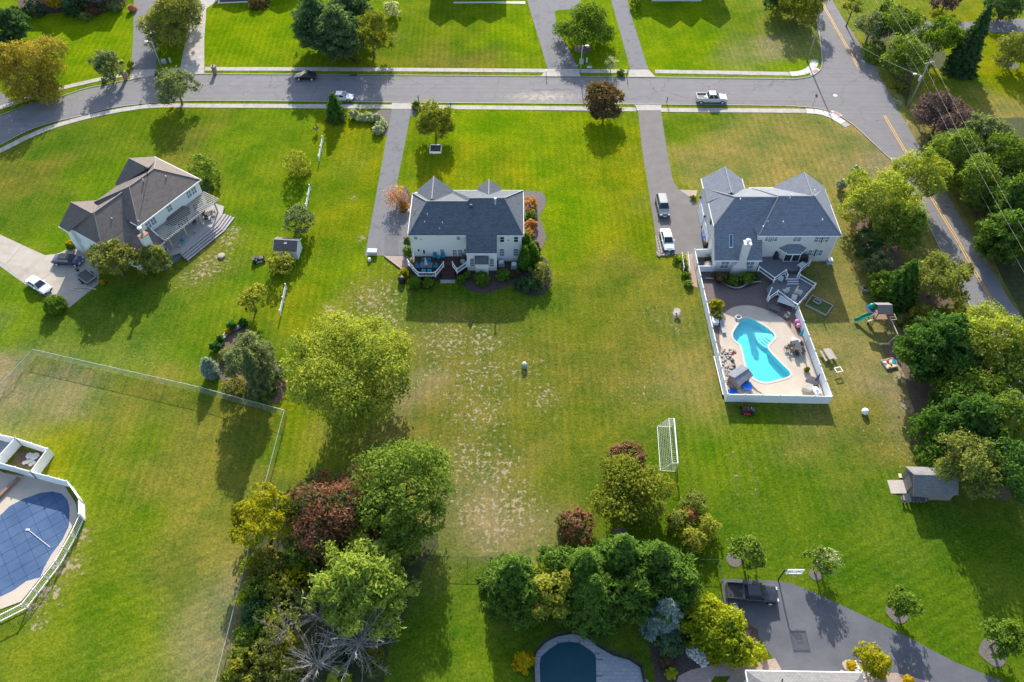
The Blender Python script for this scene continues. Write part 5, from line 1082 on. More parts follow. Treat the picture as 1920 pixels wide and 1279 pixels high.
    MB().obox((x1 - .01, 0, .5), (.04, .5, .13)).build("licence_plate", K['white'], r)
    MB().obox((x1 - .05, 0, .45), (.1, W_ * .8, .22)).build("bumper", K['dark'], r, bevel=.03); MB().obox((x0 + .03, 0, .5), (.1, W_ * .8, .2)).build("bumper", K['dark'], r, bevel=.03)
    if kind == 'pickup':
        MB().box(x0 + .12, x0 + 1.9, -hw + .16, hw - .16, 1.075, 1.10).build("bed_liner", K['black'], r)
        for y in (-hw + .1, hw - .1): MB().box(x0 + .05, x0 + 1.95, y - .06, y + .06, 1.05, 1.32).build("bed_side", paint, r, bevel=.02)
        MB().box(x0 + .0, x0 + .1, -hw + .1, hw - .1, .95, 1.32).build("tailgate", paint, r, bevel=.02)
    if kind == 'suv':
        for y in (-wr * .85, wr * .85): MB().beam((xc + .2, y, zr + .05), (xd - .2, y, zr + .05), .05, .05).build("roof_rail", K['lgrey'], r)
    return r
PB = carpaint("paint_black", (.012, .014, .02)); PW = carpaint("paint_white", (.75, .76, .77)); PS = carpaint("paint_silver", (.21, .225, .245), .3); PBl = carpaint("paint_blue", (.01, .03, .10)); PWg = carpaint("paint_greywhite", (.55, .58, .60)); PN = carpaint("paint_darknavy", (.02, .025, .035))
def gm(x, y, h=.6): return g(x, y, h)
car("black hatchback parked on the street in pine shade", "car", gm(573, 142), pi + radians(-1), 4.3, 1.8, 1.5, PB)
car("white car on the street half hidden by the conical evergreen", "car", gm(640, 181), radians(-3), 4.7, 1.85, 1.45, PW)
car("white pickup truck with open bed on the side street", "pickup truck", gm(1334, 184, .7), 0, 5.8, 2.0, 1.9, PWg, 'pickup', name="pickup_truck")
car("silver suv with roof rails parked on the right driveway", "car", gm(1243, 385, .8), -pi / 2 + radians(2), 4.9, 1.95, 1.75, PS, 'suv', name="suv")
car("white sedan parked below the silver suv on the right driveway", "car", gm(1251, 449), -pi / 2 + radians(3), 4.8, 1.85, 1.45, PW)
car("dark blue coupe with glass roof parked on the concrete driveway", "car", gm(127, 487), radians(-5), 4.7, 1.9, 1.4, PBl, roofm=K['glassd'])
car("white sedan parked on the edge of the concrete driveway", "car", gm(72, 534), radians(-33), 4.7, 1.8, 1.42, PW)
car("black pickup truck on the lower asphalt court beside the fence", "pickup truck", gm(1411, 1111, 1.0), radians(-4), 5.9, 2.0, 1.9, PN, 'pickup', name="pickup_truck")

# utility trailer
t = thing("utility_trailer", (*g(165, 524), 0), radians(-38), "open mesh utility trailer parked beside the bronze tree", "trailer")
MB().box(-1.6, 1.4, -.85, .85, .45, .5).build("floor", K['dark'], t)
for a, b in (((-1.6, -.85), (1.4, -.85)), ((1.4, -.85), (1.4, .85)), ((1.4, .85), (-1.6, .85)), ((-1.6, .85), (-1.6, -.85))): MB().beam((*a, .85), (*b, .85), .08, .08).build("side_rail", K['grey'], t); MB().beam((*a, .5), (*a, .9), .07).build("corner_post", K['dark'], t)
MB().beam((-1.6, 0, .45), (-2.9, 0, .45), .1, .1).build("tongue", K['black'], t); MB().obox((-2.5, 0, .55), (.5, .4, .35)).build("tool_box", K['black'], t)
for sy in (-1, 1): 
    ww = MB().lathe([(.18, -.1), (.33, -.09), (.33, .09), (.18, .1)], 14, (0, sy * 1.0, .33), Matrix.Rotation(pi / 2, 4, 'X')).build("wheel", K['rubber'], t); MB().box(-.45, .45, sy * 1.0 - .14, sy * 1.0 + .14, .68, .73).build("mudguard", K['black'], t)
random.seed(5)
for i in range(5):
    X, Y = g(145 + i * 6, 545 - (i % 3) * 4); tag(MB().obox((X, Y, .09), (random.uniform(1.2, 2.2), .12, .08), random.uniform(-.9, .1)).build("plank", K['wood_w'] if i % 2 else K['wood_y']), ["tan plank at the left end of the loose planks", "grey plank second from the left of the loose planks", "tan plank in the middle of the loose planks", "grey plank fourth from the left of the loose planks", "tan plank nearest the trailer"][i], "plank", "loose planks on the concrete")

# ---------------------------------------------------------------- poles, lamps, signs
def streetlamp(base, arm, label):
    X, Y = g(*base); r = thing("street_lamp", (X, Y, 0), 0, label, "street lamp", "street lamps by the kerb")
    MB().tube([(0, 0, 0), (0, 0, 5.9)], [.11, .07], 10).build("pole", K['galv'], r, smooth=True)
    MB().tube([(0, 0, 5.8), (arm * .3, -.1, 6.05), (arm * .7, -.15, 6.1)], .04, 6).build("arm", K['galv'], r); MB().obox((arm * .9, -.18, 6.08), (.7, .3, .16), 0).build("lamp_head", K['white'], r, bevel=.05)
streetlamp((304, 129), -1, "pale street lamp between the two driveways at upper left"); streetlamp((1088, 137), 1, "pale street lamp in front of the round tree by the utility boxes")
up = thing("utility_pole", (*g(1702, 203), 0), 0, "tall wooden utility pole with lamp and transformer carrying wires by the main road", "utility pole")
MB().tube([(0, 0, 0), (0, 0, 10.2)], [.17, .11], 10).build("pole", K['pole'], up, smooth=True); MB().obox((0, -.1, 9.7), (2.2, .12, .14), radians(20)).build("crossarm", K['pole'], up)
MB().lathe([(.2, 0), (.22, .1), (.22, .9), (.1, 1.0)], 12, (-.35, -.1, 6.0)).build("transformer", K['lgrey'], up)
MB().tube([(0, 0, 6.8), (-1.2, .2, 7.2)], .04, 6).build("lamp_arm", K['galv'], up); MB().obox((-1.5, .25, 7.2), (.6, .28, .15)).build("lamp_head", K['white'], up); MB().lathe([(.12, 0), (.16, .1), (.05, .3)], 8, (.15, -.2, 9.8)).build("insulator", K['white'], up)
up2 = thing("utility_pole", (*g(1513, 115), 0), 0, "leaning wooden utility pole at the street corner beside the hedge", "utility pole")
MB().tube([(0, 0, 0), (.1, 0, 10.0)], [.16, .11], 10).build("pole", K['pole'], up2, smooth=True); MB().obox((-.1, 0, 9.2), (.3, .12, .12)).build("bracket", K['grey'], up2)
P1 = Vector((*g(1702, 203), 0)); 
def wire(a, b, sag, r, label):
    a, b = Vector(a), Vector(b); pts = [a.lerp(b, t / 14) - Vector((0, 0, sag * 4 * (t / 14) * (1 - t / 14))) for t in range(15)]
    tag(MB().tube(pts, r, 4).build("power_line", K['wire']), label, "power line", "power lines along the main road")
dirw = (Vector((*g(1890, 585), 0)) - Vector((*g(1668, 150), 0))).normalized()
for off, z, lab in ((-.9, 9.6, "outer power line running beside the main road"), (.9, 9.6, "inner power line running beside the main road"), (.1, 6.6, "lowest thicker cable running beside the main road")):
    sd = Vector((-dirw.y, dirw.x, 0)) * off; wire(P1 + sd + Vector((0, 0, z)), P1 + sd - dirw * 75 + Vector((0, 0, z)), 1.0, .010, lab + ", span above the pole"); wire(P1 + sd + Vector((0, 0, z)), P1 + sd + dirw * 75 + Vector((0, 0, z)), 1.2, .010, lab + ", span below the pole")
wire(P1 + Vector((0, 0, 6.9)), Vector((*g(1513, 115), 9.3)), 1.0, .016, "cable crossing the road between the two utility poles")
sg = thing("stop_sign", (*g(1523, 201), 0), 0, "red stop sign seen edge on at the near corner", "stop sign")
MB().box(-.03, .03, -.03, .03, 0, 2.7).build("post", K['grey'], sg)
pr8 = [( .38 * cos(radians(22.5 + 45 * i)), .38 * sin(radians(22.5 + 45 * i))) for i in range(8)]
fc = MB().add([(-.04, a, 2.5 + b) for a, b in pr8] + [(-.07, a, 2.5 + b) for a, b in pr8], [tuple(range(8)), tuple(range(15, 7, -1))] + [(i, i + 8, (i + 1) % 8 + 8, (i + 1) % 8) for i in range(8)])
fcm = fc.build("sign_face", K['red'], sg)
sg.rotation_euler = (0, 0, radians(200))
cu = bpy.data.curves.new("lettering", 'FONT'); cu.body = "STOP"; cu.size = .26; cu.align_x = 'CENTER'; cu.align_y = 'CENTER'; cu.extrude = .004
ft = bpy.data.objects.new("lettering", cu); COL.objects.link(ft); ft.location = (-.075, 0, 2.5); ft.rotation_euler = (pi / 2, 0, -pi / 2); bpy.context.view_layer.update(); lme = bpy.data.meshes.new_from_object(ft); bpy.data.objects.remove(ft); ft = bpy.data.objects.new('lettering', lme); COL.objects.link(ft); ft.parent = fcm; ft.location = (-.075, 0, 2.5); ft.rotation_euler = (pi / 2, 0, -pi / 2); lme.materials.append(K['white'])
def mailbox(px, py, label, m, rz=0, h=1.1):
    r = thing("mailbox", (*g(px, py), 0), rz, label, "mailbox", "kerbside mailboxes"); MB().box(-.06, .06, -.06, .06, 0, h).build("post", m, r)
    b = MB().box(-.11, .11, -.26, .26, h, h + .14); b.add([(.11 * cos(a), y, h + .14 + .11 * sin(a)) for y in (-.26, .26) for a in [k * pi / 6 for k in range(7)]], [tuple(range(7)), tuple(range(13, 6, -1))] + [(i, i + 7, i + 8, i + 1) for i in range(6)]); b.build("box", m if m != K['wood_w'] else K['white'], r)
mailbox(785, 191, "black mailbox beside the middle driveway apron", K['black']); mailbox(1250, 193, "dark mailbox by the right driveway", K['dark']); mailbox(1024, 143, "mailbox with yellow top at the far kerb", K['wood_w']); mailbox(1175, 144, "dark mailbox by the green shrub at the far kerb", K['black'])
hyd = thing("hydrant", (*g(845, 199), 0), 0, "small blue fire hydrant on the near verge", "hydrant"); MB().lathe([(.16, 0), (.16, .05), (.11, .06), (.11, .55), (.15, .6), (.1, .75), (.02, .8)], 12).build("body", K['blue'], hyd); MB().tube([(-.2, 0, .42), (.2, 0, .42)], .06, 8).build("outlet", K['blue'], hyd)
for px, py, lab, kk in ((237, 149, "orange brick entrance pillar with plants at the far left kerb", 'brick'), (404, 138, "brown brick entrance pillar beside the pale driveway", 'brick')):
    r = thing("brick_pillar", (*g(px, py), 0), 0, lab, "brick pillar"); MB().box(-.35, .35, -.35, .35, 0, 1.6).build("shaft", K[kk], r); MB().box(-.42, .42, -.42, .42, 1.6, 1.72).build("cap_stone", K['stone'], r); MB().box(-.1, .1, -.1, .1, 1.72, 2.0).build("lantern", K['black'], r)
def cabinet(px, py, w_, d_, h_, m, lab, rz=0, grp=None, name="utility_box", cat="utility box"):
    r = thing(name, (*g(px, py), 0), rz, lab, cat, grp); MB().box(-w_ / 2, w_ / 2, -d_ / 2, d_ / 2, .06, h_).build("cabinet", m, r, bevel=.03); MB().box(-w_ / 2 - .05, w_ / 2 + .05, -d_ / 2 - .05, d_ / 2 + .05, 0, .08).build("base_slab", K['concrete'], r); MB().box(-w_ / 2 - .02, w_ / 2 + .02, -d_ / 2 - .03, d_ / 2 + .03, h_ - .01, h_ + .05).build("lid", m, r); return r
cabinet(1090, 119, .8, .7, .8, K['galv'], "green grey transformer box under the street lamp"); cabinet(1100, 117, .3, .3, .9, K['lgrey'], "slim grey cable pedestal beside the transformer box"); cabinet(1105, 127, .9, .5, .15, K['lgrey'], "flat pale utility vault lid in the shade near the pavement")
cabinet(308, 118, .8, .6, .7, K['galv'], "grey transformer box under the large tree at upper left"); cabinet(320, 117, .3, .3, .9, K['lgrey'], "slim cable pedestal under the large tree at upper left")
# air conditioners
def ac(px, py, lab, grp=None, w_=.85, h=.8):
    r = thing("air_conditioner", (*g(px, py), 0), 0, lab, "air conditioner", grp); MB().box(-w_ / 2, w_ / 2, -w_ / 2, w_ / 2, .08, h).build("casing", K['lgrey'], r, bevel=.04); MB().lathe([(w_ * .42, 0), (w_ * .42, .03), (.08, .05)], 16, (0, 0, h)).build("fan_guard", K['white'], r); MB().box(-.5, .5, -.5, .5, 0, .08).build("pad", K['concrete'], r)
ac(940, 497, "left air conditioner unit by the cream house back wall"); ac(964, 501, "right air conditioner unit next to the tall evergreens"); ac(1554, 493, "air conditioner unit at the grey house corner")

# ---------------------------------------------------------------- yard furniture
def chair(px, py, h, rz, m, lab, grp, name="chair", cat="chair", s=1.0):
    r = thing(name, (*g(px, py, h), h), rz, lab, cat, grp)
    MB().obox((0, 0, .4 * s), (.52 * s, .5 * s, .06)).build("seat", m, r); MB().obox((0, -.28 * s, .75 * s), (.52 * s, .06, .7 * s), 0, 0, radians(-14)).build("backrest", m, r)
    for a in (-1, 1):
        MB().obox((a * .29 * s, 0, .6 * s), (.07, .55 * s, .04)).build("armrest", m, r)
        for b in (-1, 1): MB().beam((a * .26 * s, b * .22 * s, 0), (a * .25 * s, b * .22 * s, .58 * s), .05).build("leg", m, r)
    return r
def table(px, py, h, rz, lx, ly, m, lab, grp=None, th=.72, legm=None, name="table"):
    r = thing(name, (*g(px, py, h), h), rz, lab, "table", grp); MB().box(-lx / 2, lx / 2, -ly / 2, ly / 2, th - .05, th).build("tabletop", m, r, bevel=.02)
    for a in (-1, 1):
        for b in (-1, 1): MB().beam((a * (lx / 2 - .08), b * (ly / 2 - .08), 0), (a * (lx / 2 - .08), b * (ly / 2 - .08), th - .05), .06).build("leg", legm or m, r)
    return r
def umbrella(px, py, h, m, lab, hh=2.6, basem=None, lean=0):
    r = thing("patio_umbrella", (*g(px, py, h), h), 0, lab, "umbrella"); MB().tube([(0, 0, 0), (0, 0, hh)], .03, 6).build("pole", K['wood_w'], r)
    MB().lathe([(.04, .9), (.24, 1.0), (.2, 1.5), (.13, 2.0), (.05, hh - .05)], 8).build("folded_canopy", m, r); MB().lathe([(.28, 0), (.28, .06), (.08, .1)], 12).build("base", basem or K['dark'], r)
# cream house deck
table(800, 503, 1.15, 0, 1.9, 1.1, K['glass'], "glass dining table on the maroon deck", th=.72, legm=K['dark'])
umbrella(800, 504, 1.15, K['lgrey'], "closed pale umbrella over the maroon deck dining table")
for px, py, rz, l in ((795, 495, pi, "teal cushioned dining chair left of the umbrella pole"), (805, 495, pi, "teal cushioned dining chair right of the umbrella pole"), (784, 503, pi / 2 + 3.1, "teal cushioned chair at the left end of the deck table"), (816, 503, pi / 2, "teal cushioned chair at the right end of the deck table"), (795, 512, 0, "teal cushioned chair at the near side, left"), (806, 512, 0, "teal cushioned chair at the near side, right"), (816, 484, pi, "teal adirondack chair left of the small bistro table"), (831, 484, pi, "teal adirondack chair right of the small bistro table")):
    chair(px, py, 1.15, rz, K['teal'], l, "teal chairs on the maroon deck")
table(823, 486, 1.15, 0, .5, .5, K['teal'], "small teal bistro table by the house wall", th=.5)
def grill(px, py, h, lab, m=None, rz=0, cover=False):
    r = thing("grill", (*g(px, py, h), h), rz, lab, "grill"); 
    if cover: MB().add([(-.7, -.35, 0), (.7, -.35, 0), (.7, .35, 0), (-.7, .35, 0), (-.6, -.25, 1.0), (.6, -.25, 1.0), (.6, .25, 1.0), (-.6, .25, 1.0), (-.4, -.12, 1.2), (.4, -.12, 1.2), (.4, .12, 1.2), (-.4, .12, 1.2)], [(0, 1, 5, 4), (1, 2, 6, 5), (2, 3, 7, 6), (3, 0, 4, 7), (4, 5, 9, 8), (5, 6, 10, 9), (6, 7, 11, 10), (7, 4, 8, 11), (8, 9, 10, 11), (3, 2, 1, 0)]).build("cover", m or K['dark'], r)
    else:
        MB().box(-.45, .45, -.25, .25, .1, .8).build("cart", K['dark'], r); MB().lathe([(.3, -.35), (.3, .35)], 12, (0, 0, .85), Matrix.Rotation(pi / 2, 4, 'Y')).build("lid", m or K['dark'], r); MB().box(-.95, -.45, -.22, .22, .78, .82).build("side_shelf", K['grey'], r); MB().box(.45, .95, -.22, .22, .78, .82).build("side_shelf", K['grey'], r)
grill(869, 489, 1.15, "grey grill in the right corner of the maroon deck", K['dark'], rz=1.3); chair(868, 495, 1.15, .5, K['grey'], "grey folding chair beside the deck grill", None)
planter_spots = ((843, 485, 1.15, "potted plant by the sliding door on the maroon deck"),)
cabinet(699, 476, 1.5, .8, .75, K['lgrey'], "grey deck storage box at the end of the middle driveway", rz=-.03, name="storage_box", cat="storage box")
tag(MB().lathe([(.25, 0), (.3, .3), (.2, .55), (.02, .6)], 10, (*g(693, 489), 0)).build("bin", K['white']), "small white bin below the grey storage box", "bin")
tag(MB().lathe([(.5, 0), (.6, .4), (.55, .8), (.3, 1.05), (.05, 1.1)], 12, (*g(754, 528), 0)).build("compost_bin", K['black'], bevel=.02), "black rounded compost bin at the deck corner", "compost bin")
gp = thing("garden_edging", (*g(738, 492), 0), 0, "timber edging with stones along the paver path", "edging"); q = P([(721, 481), (750, 503)])
MB().beam((*q[0], .12), (*q[1], .12), .12, .2).build("timber", K['wood_w'], gp, w=True)
# planter at the lollipop tree
pb = thing("tree_planter", (*g(817, 281), 0), 0, "square white timber planter around the lollipop tree trunk", "planter")
for a in range(4): MB().obox((1.0 * cos(a * pi / 2), 1.0 * sin(a * pi / 2), .2), (.12, 2.1, .4), a * pi / 2).build("board", K['white'], pb)
MB().box(-.93, .93, -.93, .93, 0, .3).build("mulch_fill", K['mulch'], pb)
MB  # bench by conical evergreen
bn = thing("bench", (*g(640, 226), 0), radians(5), "grey slatted bench below the conical evergreen", "bench")
for i in range(4): MB().box(-.75, .75, -.25 + i * .13, -.15 + i * .13, .42, .46).build("slat", K['lgrey'], bn)
for i in range(3): MB().box(-.75, .75, .28, .32, .55 + i * .14, .65 + i * .14).build("back_slat", K['lgrey'], bn)
for s_ in (-.65, .65): MB().box(s_ - .04, s_ + .04, -.25, .3, 0, .42).build("leg", K['grey'], bn)
# ride-on mowers
def mower(px, py, rz, lab, m, seatm, deckm):
    r = thing("riding_mower", (*g(px, py), 0), rz, lab, "riding mower"); MB().box(-.3, .75, -.32, .32, .3, .62).build("body", m, r, bevel=.05); MB().box(-.5, .5, -.65, .65, .12, .28).build("mower_deck", deckm, r, bevel=.03)
    MB().box(-.35, .1, -.25, .25, .62, .72).build("seat", seatm, r, bevel=.03); MB().box(-.45, -.33, -.25, .25, .65, 1.05).build("seat_back", seatm, r, bevel=.03); MB().box(-.95, -.45, -.35, .35, .35, .75).build("engine", K['dark'], r, bevel=.03)
    for x, rr in ((-.65, .28), (.75, .18)):
        for s_ in (-1, 1): MB().lathe([(rr * .5, -.11), (rr, -.09), (rr, .09), (rr * .5, .11)], 12, (x, s_ * .5, rr), Matrix.Rotation(pi / 2, 4, 'X')).build("wheel", K['rubber'], r)
    for s_ in (-1, 1): MB().beam((.1, s_ * .25, .6), (.0, s_ * .22, 1.0), .04).build("lever", K['black'], r)
mower(1400, 772, radians(175), "black and red zero turn mower in the shade of the white fence", K['black'], K['dark'], K['red']); mower(486, 489, radians(20), "dark riding mower on the lawn left of the small shed", K['dark'], K['black'], K['grey'])
# stump / well cover
tag(MB().lathe([(.55, 0), (.55, .3), (.42, .34), (.05, .36)], 14, (*g(416, 481), 0)).build("well_cover", K['stone']), "round grey well ring on the patchy grass by the left deck", "well cover")
tag(MB().lathe([(.4, 0), (.42, .6), (.3, .85), (.05, .95)], 12, (*g(983, 688), 0)).build("wellhead", K['galv'], bevel=.01), "small grey green well head alone on the back lawn", "well head")  # capped well head on the back lawn
tag(MB().lathe([(.2, .02), (.42, .2), (.48, .45), (.42, .7), (.2, .88), (.02, .9)], 14, (*g(1620, 775), 0)).build("beach_ball", K['white'], smooth=True), "white ball left on the grass right of the pool yard", "ball")
# birdbath-ish
tag(MB().lathe([(.5, 0), (.5, .05), (.12, .1), (.1, .6), (.45, .7), (.5, .75), (.05, .72)], 14, (*g(1268, 588), 0)).build("birdbath", K['stone']), "round stone birdbath on the lawn left of the white fence", "birdbath")
st("mulch_ring", smooth(P([(1260, 583), (1268, 579), (1277, 583), (1276, 593), (1268, 597), (1260, 592)]), 3, True), .02, K['mulch_g'])
# soccer goal
sgp = [g(1264, 785, 2.1), g(1271, 869, 2.1)]
gl = thing("soccer_goal", (*g(1252, 835), 0), 0, "white soccer goal with net lying across the lawn", "soccer goal")
A = Vector((*sgp[0], 0)); B = Vector((*sgp[1], 0)); d = (B - A).normalized(); nn = Vector((-d.y, d.x, 0)); 
if nn.x > 0: nn = -nn
U_ = Vector((0, 0, 2.1)); bk = nn * 1.9
for a, b, nm, r_ in ((A + U_, B + U_, "crossbar", .08), (A, A + U_, "goalpost", .07), (B, B + U_, "goalpost", .07), (A + bk, B + bk, "ground_bar", .04), (A, A + bk, "side_bar", .04), (B, B + bk, "side_bar", .04), (A + U_, A + U_ + nn * .7, "top_bar", .03), (B + U_, B + U_ + nn * .7, "top_bar", .03), (A + U_ + nn * .7, A + bk, "brace", .03), (B + U_ + nn * .7, B + bk, "brace", .03), (A + U_ + nn * .7, B + U_ + nn * .7, "rear_bar", .03)):
    MB().tube([a, b], r_, 8).build(nm, K['white'], gl, w=True)
nk = MB(); L = (B - A).length
def cord(a, b): 
    a, b = Vector(a), Vector(b); nk.beam(a, b, .014, .014)
for i in range(int(L / .3) + 1):
    p = A + d * (i * .3); cord(p + U_ + nn * .7, p + bk); cord(p + U_, p + U_ + nn * .7)
for t_ in range(8):
    f = t_ / 7; p = (U_ + nn * .7).lerp(bk, f); cord(A + p, B + p)
for e in (A, B):
    for t_ in range(8): f = t_ / 8; cord(e + U_ * (1 - f) , e + (U_ + nn * .7).lerp(bk, f))
tag(nk.build("net", K['net'], gl, w=True), kind='stuff')
X, Y = g(1713, 938); wp_ = MB(); random.seed(8)
wt = thing("log_pile", (X, Y, 0), 0, "dark tarp covered log pile leaning on the boarded shed wall", "log pile")
for i in range(7):
    for j in range(3 - (i % 2)): MB().tube([(-1.5 + i * .45, -.35, .15 + j * .24), (-1.45 + i * .45, .35, .15 + j * .24)], .12, 7).build("log", K['wood_g'], wt)
MB().add([(-1.8, -.5, .5), (-.6, -.55, .72), (.4, -.5, .66), (1.6, -.5, .45), (-1.7, .4, .7), (-.5, .45, .95), (.5, .4, .9), (1.5, .4, .7)], [(0, 1, 5, 4), (1, 2, 6, 5), (2, 3, 7, 6)]).build("tarp", K['dark'], wt)
# picnic table
pt = thing("picnic_table", (*g(1551, 669), 0), radians(103), "weathered white picnic table with benches outside the pool fence", "picnic table")
for i in range(5): MB().box(-.95, .95, -.4 + i * .165, -.25 + i * .165, .72, .76).build("plank", K['wood_w'], pt)
for s_ in (-1, 1):
    for i in range(2): MB().box(-.95, .95, s_ * .75 - .14 + i * .15, s_ * .75 - .01 + i * .15, .43, .47).build("bench_plank", K['wood_w'], pt)
for x in (-.7, .7): MB().beam((x, -.8, .4), (x, .8, .4), .09, .05).build("crossbeam", K['wood_w'], pt); MB().beam((x, -.65, 0), (x, -.25, .72), .09, .05).build("leg", K['wood_w'], pt); MB().beam((x, .65, 0), (x, .25, .72), .09, .05).build("leg", K['wood_w'], pt)
# small hoop target
hp = thing("ring_target", (*g(1569, 699), 0), radians(15), "small white framed square target on thin legs by the picnic table", "target")
for a in range(4): MB().obox((.38 * cos(a * pi / 2) * 1.2, .38 * sin(a * pi / 2), .75), (.1, .9, .08), a * pi / 2).build("frame_bar", K['white'], hp)
for a in (-1, 1):
    for b in (-1, 1): MB().beam((a * .4, b * .35, .72), (a * .5, b * .45, 0), .03).build("leg", K['grey'], hp)
# raised garden frame with small inner box
rb = thing("raised_bed", (*g(1535, 574), 0), radians(-38), "grassy raised bed with timber frame and a small inner box behind the deck", "raised bed")
for (x0, x1, y0, y1) in ((-1.7, 1.7, -1.25, -1.15), (-1.7, 1.7, 1.15, 1.25), (-1.7, -1.6, -1.15, 1.15), (1.6, 1.7, -1.15, 1.15)): MB().box(x0, x1, y0, y1, 0, .3).build("board", K['wood_w'], rb)
for (x0, x1, y0, y1) in ((-1.1, .0, .1, .18), (-1.1, .0, .72, .8), (-1.1, -1.02, .18, .72), (-.08, .0, .18, .72)): MB().box(x0, x1, y0, y1, 0, .4).build("inner_board", K['wood_w'], rb)
MB().box(-1.6, 1.6, -1.15, 1.15, 0, .15).build("planting", K['grassy'], rb)
fp = thing("fire_pit", (*g(1621, 543), 0), 0, "square stone fire pit at the edge of the trees", "fire pit")
for a in range(4): MB().obox((.45 * cos(a * pi / 2), .45 * sin(a * pi / 2), .2), (.25, 1.1, .4), a * pi / 2).build("block", K['stone'], fp)
MB().box(-.35, .35, -.35, .35, 0, .12).build("ash", K['mulch'], fp)
# sandbox table with toys
sb = thing("sandbox", (*g(1667, 683), 0), radians(15), "square wooden sandbox full of sand and toys", "sandbox")
for (x0, x1, y0, y1) in ((-.9, .9, -.8, -.7), (-.9, .9, .7, .8), (-.9, -.8, -.7, .7), (.8, .9, -.7, .7)): MB().box(x0, x1, y0, y1, 0, .3).build("board", K['wood_w'], sb)
MB().box(-.8, .8, -.7, .7, 0, .22).build("sand", K['wood_y'], sb)
random.seed(3)
for i, (kk, l) in enumerate((('red', "red toy in the sandbox"), ('white', "white toy at the sandbox edge"), ('wood_r', "brown toy in the sandbox"), ('teal', "round teal toy table beside the sandbox"), ('beige', "beige toy in the sandbox"))):
    px, py = ((1664, 677), (1659, 680), (1670, 683), (1677, 678), (1668, 688))[i]; X, Y = g(px, py, .25)
    tag(MB().lathe([(.14, 0), (.2, .05), (.2, .18), (.05, .22)] if kk != 'teal' else [(.3, 0), (.38, .25), (.38, .3), (.05, .3)], 8, (X, Y, .22 if kk != 'teal' else 0)).build("toy", K[kk]), l, "toy")
# playset
ps = thing("playset", (*g(1648, 600), 0), radians(0), "wooden playset with brown roof and long green slide", "playset")
def gp3(px, py, h): X, Y = g(px, py, h); b = ps.location; return Vector((X - b.x, Y - b.y, h))
c = gp3(1650, 590, 1.6)
for dx in (-.9, .9):
    for dy in (-.8, .8): MB().beam((c.x + dx, c.y + dy, 0), (c.x + dx, c.y + dy, 3.0), .1).build("post", K['wood_r'], ps)
MB().box(c.x - 1, c.x + 1, c.y - .9, c.y + .9, 1.5, 1.6).build("platform", K['wood_r'], ps)
MB().plate([(c.x - 1.1, c.y - 1.0, 2.9), (c.x - 1.1, c.y + 0.1, 3.7), (c.x + 1.1, c.y + .1, 3.7), (c.x + 1.1, c.y - 1.0, 2.9)], .06).build("roof_panel", K['wood_g'], ps)
MB().plate([(c.x - 1.1, c.y + 1.2, 2.9), (c.x - 1.1, c.y + 0.1, 3.7), (c.x + 1.1, c.y + .1, 3.7), (c.x + 1.1, c.y + 1.2, 2.9)], .06).build("roof_panel", K['wood_g'], ps)
MB().plate([(c.x - 2.2, c.y - .5, 2.5), (c.x - 2.2, c.y + 1.1, 2.5), (c.x - 1.1, c.y + 1.1, 2.7), (c.x - 1.1, c.y - .5, 2.7)], .05).build("awning", K['navy'], ps)
for q in range(3): MB().box(c.x + .9, c.x + 1.9, c.y - 1.2 + q * .5, c.y - 1.1 + q * .5, 1.2, 1.9).build("balcony_board", K['wood_r'], ps)
MB().box(c.x + .95, c.x + 1.95, c.y - 1.2, c.y - .1, 1.15, 1.25).build("balcony_floor", K['wood_r'], ps)
MB().beam((c.x + .95, c.y - 1.2, 1.9), (c.x + 1.95, c.y - 1.2, 1.9), .08).build("balcony_rail", K['wood_w'], ps); MB().beam((c.x + 1.95, c.y - 1.2, 1.9), (c.x + 1.95, c.y - .1, 1.9), .08).build("balcony_rail", K['wood_w'], ps)
s0 = gp3(1602, 602, .25); s1 = gp3(1636, 589, 1.55); sv = (s1 - s0)
sp_ = [s0, s0 + Vector((.5, .05, .02)), s0.lerp(s1, .45), s0.lerp(s1, .8) + Vector((0, 0, .05)), s1]
def uu(z): return Vector((0, 0, z))
sd = Vector((-sv.y, sv.x, 0)).normalized() * .32
ch_ = MB()
for i in range(4):
    a, b_ = sp_[i], sp_[i + 1]; bb = len(ch_.v)
    ch_.v += [tuple(a - sd + uu(.22)), tuple(a - sd * .8), tuple(a + sd * .8), tuple(a + sd + uu(.22)), tuple(b_ - sd + uu(.22)), tuple(b_ - sd * .8), tuple(b_ + sd * .8), tuple(b_ + sd + uu(.22))]
    ch_.f += [(bb, bb + 4, bb + 5, bb + 1), (bb + 1, bb + 5, bb + 6, bb + 2), (bb + 2, bb + 6, bb + 7, bb + 3)]
ch_.build("slide", K['slide'], ps); 
for s_ in (-1, 1): MB().tube([q + sd * s_ + uu(.23) for q in sp_], .06, 6).build("slide_rim", K['slide'], ps)
tp = gp3(1634, 575, 2.6); MB().lathe([(.45, 0), (.45, .1), (.3, .45), (.05, .6)], 12, tuple(tp)).build("turret_cap", K['slide'], ps); MB().tube([tp - uu(2.5), tp], .05, 6).build("turret_pole", K['wood_w'], ps)
MB().beam(gp3(1626, 603, .1), gp3(1643, 597, 1.5), .5, .1).build("climbing_ramp", K['wood_w'], ps)
for k_ in range(5): f = (k_ + .5) / 5; q = gp3(1626, 603, .1).lerp(gp3(1643, 597, 1.5), f); MB().obox((q.x, q.y, q.z + .08), (.08, .45, .05)).build("ramp_cleat", K['navy'], ps)
MB().beam((c.x + .9, c.y - .9, 2.3), (c.x + 1.1, c.y - 4.2, 2.2), .12).build("swing_beam", K['wood_w'], ps)
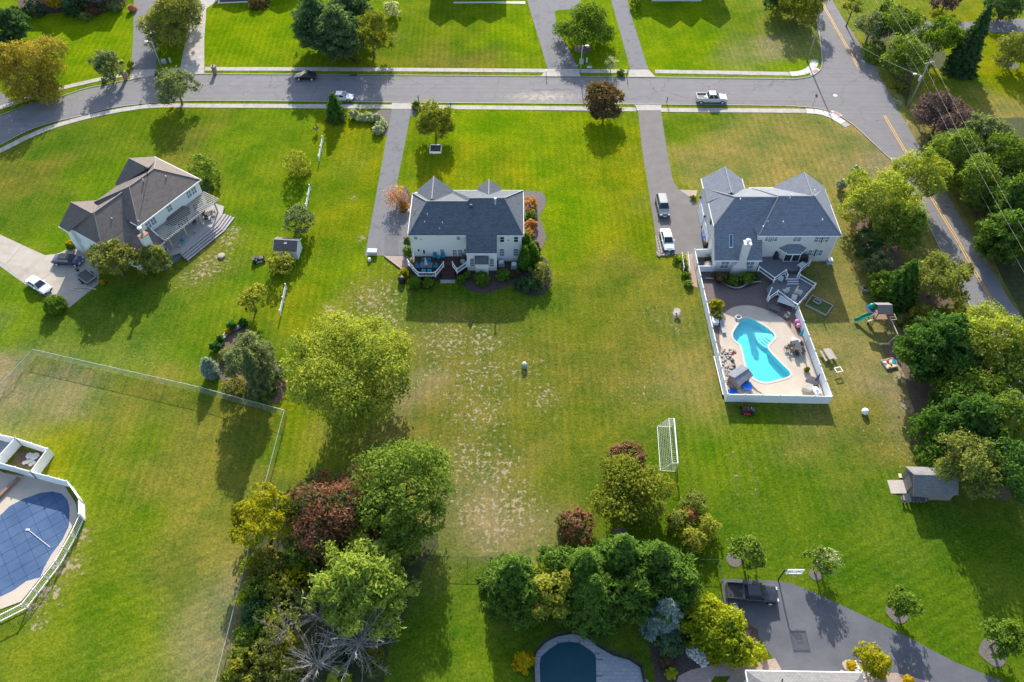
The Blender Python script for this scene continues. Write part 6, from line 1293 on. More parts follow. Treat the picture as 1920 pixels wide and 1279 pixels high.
MB().beam((c.x + 1.1, c.y - 4.2, 2.2), (c.x + 1.9, c.y - 4.4, 0), .1).build("swing_leg", K['wood_w'], ps); MB().beam((c.x + 1.1, c.y - 4.2, 2.2), (c.x + .2, c.y - 4.4, 0), .1).build("swing_leg", K['wood_w'], ps)
for k_ in (1.6, 2.9): MB().box(c.x + .8, c.x + 1.2, c.y - k_ - .1, c.y - k_ + .1, .45, .5).build("swing_seat", K['slide'], ps); MB().beam((c.x + .8, c.y - k_, .5), (c.x + .95, c.y - k_, 2.2), .025).build("swing_chain", K['grey'], ps); MB().beam((c.x + 1.2, c.y - k_, .5), (c.x + 1.05, c.y - k_, 2.2), .025).build("swing_chain", K['grey'], ps)
# basketball hoop
bh = thing("basketball_hoop", (*g(1459, 1087), 0), radians(0), "white basketball hoop with glass backboard on the asphalt court", "basketball hoop")
MB().tube([(0, 0, 0), (0, 0, 2.9), (.5, -.25, 3.25)], .08, 8).build("pole", K['black'], bh); MB().box(-.0, 1.8, -.42, -.38, 2.9, 4.0).build("backboard", K['clear'], bh)
for q in ((-.04, .03), (1.77, 1.84)): MB().box(q[0], q[1], -.46, -.34, 2.87, 4.03).build('board_rim', K['white'], bh)
for q in ((.6, .65, 3.05, 3.55), (1.15, 1.2, 3.05, 3.55), (.65, 1.15, 3.5, 3.55)): MB().box(q[0], q[1], -.44, -.42, q[2], q[3]).build('target_square', K['white'], bh)
for q in ((0, 1.8, 3.96, 4.03), (0, 1.8, 2.87, 2.94)): MB().box(q[0], q[1], -.45, -.33, q[2], q[3]).build("board_rim", K['white'], bh)
rr = MB().tube([(.9 + .23 * cos(a), -.72 + .23 * sin(a), 3.05) for a in [k * pi / 8 for k in range(17)]], .02, 6).build("hoop", K['red'], bh)
nb = MB()
for k_ in range(10): a = k_ * pi / 5; nb.beam((.9 + .23 * cos(a), -.72 + .23 * sin(a), 3.03), (.9 + .13 * cos(a + .3), -.72 + .13 * sin(a + .3), 2.6), .015)
tag(nb.build("net", K['net'], bh), kind='stuff')
# court clutter
cabinet(1372, 1132, 1.0, .8, .9, K['dark'], "dark covered trash bin below the black pickup", name="trash_bin", cat="trash bin"); cabinet(1373, 1141, .9, .6, .8, K['grey'], "grey trash bin below the black pickup, nearest the hedge", name="trash_bin", cat="trash bin")
# bins by the grey house garage
for i, (px, py, m, l) in enumerate(((1318, 442, K['dark'], "dark trash bin by the garage wall, top of its row"), (1319, 449, K['blue'], "blue recycling bin by the garage wall"), (1321, 457, K['dark'], "dark trash bin below the blue recycling bin"), (1322, 464, K['black'], "black bagged bin nearest the white fence corner"))):
    r = thing("trash_bin", (*g(px, py), 0), 0, l, "trash bin", "bins along the garage wall"); MB().add([(-.28, -.28, 0), (.28, -.28, 0), (.28, .28, 0), (-.28, .28, 0), (-.35, -.36, .95), (.35, -.36, .95), (.35, .36, .95), (-.35, .36, .95)], [(3, 2, 1, 0), (4, 5, 6, 7), (0, 1, 5, 4), (1, 2, 6, 5), (2, 3, 7, 6), (3, 0, 4, 7)]).build("bin_body", m, r); MB().box(-.38, .38, -.4, .4, .95, 1.03).build("lid", m, r, bevel=.03)
# ladder beside the white sedan
ld = thing("ladder", (*g(1235, 459), 0), pi / 2 + radians(3), "white ladder lying beside the white sedan", "ladder")
for s_ in (-.2, .2): MB().box(-1.8, 1.8, s_ - .03, s_ + .03, .04, .12).build("side_rail", K['beige'], ld)
for i in range(11): MB().box(-1.7 + i * .34 - .025, -1.7 + i * .34 + .025, -.2, .2, .06, .1).build("rung", K['beige'], ld)
# stacked log and rock edging below it, trellises
wk = MB(); random.seed(12)
for i in range(40):
    X, Y = g(random.uniform(1232, 1268), random.uniform(473, 481)); r = random.uniform(.12, .25); wk.lathe([(r * .7, 0), (r, r * .5), (r * .5, r)], 6, (X, Y, 0))
wk.build("loose_stones", K['stone'], kind='stuff')
for (a, b, l) in (((1277, 480), (1281, 510), "left white trellis strip beside the vegetable row"), ((1288, 480), (1292, 512), "right white trellis strip beside the vegetable row")):
    A, B = g(*a), g(*b); tr = thing("trellis", ((A[0] + B[0]) / 2, (A[1] + B[1]) / 2, 0), atan2(B[1] - A[1], B[0] - A[0]), l, "trellis"); Lh = hypot(B[0] - A[0], B[1] - A[1]) / 2
    for z in (.3, .9): MB().box(-Lh, Lh, -.03, .03, z, z + .06).build("rail", K['white'], tr)
    for i in range(7): MB().box(-Lh + i * Lh / 3 - .03, -Lh + i * Lh / 3 + .03, -.02, .02, 0, 1.0).build("picket", K['white'], tr)
tag(MB().lathe([(.55, 0), (.6, .4), (.5, .7), (.1, .8)], 10, (*g(1326, 499), 0)).build("garden_statue", K['beige'], bevel=.02), "cream covered ornament inside the small white pen beside the house", "ornament")
# pool yard furniture
table(1473, 571, 0, radians(-28), 2.6, 1.5, K['lgrey'], "grey outdoor table beside the lower deck rail", th=.8)
cabinet(1450, 582, 1.5, .9, .6, K['dark'], "dark coffee table with grey lid on the brick patio", rz=radians(-28), name="coffee_table", cat="table")
chair(1474, 596, 0, 2.2, K['wood_w'], "weathered chair on the patio behind the deck corner", None); 
umbrella(1488, 557, .55, K['beige'], "closed beige umbrella on the lower grey deck")
for px, py, l in ((1471, 549, "grey cushioned lounge chair left of the beige umbrella"), (1497, 553, "grey cushioned lounge chair right of the beige umbrella"), (1487, 562, "grey cushioned lounge chair nearest the deck rail"), (1462, 527, "pale bench on the lower deck below the stairs")): chair(px, py, .55, random.uniform(-1, 1), K['lgrey'], l, None, s=1.25)
grill(1505, 488, 1.2, "large black covered grill right of the sliding doors", K['black'], cover=True); grill(1453, 481, 1.2, "black round covered grill left of the bay", K['black'], cover=True, rz=1.5); cabinet(1437, 487, 1.6, .7, .8, K['black'], "long black storage bench against the grey house wall", name="storage_box", cat="storage box").location.z = 1.2
table(1501, 502, 1.2, .6, 1.3, .8, K['lgrey'], "small pale table at the right end of the upper deck")
umbrella(1527, 721, 0.05, K['navy'], "closed navy umbrella in the lower right corner of the pool deck", basem=K['lgrey']); tag(MB().lathe([(.9, 0), (.9, .3), (.8, .42), (.05, .45)], 16, (*g(1522, 718), .05)).build("ottoman", K['dark']), "round dark grey ottoman under the navy umbrella", "ottoman")
umbrella(1498, 637, 0.05, K['teal'], "closed teal umbrella beside the right fence of the pool yard"); cabinet(1491, 641, 1.3, .8, .4, K['lgrey'], "white cushioned daybed under the teal umbrella", rz=radians(-25), name="daybed", cat="daybed")
cabinet(1512, 730, 1.2, 1.0, .75, K['wood_w'], "taupe pool equipment box at the lower right corner", rz=radians(-25), name="storage_box", cat="storage box")
cabinet(1529, 734, 1.3, .8, .35, K['white'], "white cushion lounger beside the taupe box", rz=radians(-60), name="lounger", cat="lounger")
table(1493, 655, .05, radians(103), 2.2, 1.2, K['dark'], "dark dining table on the pale pool deck", th=.72)
for px, py, rz, l in ((1483, 651, pi / 2, "dark metal chair at the left of the pool dining table"), (1484, 660, pi / 2, "dark metal chair at the lower left of the pool dining table"), (1503, 649, -pi / 2, "dark metal chair at the upper right of the pool dining table"), (1505, 660, -pi / 2, "dark metal chair at the lower right of the pool dining table"), (1492, 667, pi, "dark metal chair at the lower end of the pool dining table"), (1474, 656, 2, "light metal chair alone near the pool edge")):
    chair(px, py, .05, rz, K['dark'], l, "metal chairs of the pool dining table")
lf = MB().tube([(1.2 * cos(a) * .35, 1.2 * sin(a) * .3, .2) for a in [k * pi / 8 for k in range(17)]], .12, 6); o = lf.build("pool_float", K['lgrey']); o.location = (*g(1384, 597), .05); tag(o, "small ring shaped pool float at the pool head", "pool float")
lg = thing("lounger", (*g(1355, 618), .05), radians(93), "slim metal sun lounger by the left fence of the pool yard", "lounger"); MB().box(-.9, .5, -.3, .3, .28, .33).build("seat", K['grey'], lg); MB().obox((.8, 0, .5), (.75, .6, .05), 0, radians(-35)).build("backrest", K['grey'], lg)
for a in (-.8, .4):
    for b in (-.27, .27): MB().beam((a, b, 0), (a, b, .3), .04).build("leg", K['grey'], lg)
cabinet(1339, 603, .9, 1.5, .7, K['white'], "white cushion box against the left fence", name="storage_box", cat="storage box")
fl_ = thing("flag", (*g(1370, 669), .05), 0, "small red flag on a thin pole at the gravel edge", "flag"); MB().tube([(0, 0, 0), (0.1, .1, 1.7)], .02, 6).build("pole", K['black'], fl_); MB().plate([(0, 0, .3), (.35, -.05, .35), (.45, .25, 1.0), (.08, .1, 1.1)], .02).build("cloth", K['red'], fl_)
bb_ = tag(MB().lathe([(.2, .0), (.6, .15), (.8, .5), (.6, .85), (.2, .98), (.02, 1.0)], 18, (*g(1399, 728), .05)).build("inflatable_ball", K['blue'], smooth=True), "big shiny blue inflatable ball beside the pump shed", "ball")
tag(MB().lathe([(.6, 0), (.65, .2), (.5, .3), (.05, .3)], 14, (*g(1374, 737), .05)).build("paddling_pool", K['blue']), "blue tub against the lower fence behind the pump shed", "tub")
# white fenced pen ornament; recreational toys by fence
for i, (px, py, kk, l) in enumerate(((1492, 607, 'pink', "pink potted flowers by the right pool fence"), (1495, 615, 'pink', "pale pink potted flowers lower down the pool fence"))):
    X, Y = g(px, py); tag(MB().lathe([(.15, 0), (.2, .3), (.34, .4), (.3, .65), (.05, .8)], 9, (X, Y, .05)).build("flower_pot", K[kk]), l, "flower pot")
pp = MB().beam((*g(1352, 670), .3), (*g(1355, 735), .3), .08, .08).v
# long white pipe outside the fence
tag(MB().beam((*g(1338, 670), .25), (*g(1355, 742), .25), .12, .12).build("pipe", K['white']), "long white pipe on the grass outside the left pool fence", "pipe")
# left deck furniture
def L1(u, v, z): m_ = Matrix.Rotation(A1, 4, 'Z'); q = m_ @ Vector((u, v, 0)); return (-57.37 + q.x, 88.14 + q.y, z)
def chairL(u, v, rz, m, lab):
    r = chair(0, 0, 0, rz, m, lab, "chairs under the pergola"); r.location = L1(u, v, .78)
chairL(3.9, -2.9, 2.0, K['teal'], "turquoise chair between the pergola posts"); 
for u, v, l in ((10.2, -1.5, "dark chair at the round table under the pergola end"), (11.4, -2.4, "dark chair beside the taupe deck corner"), (9.6, -2.6, "dark chair on the near side of the pergola table"), (8.0, -1.4, "dark chair below the bay roof")): chairL(u, v, u, K['dark'], l)
t = table(0, 0, 0, .5, 1.2, 1.2, K['dark'], "dark square table under the pergola end"); t.location = L1(10.5, -2.3, .78)
for u, v, l in ((6.6, -3.0, "green potted plant at the second pergola post"), (3.0, -3.3, "yellow potted plant at the first pergola post")):
    tag(MB().lathe([(.2, 0), (.28, .4), (.22, .42)], 10, L1(u, v, .78)).build("plant_pot", K['stone'], smooth=False), l.replace("plant", "plant in stone pot"), "plant pot")
# ---------------------------------------------------------------- vegetation
RG = np.random.RandomState(11)
def leafmesh(name, cen, nrm, size, aspect, m, tint, droop=0.0, rng=RG):
    n = len(cen); r = rng.normal(size=(n, 3)); nn = nrm * 1.0 + r * .55; nn /= np.linalg.norm(nn, axis=1, keepdims=True) + 1e-9
    t = rng.normal(size=(n, 3)); t -= nn * (t * nn).sum(1, keepdims=True); t /= np.linalg.norm(t, axis=1, keepdims=True) + 1e-9
    b = np.cross(nn, t); s = size * rng.uniform(.5, 1.5, (n, 1)); a = s * aspect
    v = np.stack([cen - t * a * .5, cen + b * s * .35, cen + t * a * .5, cen - b * s * .35], 1).reshape(-1, 3)
    if droop: v[2::4, 2] -= droop * s[:, 0]
    f = np.arange(4 * n).reshape(n, 4); me = bpy.data.meshes.new(name); fastmesh(me, v, f)
    ca = me.color_attributes.new("tint", 'FLOAT_COLOR', 'POINT'); tc = np.repeat(np.stack([tint] * 3 + [np.ones(n)], 1), 4, 0); ca.data.foreach_set("color", tc.astype('f').ravel())
    me.materials.append(m); return me
def blob_points(lobes, ncl, per, rng, csize, shell=.85, low=-.55):
    "leaf clumps over the union of ellipsoid lobes; returns centres, outward normals, tint per leaf"
    C_, N_, T_ = [], [], []
    w_ = np.array([l[3] * l[4] for l in lobes]); w_ = w_ / w_.sum(); k = 0; tries = 0
    while k < ncl and tries < ncl * 12:
        tries += 1; l = lobes[rng.choice(len(lobes), p=w_)]; d = rng.normal(size=3); d /= np.linalg.norm(d)
        if d[2] < low: continue
        rad = rng.uniform(shell, 1.02) if rng.rand() < .8 else rng.uniform(.4, shell)
        p = np.array(l[:3]) + d * np.array(l[3:6]) * rad
        deep = False
        for o in lobes:
            if o is l: continue
            if (((p - np.array(o[:3])) / np.array(o[3:6])) ** 2).sum() < .62: deep = True; break
        if deep and rng.rand() < .85: continue
        nr = d / np.array(l[3:6]); nr /= np.linalg.norm(nr); cs = csize * rng.uniform(.6, 1.35); m = max(4, int(per * rng.uniform(.6, 1.3)))
        q = rng.normal(size=(m, 3)) * cs * .5; q -= nr * (q @ nr)[:, None] * .45; q[:, 2] *= .8
        C_.append(p + q); nl = nr * .6 + np.array([0, .12, .6]) + q / (cs + 1e-6) * .5; N_.append(nl); T_.append(np.clip(rng.uniform(.1, .9) * .6 + rng.uniform(0, .5, m), 0, 1)); k += 1
    N = np.concatenate(N_); N /= np.linalg.norm(N, axis=1, keepdims=True) + 1e-9
    return np.concatenate(C_), N, np.concatenate(T_)
def trunk_mesh(root, h, r, hc, cr, rng, m, nl=6, lean=(0, 0), name="trunk"):
    b = MB(); k = [Vector((lean[0] * t * t, lean[1] * t * t, h * t)) + Vector((rng.uniform(-.08, .08), rng.uniform(-.08, .08), 0)) * (t > 0) for t in (0, .25, .5, .75, 1)]
    b.tube(k, [r * 1.3, r, r * .85, r * .7, r * .45], 7)
    for i in range(nl):
        a = 2 * pi * i / nl + rng.uniform(-.4, .4); z0 = rng.uniform(.45, .85); p0 = k[0].lerp(k[4], z0); l = cr * rng.uniform(.55, .85)
        p1 = p0 + Vector((cos(a) * l * .45, sin(a) * l * .45, l * .35)); p2 = p0 + Vector((cos(a) * l, sin(a) * l, l * .55 + rng.uniform(-.1, .3) * l)); b.tube([p0, p1, p2], [r * .45, r * .3, r * .1], 5)
    return b.build(name, m, root)
LM = {}
def lm(key, *a, **k):
    LM[key] = leafmat("leaf_" + key, *a, **k)
lm('green', (.036, .068, .012), (.095, .140, .020)); lm('mid', (.050, .092, .016), (.140, .190, .034)); lm('grey', (.060, .090, .045), (.150, .175, .085)); lm('dark', (.018, .045, .022), (.050, .090, .035))
lm('pine', (.026, .055, .028), (.080, .125, .058)); lm('ever', (.024, .050, .012), (.085, .145, .026)); lm('light', (.085, .120, .020), (.260, .285, .045), (.10, .15, .03), f3=.1); lm('fresh', (.090, .140, .024), (.250, .300, .060)); lm('lime', (.140, .185, .010), (.270, .280, .022)); lm('willow', (.115, .145, .020), (.225, .225, .040))
lm('gold', (.120, .130, .008), (.260, .245, .014), (.09, .115, .01), f3=.12); lm('goldgreen', (.065, .095, .015), (.165, .175, .026), (.22, .18, .02), f3=.04); lm('orange', (.120, .110, .022), (.230, .195, .040), (.24, .15, .03), f3=.05); lm('red', (.085, .035, .026), (.235, .120, .075), (.070, .080, .035), f3=.16)
lm('maroon', (.050, .034, .022), (.120, .088, .045), (.11, .12, .02), f3=.02); lm('purple', (.050, .035, .045), (.125, .090, .105)); lm('pinkish', (.24, .12, .09), (.36, .22, .17)); lm('olive', (.075, .098, .024), (.170, .190, .050)); lm('bronze', (.070, .095, .022), (.170, .175, .045), (.19, .12, .04), f3=-.02)
lm('blue', (.090, .130, .145), (.200, .250, .270)); lm('bluegrey', (.12, .15, .13), (.22, .25, .22)); lm('yellow', (.45, .33, .01), (.62, .47, .02)); lm('pale', (.15, .18, .11), (.32, .35, .24)); lm('brownred', (.10, .05, .035), (.18, .11, .07), (.08, .09, .03), f3=.12); lm('rust', (.20, .10, .04), (.32, .18, .07)); lm('topiary', (.015, .055, .012), (.04, .10, .02))
lm('yew', (.020, .055, .015), (.060, .110, .022)); lm('hedge', (.050, .100, .012), (.115, .165, .020)); lm('hedgeb', (.090, .130, .008), (.190, .215, .014), (.05, .085, .01), f3=.1); lm('arb', (.024, .065, .010), (.065, .125, .016)); lm('brush', (.055, .075, .022), (.150, .160, .040), (.20, .17, .02), f3=.08)
TREES = []
def tree(kind, cx, cy, rp, hc, col, label, cat="tree", asp=1.0, name=None, dens=1.0, leaf=None, lobes_n=None, lean=(0, 0), rx=1.0, low=-.55, group=None):
    """kind round|loose|cone|pine|column|ball|bush|bare ; crown centre at photo point cx,cy and height hc; half width rp photo pixels; asp = vertical / horizontal radius"""
    rng = np.random.RandomState(int(cx * 7 + cy * 13) % 100003); X, Y = g(cx, cy, hc); r = rp * mpp(X, Y, hc); TREES.append((X, Y, r))
    dn = {'round': "deciduous_tree", 'loose': "deciduous_tree", 'cone': "conifer_tree", 'pine': "pine_tree", 'column': "evergreen_column", 'ball': "round_shrub", 'bush': "shrub", 'bare': "bare_tree"}
    root = thing(name or dn[kind], (X, Y, 0), rng.uniform(0, .4), label, cat, group); m = LM.get(col); rz = r * asp; lf = leaf or (.285 if r > 2.2 else .26 if r > 1.2 else .17)
    if kind in ('round', 'loose'):
        if r > 2.9: rz = max(rz, .80 * hc)
        r *= 1.07
        nlb = lobes_n or (7 if r > 3 else 5); nlb += 3; lobes = [(0, 0, hc, r * .52 * rx, r * .52, rz * .7)]
        for i in range(nlb):
            a = 2 * pi * i / nlb + rng.uniform(-.35, .35); s = r * rng.uniform(.20, .44); q = (r - s) * rng.uniform(.82, 1.12); zz_ = rng.uniform(-.45, .45) * rz; lobes.append((cos(a) * q * rx, sin(a) * q, hc + zz_, s * rx, s, s * .85 * asp))
        tops = [(rng.uniform(-.4, .4) * r, rng.uniform(-.4, .4) * r, hc + rz * rng.uniform(.35, .6), r * rng.uniform(.25, .4), r * rng.uniform(.25, .4), rz * rng.uniform(.28, .4)) for _ in range(4)]; lobes += tops; cs = (.13 * r + .28) if kind == 'round' else .11 * r + .25; n = 300 * r * r * (.34 / lf) ** 1.7 * dens * (1 if kind == 'round' else .62) * max(1, asp * .9); per = 34; ncl = int(n / per) + 6
        c, nn, t = blob_points(lobes, ncl, per, rng, cs, .8 if kind == 'round' else .6, low)
        me = leafmesh("crown", c, nn, lf, 1.35, m, t, .15, rng); o = bpy.data.objects.new("crown", me); COL.objects.link(o); o.parent = root
        trunk_mesh(root, max(hc - rz * .1, .8), .035 * r + .06, hc, r, rng, K['bark'], 7, lean)
    elif kind in ('bush', 'ball'):
        if kind == 'ball': lobes = [(0, 0, hc, r * rx, r, rz)]
        else:
            lobes = [(0, 0, hc, r * .75 * rx, r * .75, rz * .85)] + [(cos(a) * r * .5 * rx, sin(a) * r * .5, hc - rz * rng.uniform(0, .3), r * .48, r * .48, rz * .6) for a in [2 * pi * i / 5 + rng.uniform(-.3, .3) for i in range(5)]]
        lf = leaf or (.16 if kind == 'ball' else .22 if r < 2 else .28); n = (820 if kind == 'ball' else 430) * r * r * (.22 / lf) ** 1.6 * dens * max(1, asp); per = 26; ncl = int(n / per) + 8
        c, nn, t = blob_points(lobes, ncl, per, rng, (.12 * r + .05) if kind == 'ball' else .16 * r + .12, .9 if kind == 'ball' else .78, -.85); c[:, 2] = np.maximum(c[:, 2], .03)
        me = leafmesh("foliage", c, nn, lf, 1.4, m, t, .1, rng); o = bpy.data.objects.new("foliage", me); COL.objects.link(o); o.parent = root
        if kind == 'ball' or r < 1.3:
            kk = .86 if kind == 'ball' else .66; ib = MB().lathe([(r * kk * sin(t) * rng.uniform(.92, 1.05), max(.02, hc - rz * kk * cos(t))) for t in [.25 + i * .33 for i in range(9)]], 9); ib.build("inner_foliage", m, root)
        b = MB()
        for i in range(4): a = i * pi / 2 + rng.uniform(-.4, .4); b.tube([(0, 0, 0), (cos(a) * r * .2, sin(a) * r * .2, hc * .6), (cos(a) * r * .4, sin(a) * r * .4, hc)], [.04, .03, .01], 5)
        b.build("stems", K['bark'], root)
    elif kind == 'column':
        Ht = hc * 2; C_, N_, T_ = [], [], []; ncl = int(46 * r * Ht * dens) + 12
        for i in range(ncl):
            z = rng.uniform(.02, 1) ** 1.0; a = rng.uniform(0, 2 * pi); prof = (sin(min(1, z * 2.2) * pi / 2) * .35 + .65) * (1 - max(0, z - .45) / .55) ** .62; rr = r * prof * rng.uniform(.88, 1.04); mm = 22
            q = rng.normal(size=(mm, 3)) * .14; q[:, 2] *= 1.8; C_.append(np.array([rr * cos(a), rr * sin(a), z * Ht]) + q); N_.append(np.tile([cos(a), sin(a), .35], (mm, 1))); T_.append(np.clip(rng.uniform(0, .7) + rng.uniform(0, .4, mm), 0, 1))
        me = leafmesh("foliage", np.concatenate(C_), np.concatenate(N_), leaf or .2, 1.8, m, np.concatenate(T_), 0, rng); o = bpy.data.objects.new("foliage", me); COL.objects.link(o); o.parent = root
        MB().tube([(0, 0, 0), (0, 0, Ht * .85)], [.12, .03], 6).build("trunk", K['bark'], root)
    elif kind == 'cone':
        Ht = hc / .42; z0 = Ht * .06; C_, N_, T_ = [], [], []; tr = MB().tube([(0, 0, 0), (0, 0, Ht * .97)], [.05 * r + .08, .03], 7); nlv = int(Ht * 2.1) + 4
        for lv in range(nlv):
            f = lv / nlv; z = z0 + (Ht - z0) * f; R = r * (1 - f) ** .8 * rng.uniform(.88, 1.08) + .1; nb = max(4, int(5 + R * 3.4))
            for k in range(nb):
                a = 2 * pi * k / nb + lv * .7 + rng.uniform(-.2, .2); L = R * rng.uniform(.78, 1.12); mm = int((8 + L * 27) * dens); t = rng.uniform(.15, 1, mm) ** .7
                p = np.stack([cos(a) * L * t, sin(a) * L * t, z - L * .22 * t ** 1.5 + .06 * Ht * (1 - f) * .0 + 0 * t], 1) + rng.normal(size=(mm, 3)) * np.array([.14, .14, .07]) * (.6 + R * .2)
                C_.append(p); N_.append(np.tile([cos(a) * .5, sin(a) * .5, .8], (mm, 1))); T_.append(np.clip(t * .5 + rng.uniform(-.1, .5, mm), 0, 1))
        me = leafmesh("crown", np.concatenate(C_), np.concatenate(N_), leaf or .27, 1.7, m, np.concatenate(T_), .1, rng); o = bpy.data.objects.new("crown", me); COL.objects.link(o); o.parent = root; tr.build("trunk", K['bark'], root)
    elif kind == 'pine':
        Ht = hc + rz; C_, N_, T_ = [], [], []; tr = MB().tube([(0, 0, 0), (0, 0, Ht * .95)], [.04 * r + .12, .04], 7); nlv = int(Ht * .9) + 4
        for lv in range(nlv):
            f = (lv + .5) / nlv; z = Ht * (.12 + .86 * f); R = r * (sin(pi * min(1, .25 + f * .8)) ** .6 if f < .93 else .3) * rng.uniform(.8, 1.08); nb = max(4, int(4 + R * 1.5))
            for k in range(nb):
                a = 2 * pi * k / nb + lv * 1.1 + rng.uniform(-.25, .25); L = R * rng.uniform(.65, 1.12); up = L * rng.uniform(.08, .3)
                tr.tube([(0, 0, z), (cos(a) * L * .95, sin(a) * L * .95, z + up)], [.05, .015], 4, False)
                for c_ in range(max(2, int(L * 1.5))):
                    t = rng.uniform(.35, 1); cs = .28 + .06 * r; mm = int(32 * dens); p = np.array([cos(a) * L * t, sin(a) * L * t, z + up * t]) + rng.normal(size=3) * [.3, .3, .12]; q = rng.normal(size=(mm, 3)) * cs * [.6, .6, .35]
                    C_.append(p + q); N_.append(q / cs + [0, 0, .7]); T_.append(np.clip(rng.uniform(0, .6) + rng.uniform(0, .4, mm), 0, 1))
        N = np.concatenate(N_); N /= np.linalg.norm(N, axis=1, keepdims=True) + 1e-9
        me = leafmesh("crown", np.concatenate(C_), N, leaf or .30, 1.9, m, np.concatenate(T_), 0, rng); o = bpy.data.objects.new("crown", me); COL.objects.link(o); o.parent = root; tr.build("trunk", K['bark'], root)
    elif kind == 'bare':
        b = MB(); Ht = hc + rz; big = r > 2.6
        b.tube([(0, 0, 0), (0, 0, Ht * .3)], [.035 * r + .03, .03 * r + .02], 6)
        nm = int(14 + 6 * r)
        for i in range(nm):
            a = 2 * pi * i / nm + rng.uniform(-.25, .25); el = rng.uniform(.1, 1.25); L = rng.uniform(.72, 1.05) * r / max(.35, cos(el) if el < .9 else .75); z0 = Ht * rng.uniform(.12, .34)
            dv = Vector((cos(a) * cos(el), sin(a) * cos(el), sin(el))); pts = [Vector((0, 0, z0))]
            for s_ in range(1, 5):
                dv = (dv + Vector(rng.normal(size=3)) * .13).normalized(); pts.append(pts[-1] + dv * L / 4)
            r0 = .009 * r + .010; b.tube(pts, [r0, r0 * .8, r0 * .6, r0 * .4, r0 * .2], 4, False)
            for k in range(int(5 + 3 * r)):
                t = rng.uniform(.25, .98) * 3.99; q = pts[int(t)].lerp(pts[int(t) + 1], t - int(t)); l2 = L * rng.uniform(.12, .34) * (1.1 - t / 5); d2 = (dv + Vector(rng.normal(size=3)) * .6 + Vector((0, 0, .1))).normalized()
                m2 = q + d2 * l2 * .5; b.tube([q, m2, q + (d2 + Vector(rng.normal(size=3)) * .2) * l2], [r0 * .4, r0 * .28, r0 * .12], 3, False)
        b.build("branches", K['bark_g'] if col != 'brown' else K['bark'], root)
        if m:
            lobes = [(0, 0, hc, r * .85, r * .85, rz * .85)]; c, nn, t = blob_points(lobes, int(14 * r * dens) + 4, 14, rng, .18 * r + .1, .5, -.4); me = leafmesh("leaves", c, nn, .2, 1.3, m, t, 0, rng); o = bpy.data.objects.new("leaves", me); COL.objects.link(o); o.parent = root
    return root
T = tree
# far row, upper left
T('pine', 22, 50, 32, 3, 'dark', "dark green pine at the upper left corner beyond the orange tree")
T('round', 60, 128, 66, 4.6, 'orange', "large orange gold tree overhanging the street at upper left", asp=.9)
T('bush', 70, 170, 20, 1.4, 'lime', "yellow green shrub under the orange gold tree", cat="shrub"); T('ball', 8, 78, 12, 1.5, 'dark', "small dark shrub behind the orange gold tree", cat="shrub")
T('ball', 98, 160, 10, .5, 'gold', "low gold mound beside the pavement at upper left", cat="shrub"); T('bush', 33, 22, 16, 1.4, 'dark', "dark cone shrub by the corner brick house", cat="shrub"); T('bush', 100, 2, 14, 2, 'yellow', "yellow bush against the corner brick house", cat="shrub")
T('bush', 62, 16, 20, 1.5, 'dark', "dark shrub mass left of the yellow bush", cat="shrub"); T('bush', 140, 10, 26, 1.6, 'dark', "dark shrub mass above the red flower border", cat="shrub"); T('bush', 160, 31, 12, .6, 'olive', "low olive shrub on the lawn below the red border", cat="shrub")
T('bush', 180, 12, 30, .5, 'red', "red flower border along the corner brick house", cat="flower border", asp=.35, name="flower_border"); T('bush', 215, 8, 16, 1.2, 'grey', "grey green shrub at the end of the red border", cat="shrub"); T('bush', 246, 14, 9, .8, 'pinkish', "pink flowering shrub beside the upper left driveway", cat="shrub")
T('round', 202, 122, 29, 3.4, 'grey', "small grey green street tree at the left kerb", lean=(.3, 0)); T('bush', 195, 152, 6, .4, 'green', "small green tuft under the left street tree", cat="shrub")
T('round', 318, 42, 57, 4.8, 'bronze', "large bronze tinged tree between two upper driveways", asp=.95); T('round', 342, 10, 34, 4.5, 'grey', "grey green tree behind the bronze tinged tree"); T('round', 330, 165, 37, 3.6, 'grey', "grey green street tree with shadow on the left lawn"); T('bush', 302, 136, 12, .4, 'olive', "low plant bed under the lamp", cat="shrub", asp=.5)
T('bush', 244, 120, 8, .8, 'lime', "small yellow green shrub by the orange pillar", cat="shrub")
T('pine', 590, 45, 50, 5.6, 'pine', "tall blue green pine, left of the trio beside the black hatchback", asp=1.1); T('pine', 632, 62, 52, 5.5, 'pine', "blue green pine with widest crown in the dark trio"); T('pine', 655, 10, 40, 6, 'pine', "blue green pine at the back of the dark trio")
T('round', 695, 60, 38, 5.2, 'goldgreen', "yellow topped tree joined to the blue green pines", asp=1.25); T('bush', 735, 14, 18, 2, 'pale', "pale grey shrub behind the yellow topped tree", cat="shrub"); T('bush', 660, 108, 16, .7, 'olive', "low shrub at the foot of the pines", cat="shrub")
T('round', 1098, 50, 54, 3.6, 'green', "round dense green tree between the two upper driveways", asp=.75); T('bare', 1146, 118, 15, 1.9, 'pale', "thin sparse sapling by the upper kerb"); T('bush', 1164, 136, 9, .5, 'green', "bright green kerbside shrub by the mailbox", cat="shrub", asp=.6)
T('bush', 1193, 4, 12, 1.2, 'mid', "shrub at the corner of the four peaked house", cat="shrub"); T('bush', 485, 4, 22, .8, 'maroon', "dark red border shrubs at the top", cat="shrub", asp=.5)
T('round', 1498, 8, 44, 3.6, 'goldgreen', "yellow topped tree at the hedge corner of the junction", asp=.9); T('round', 1462, 0, 30, 3, 'dark', "dark bushy tree left of the junction hedge"); T('bush', 1530, 10, 16, 2, 'mid', "green hedge end beside the leaning pole", cat="shrub")
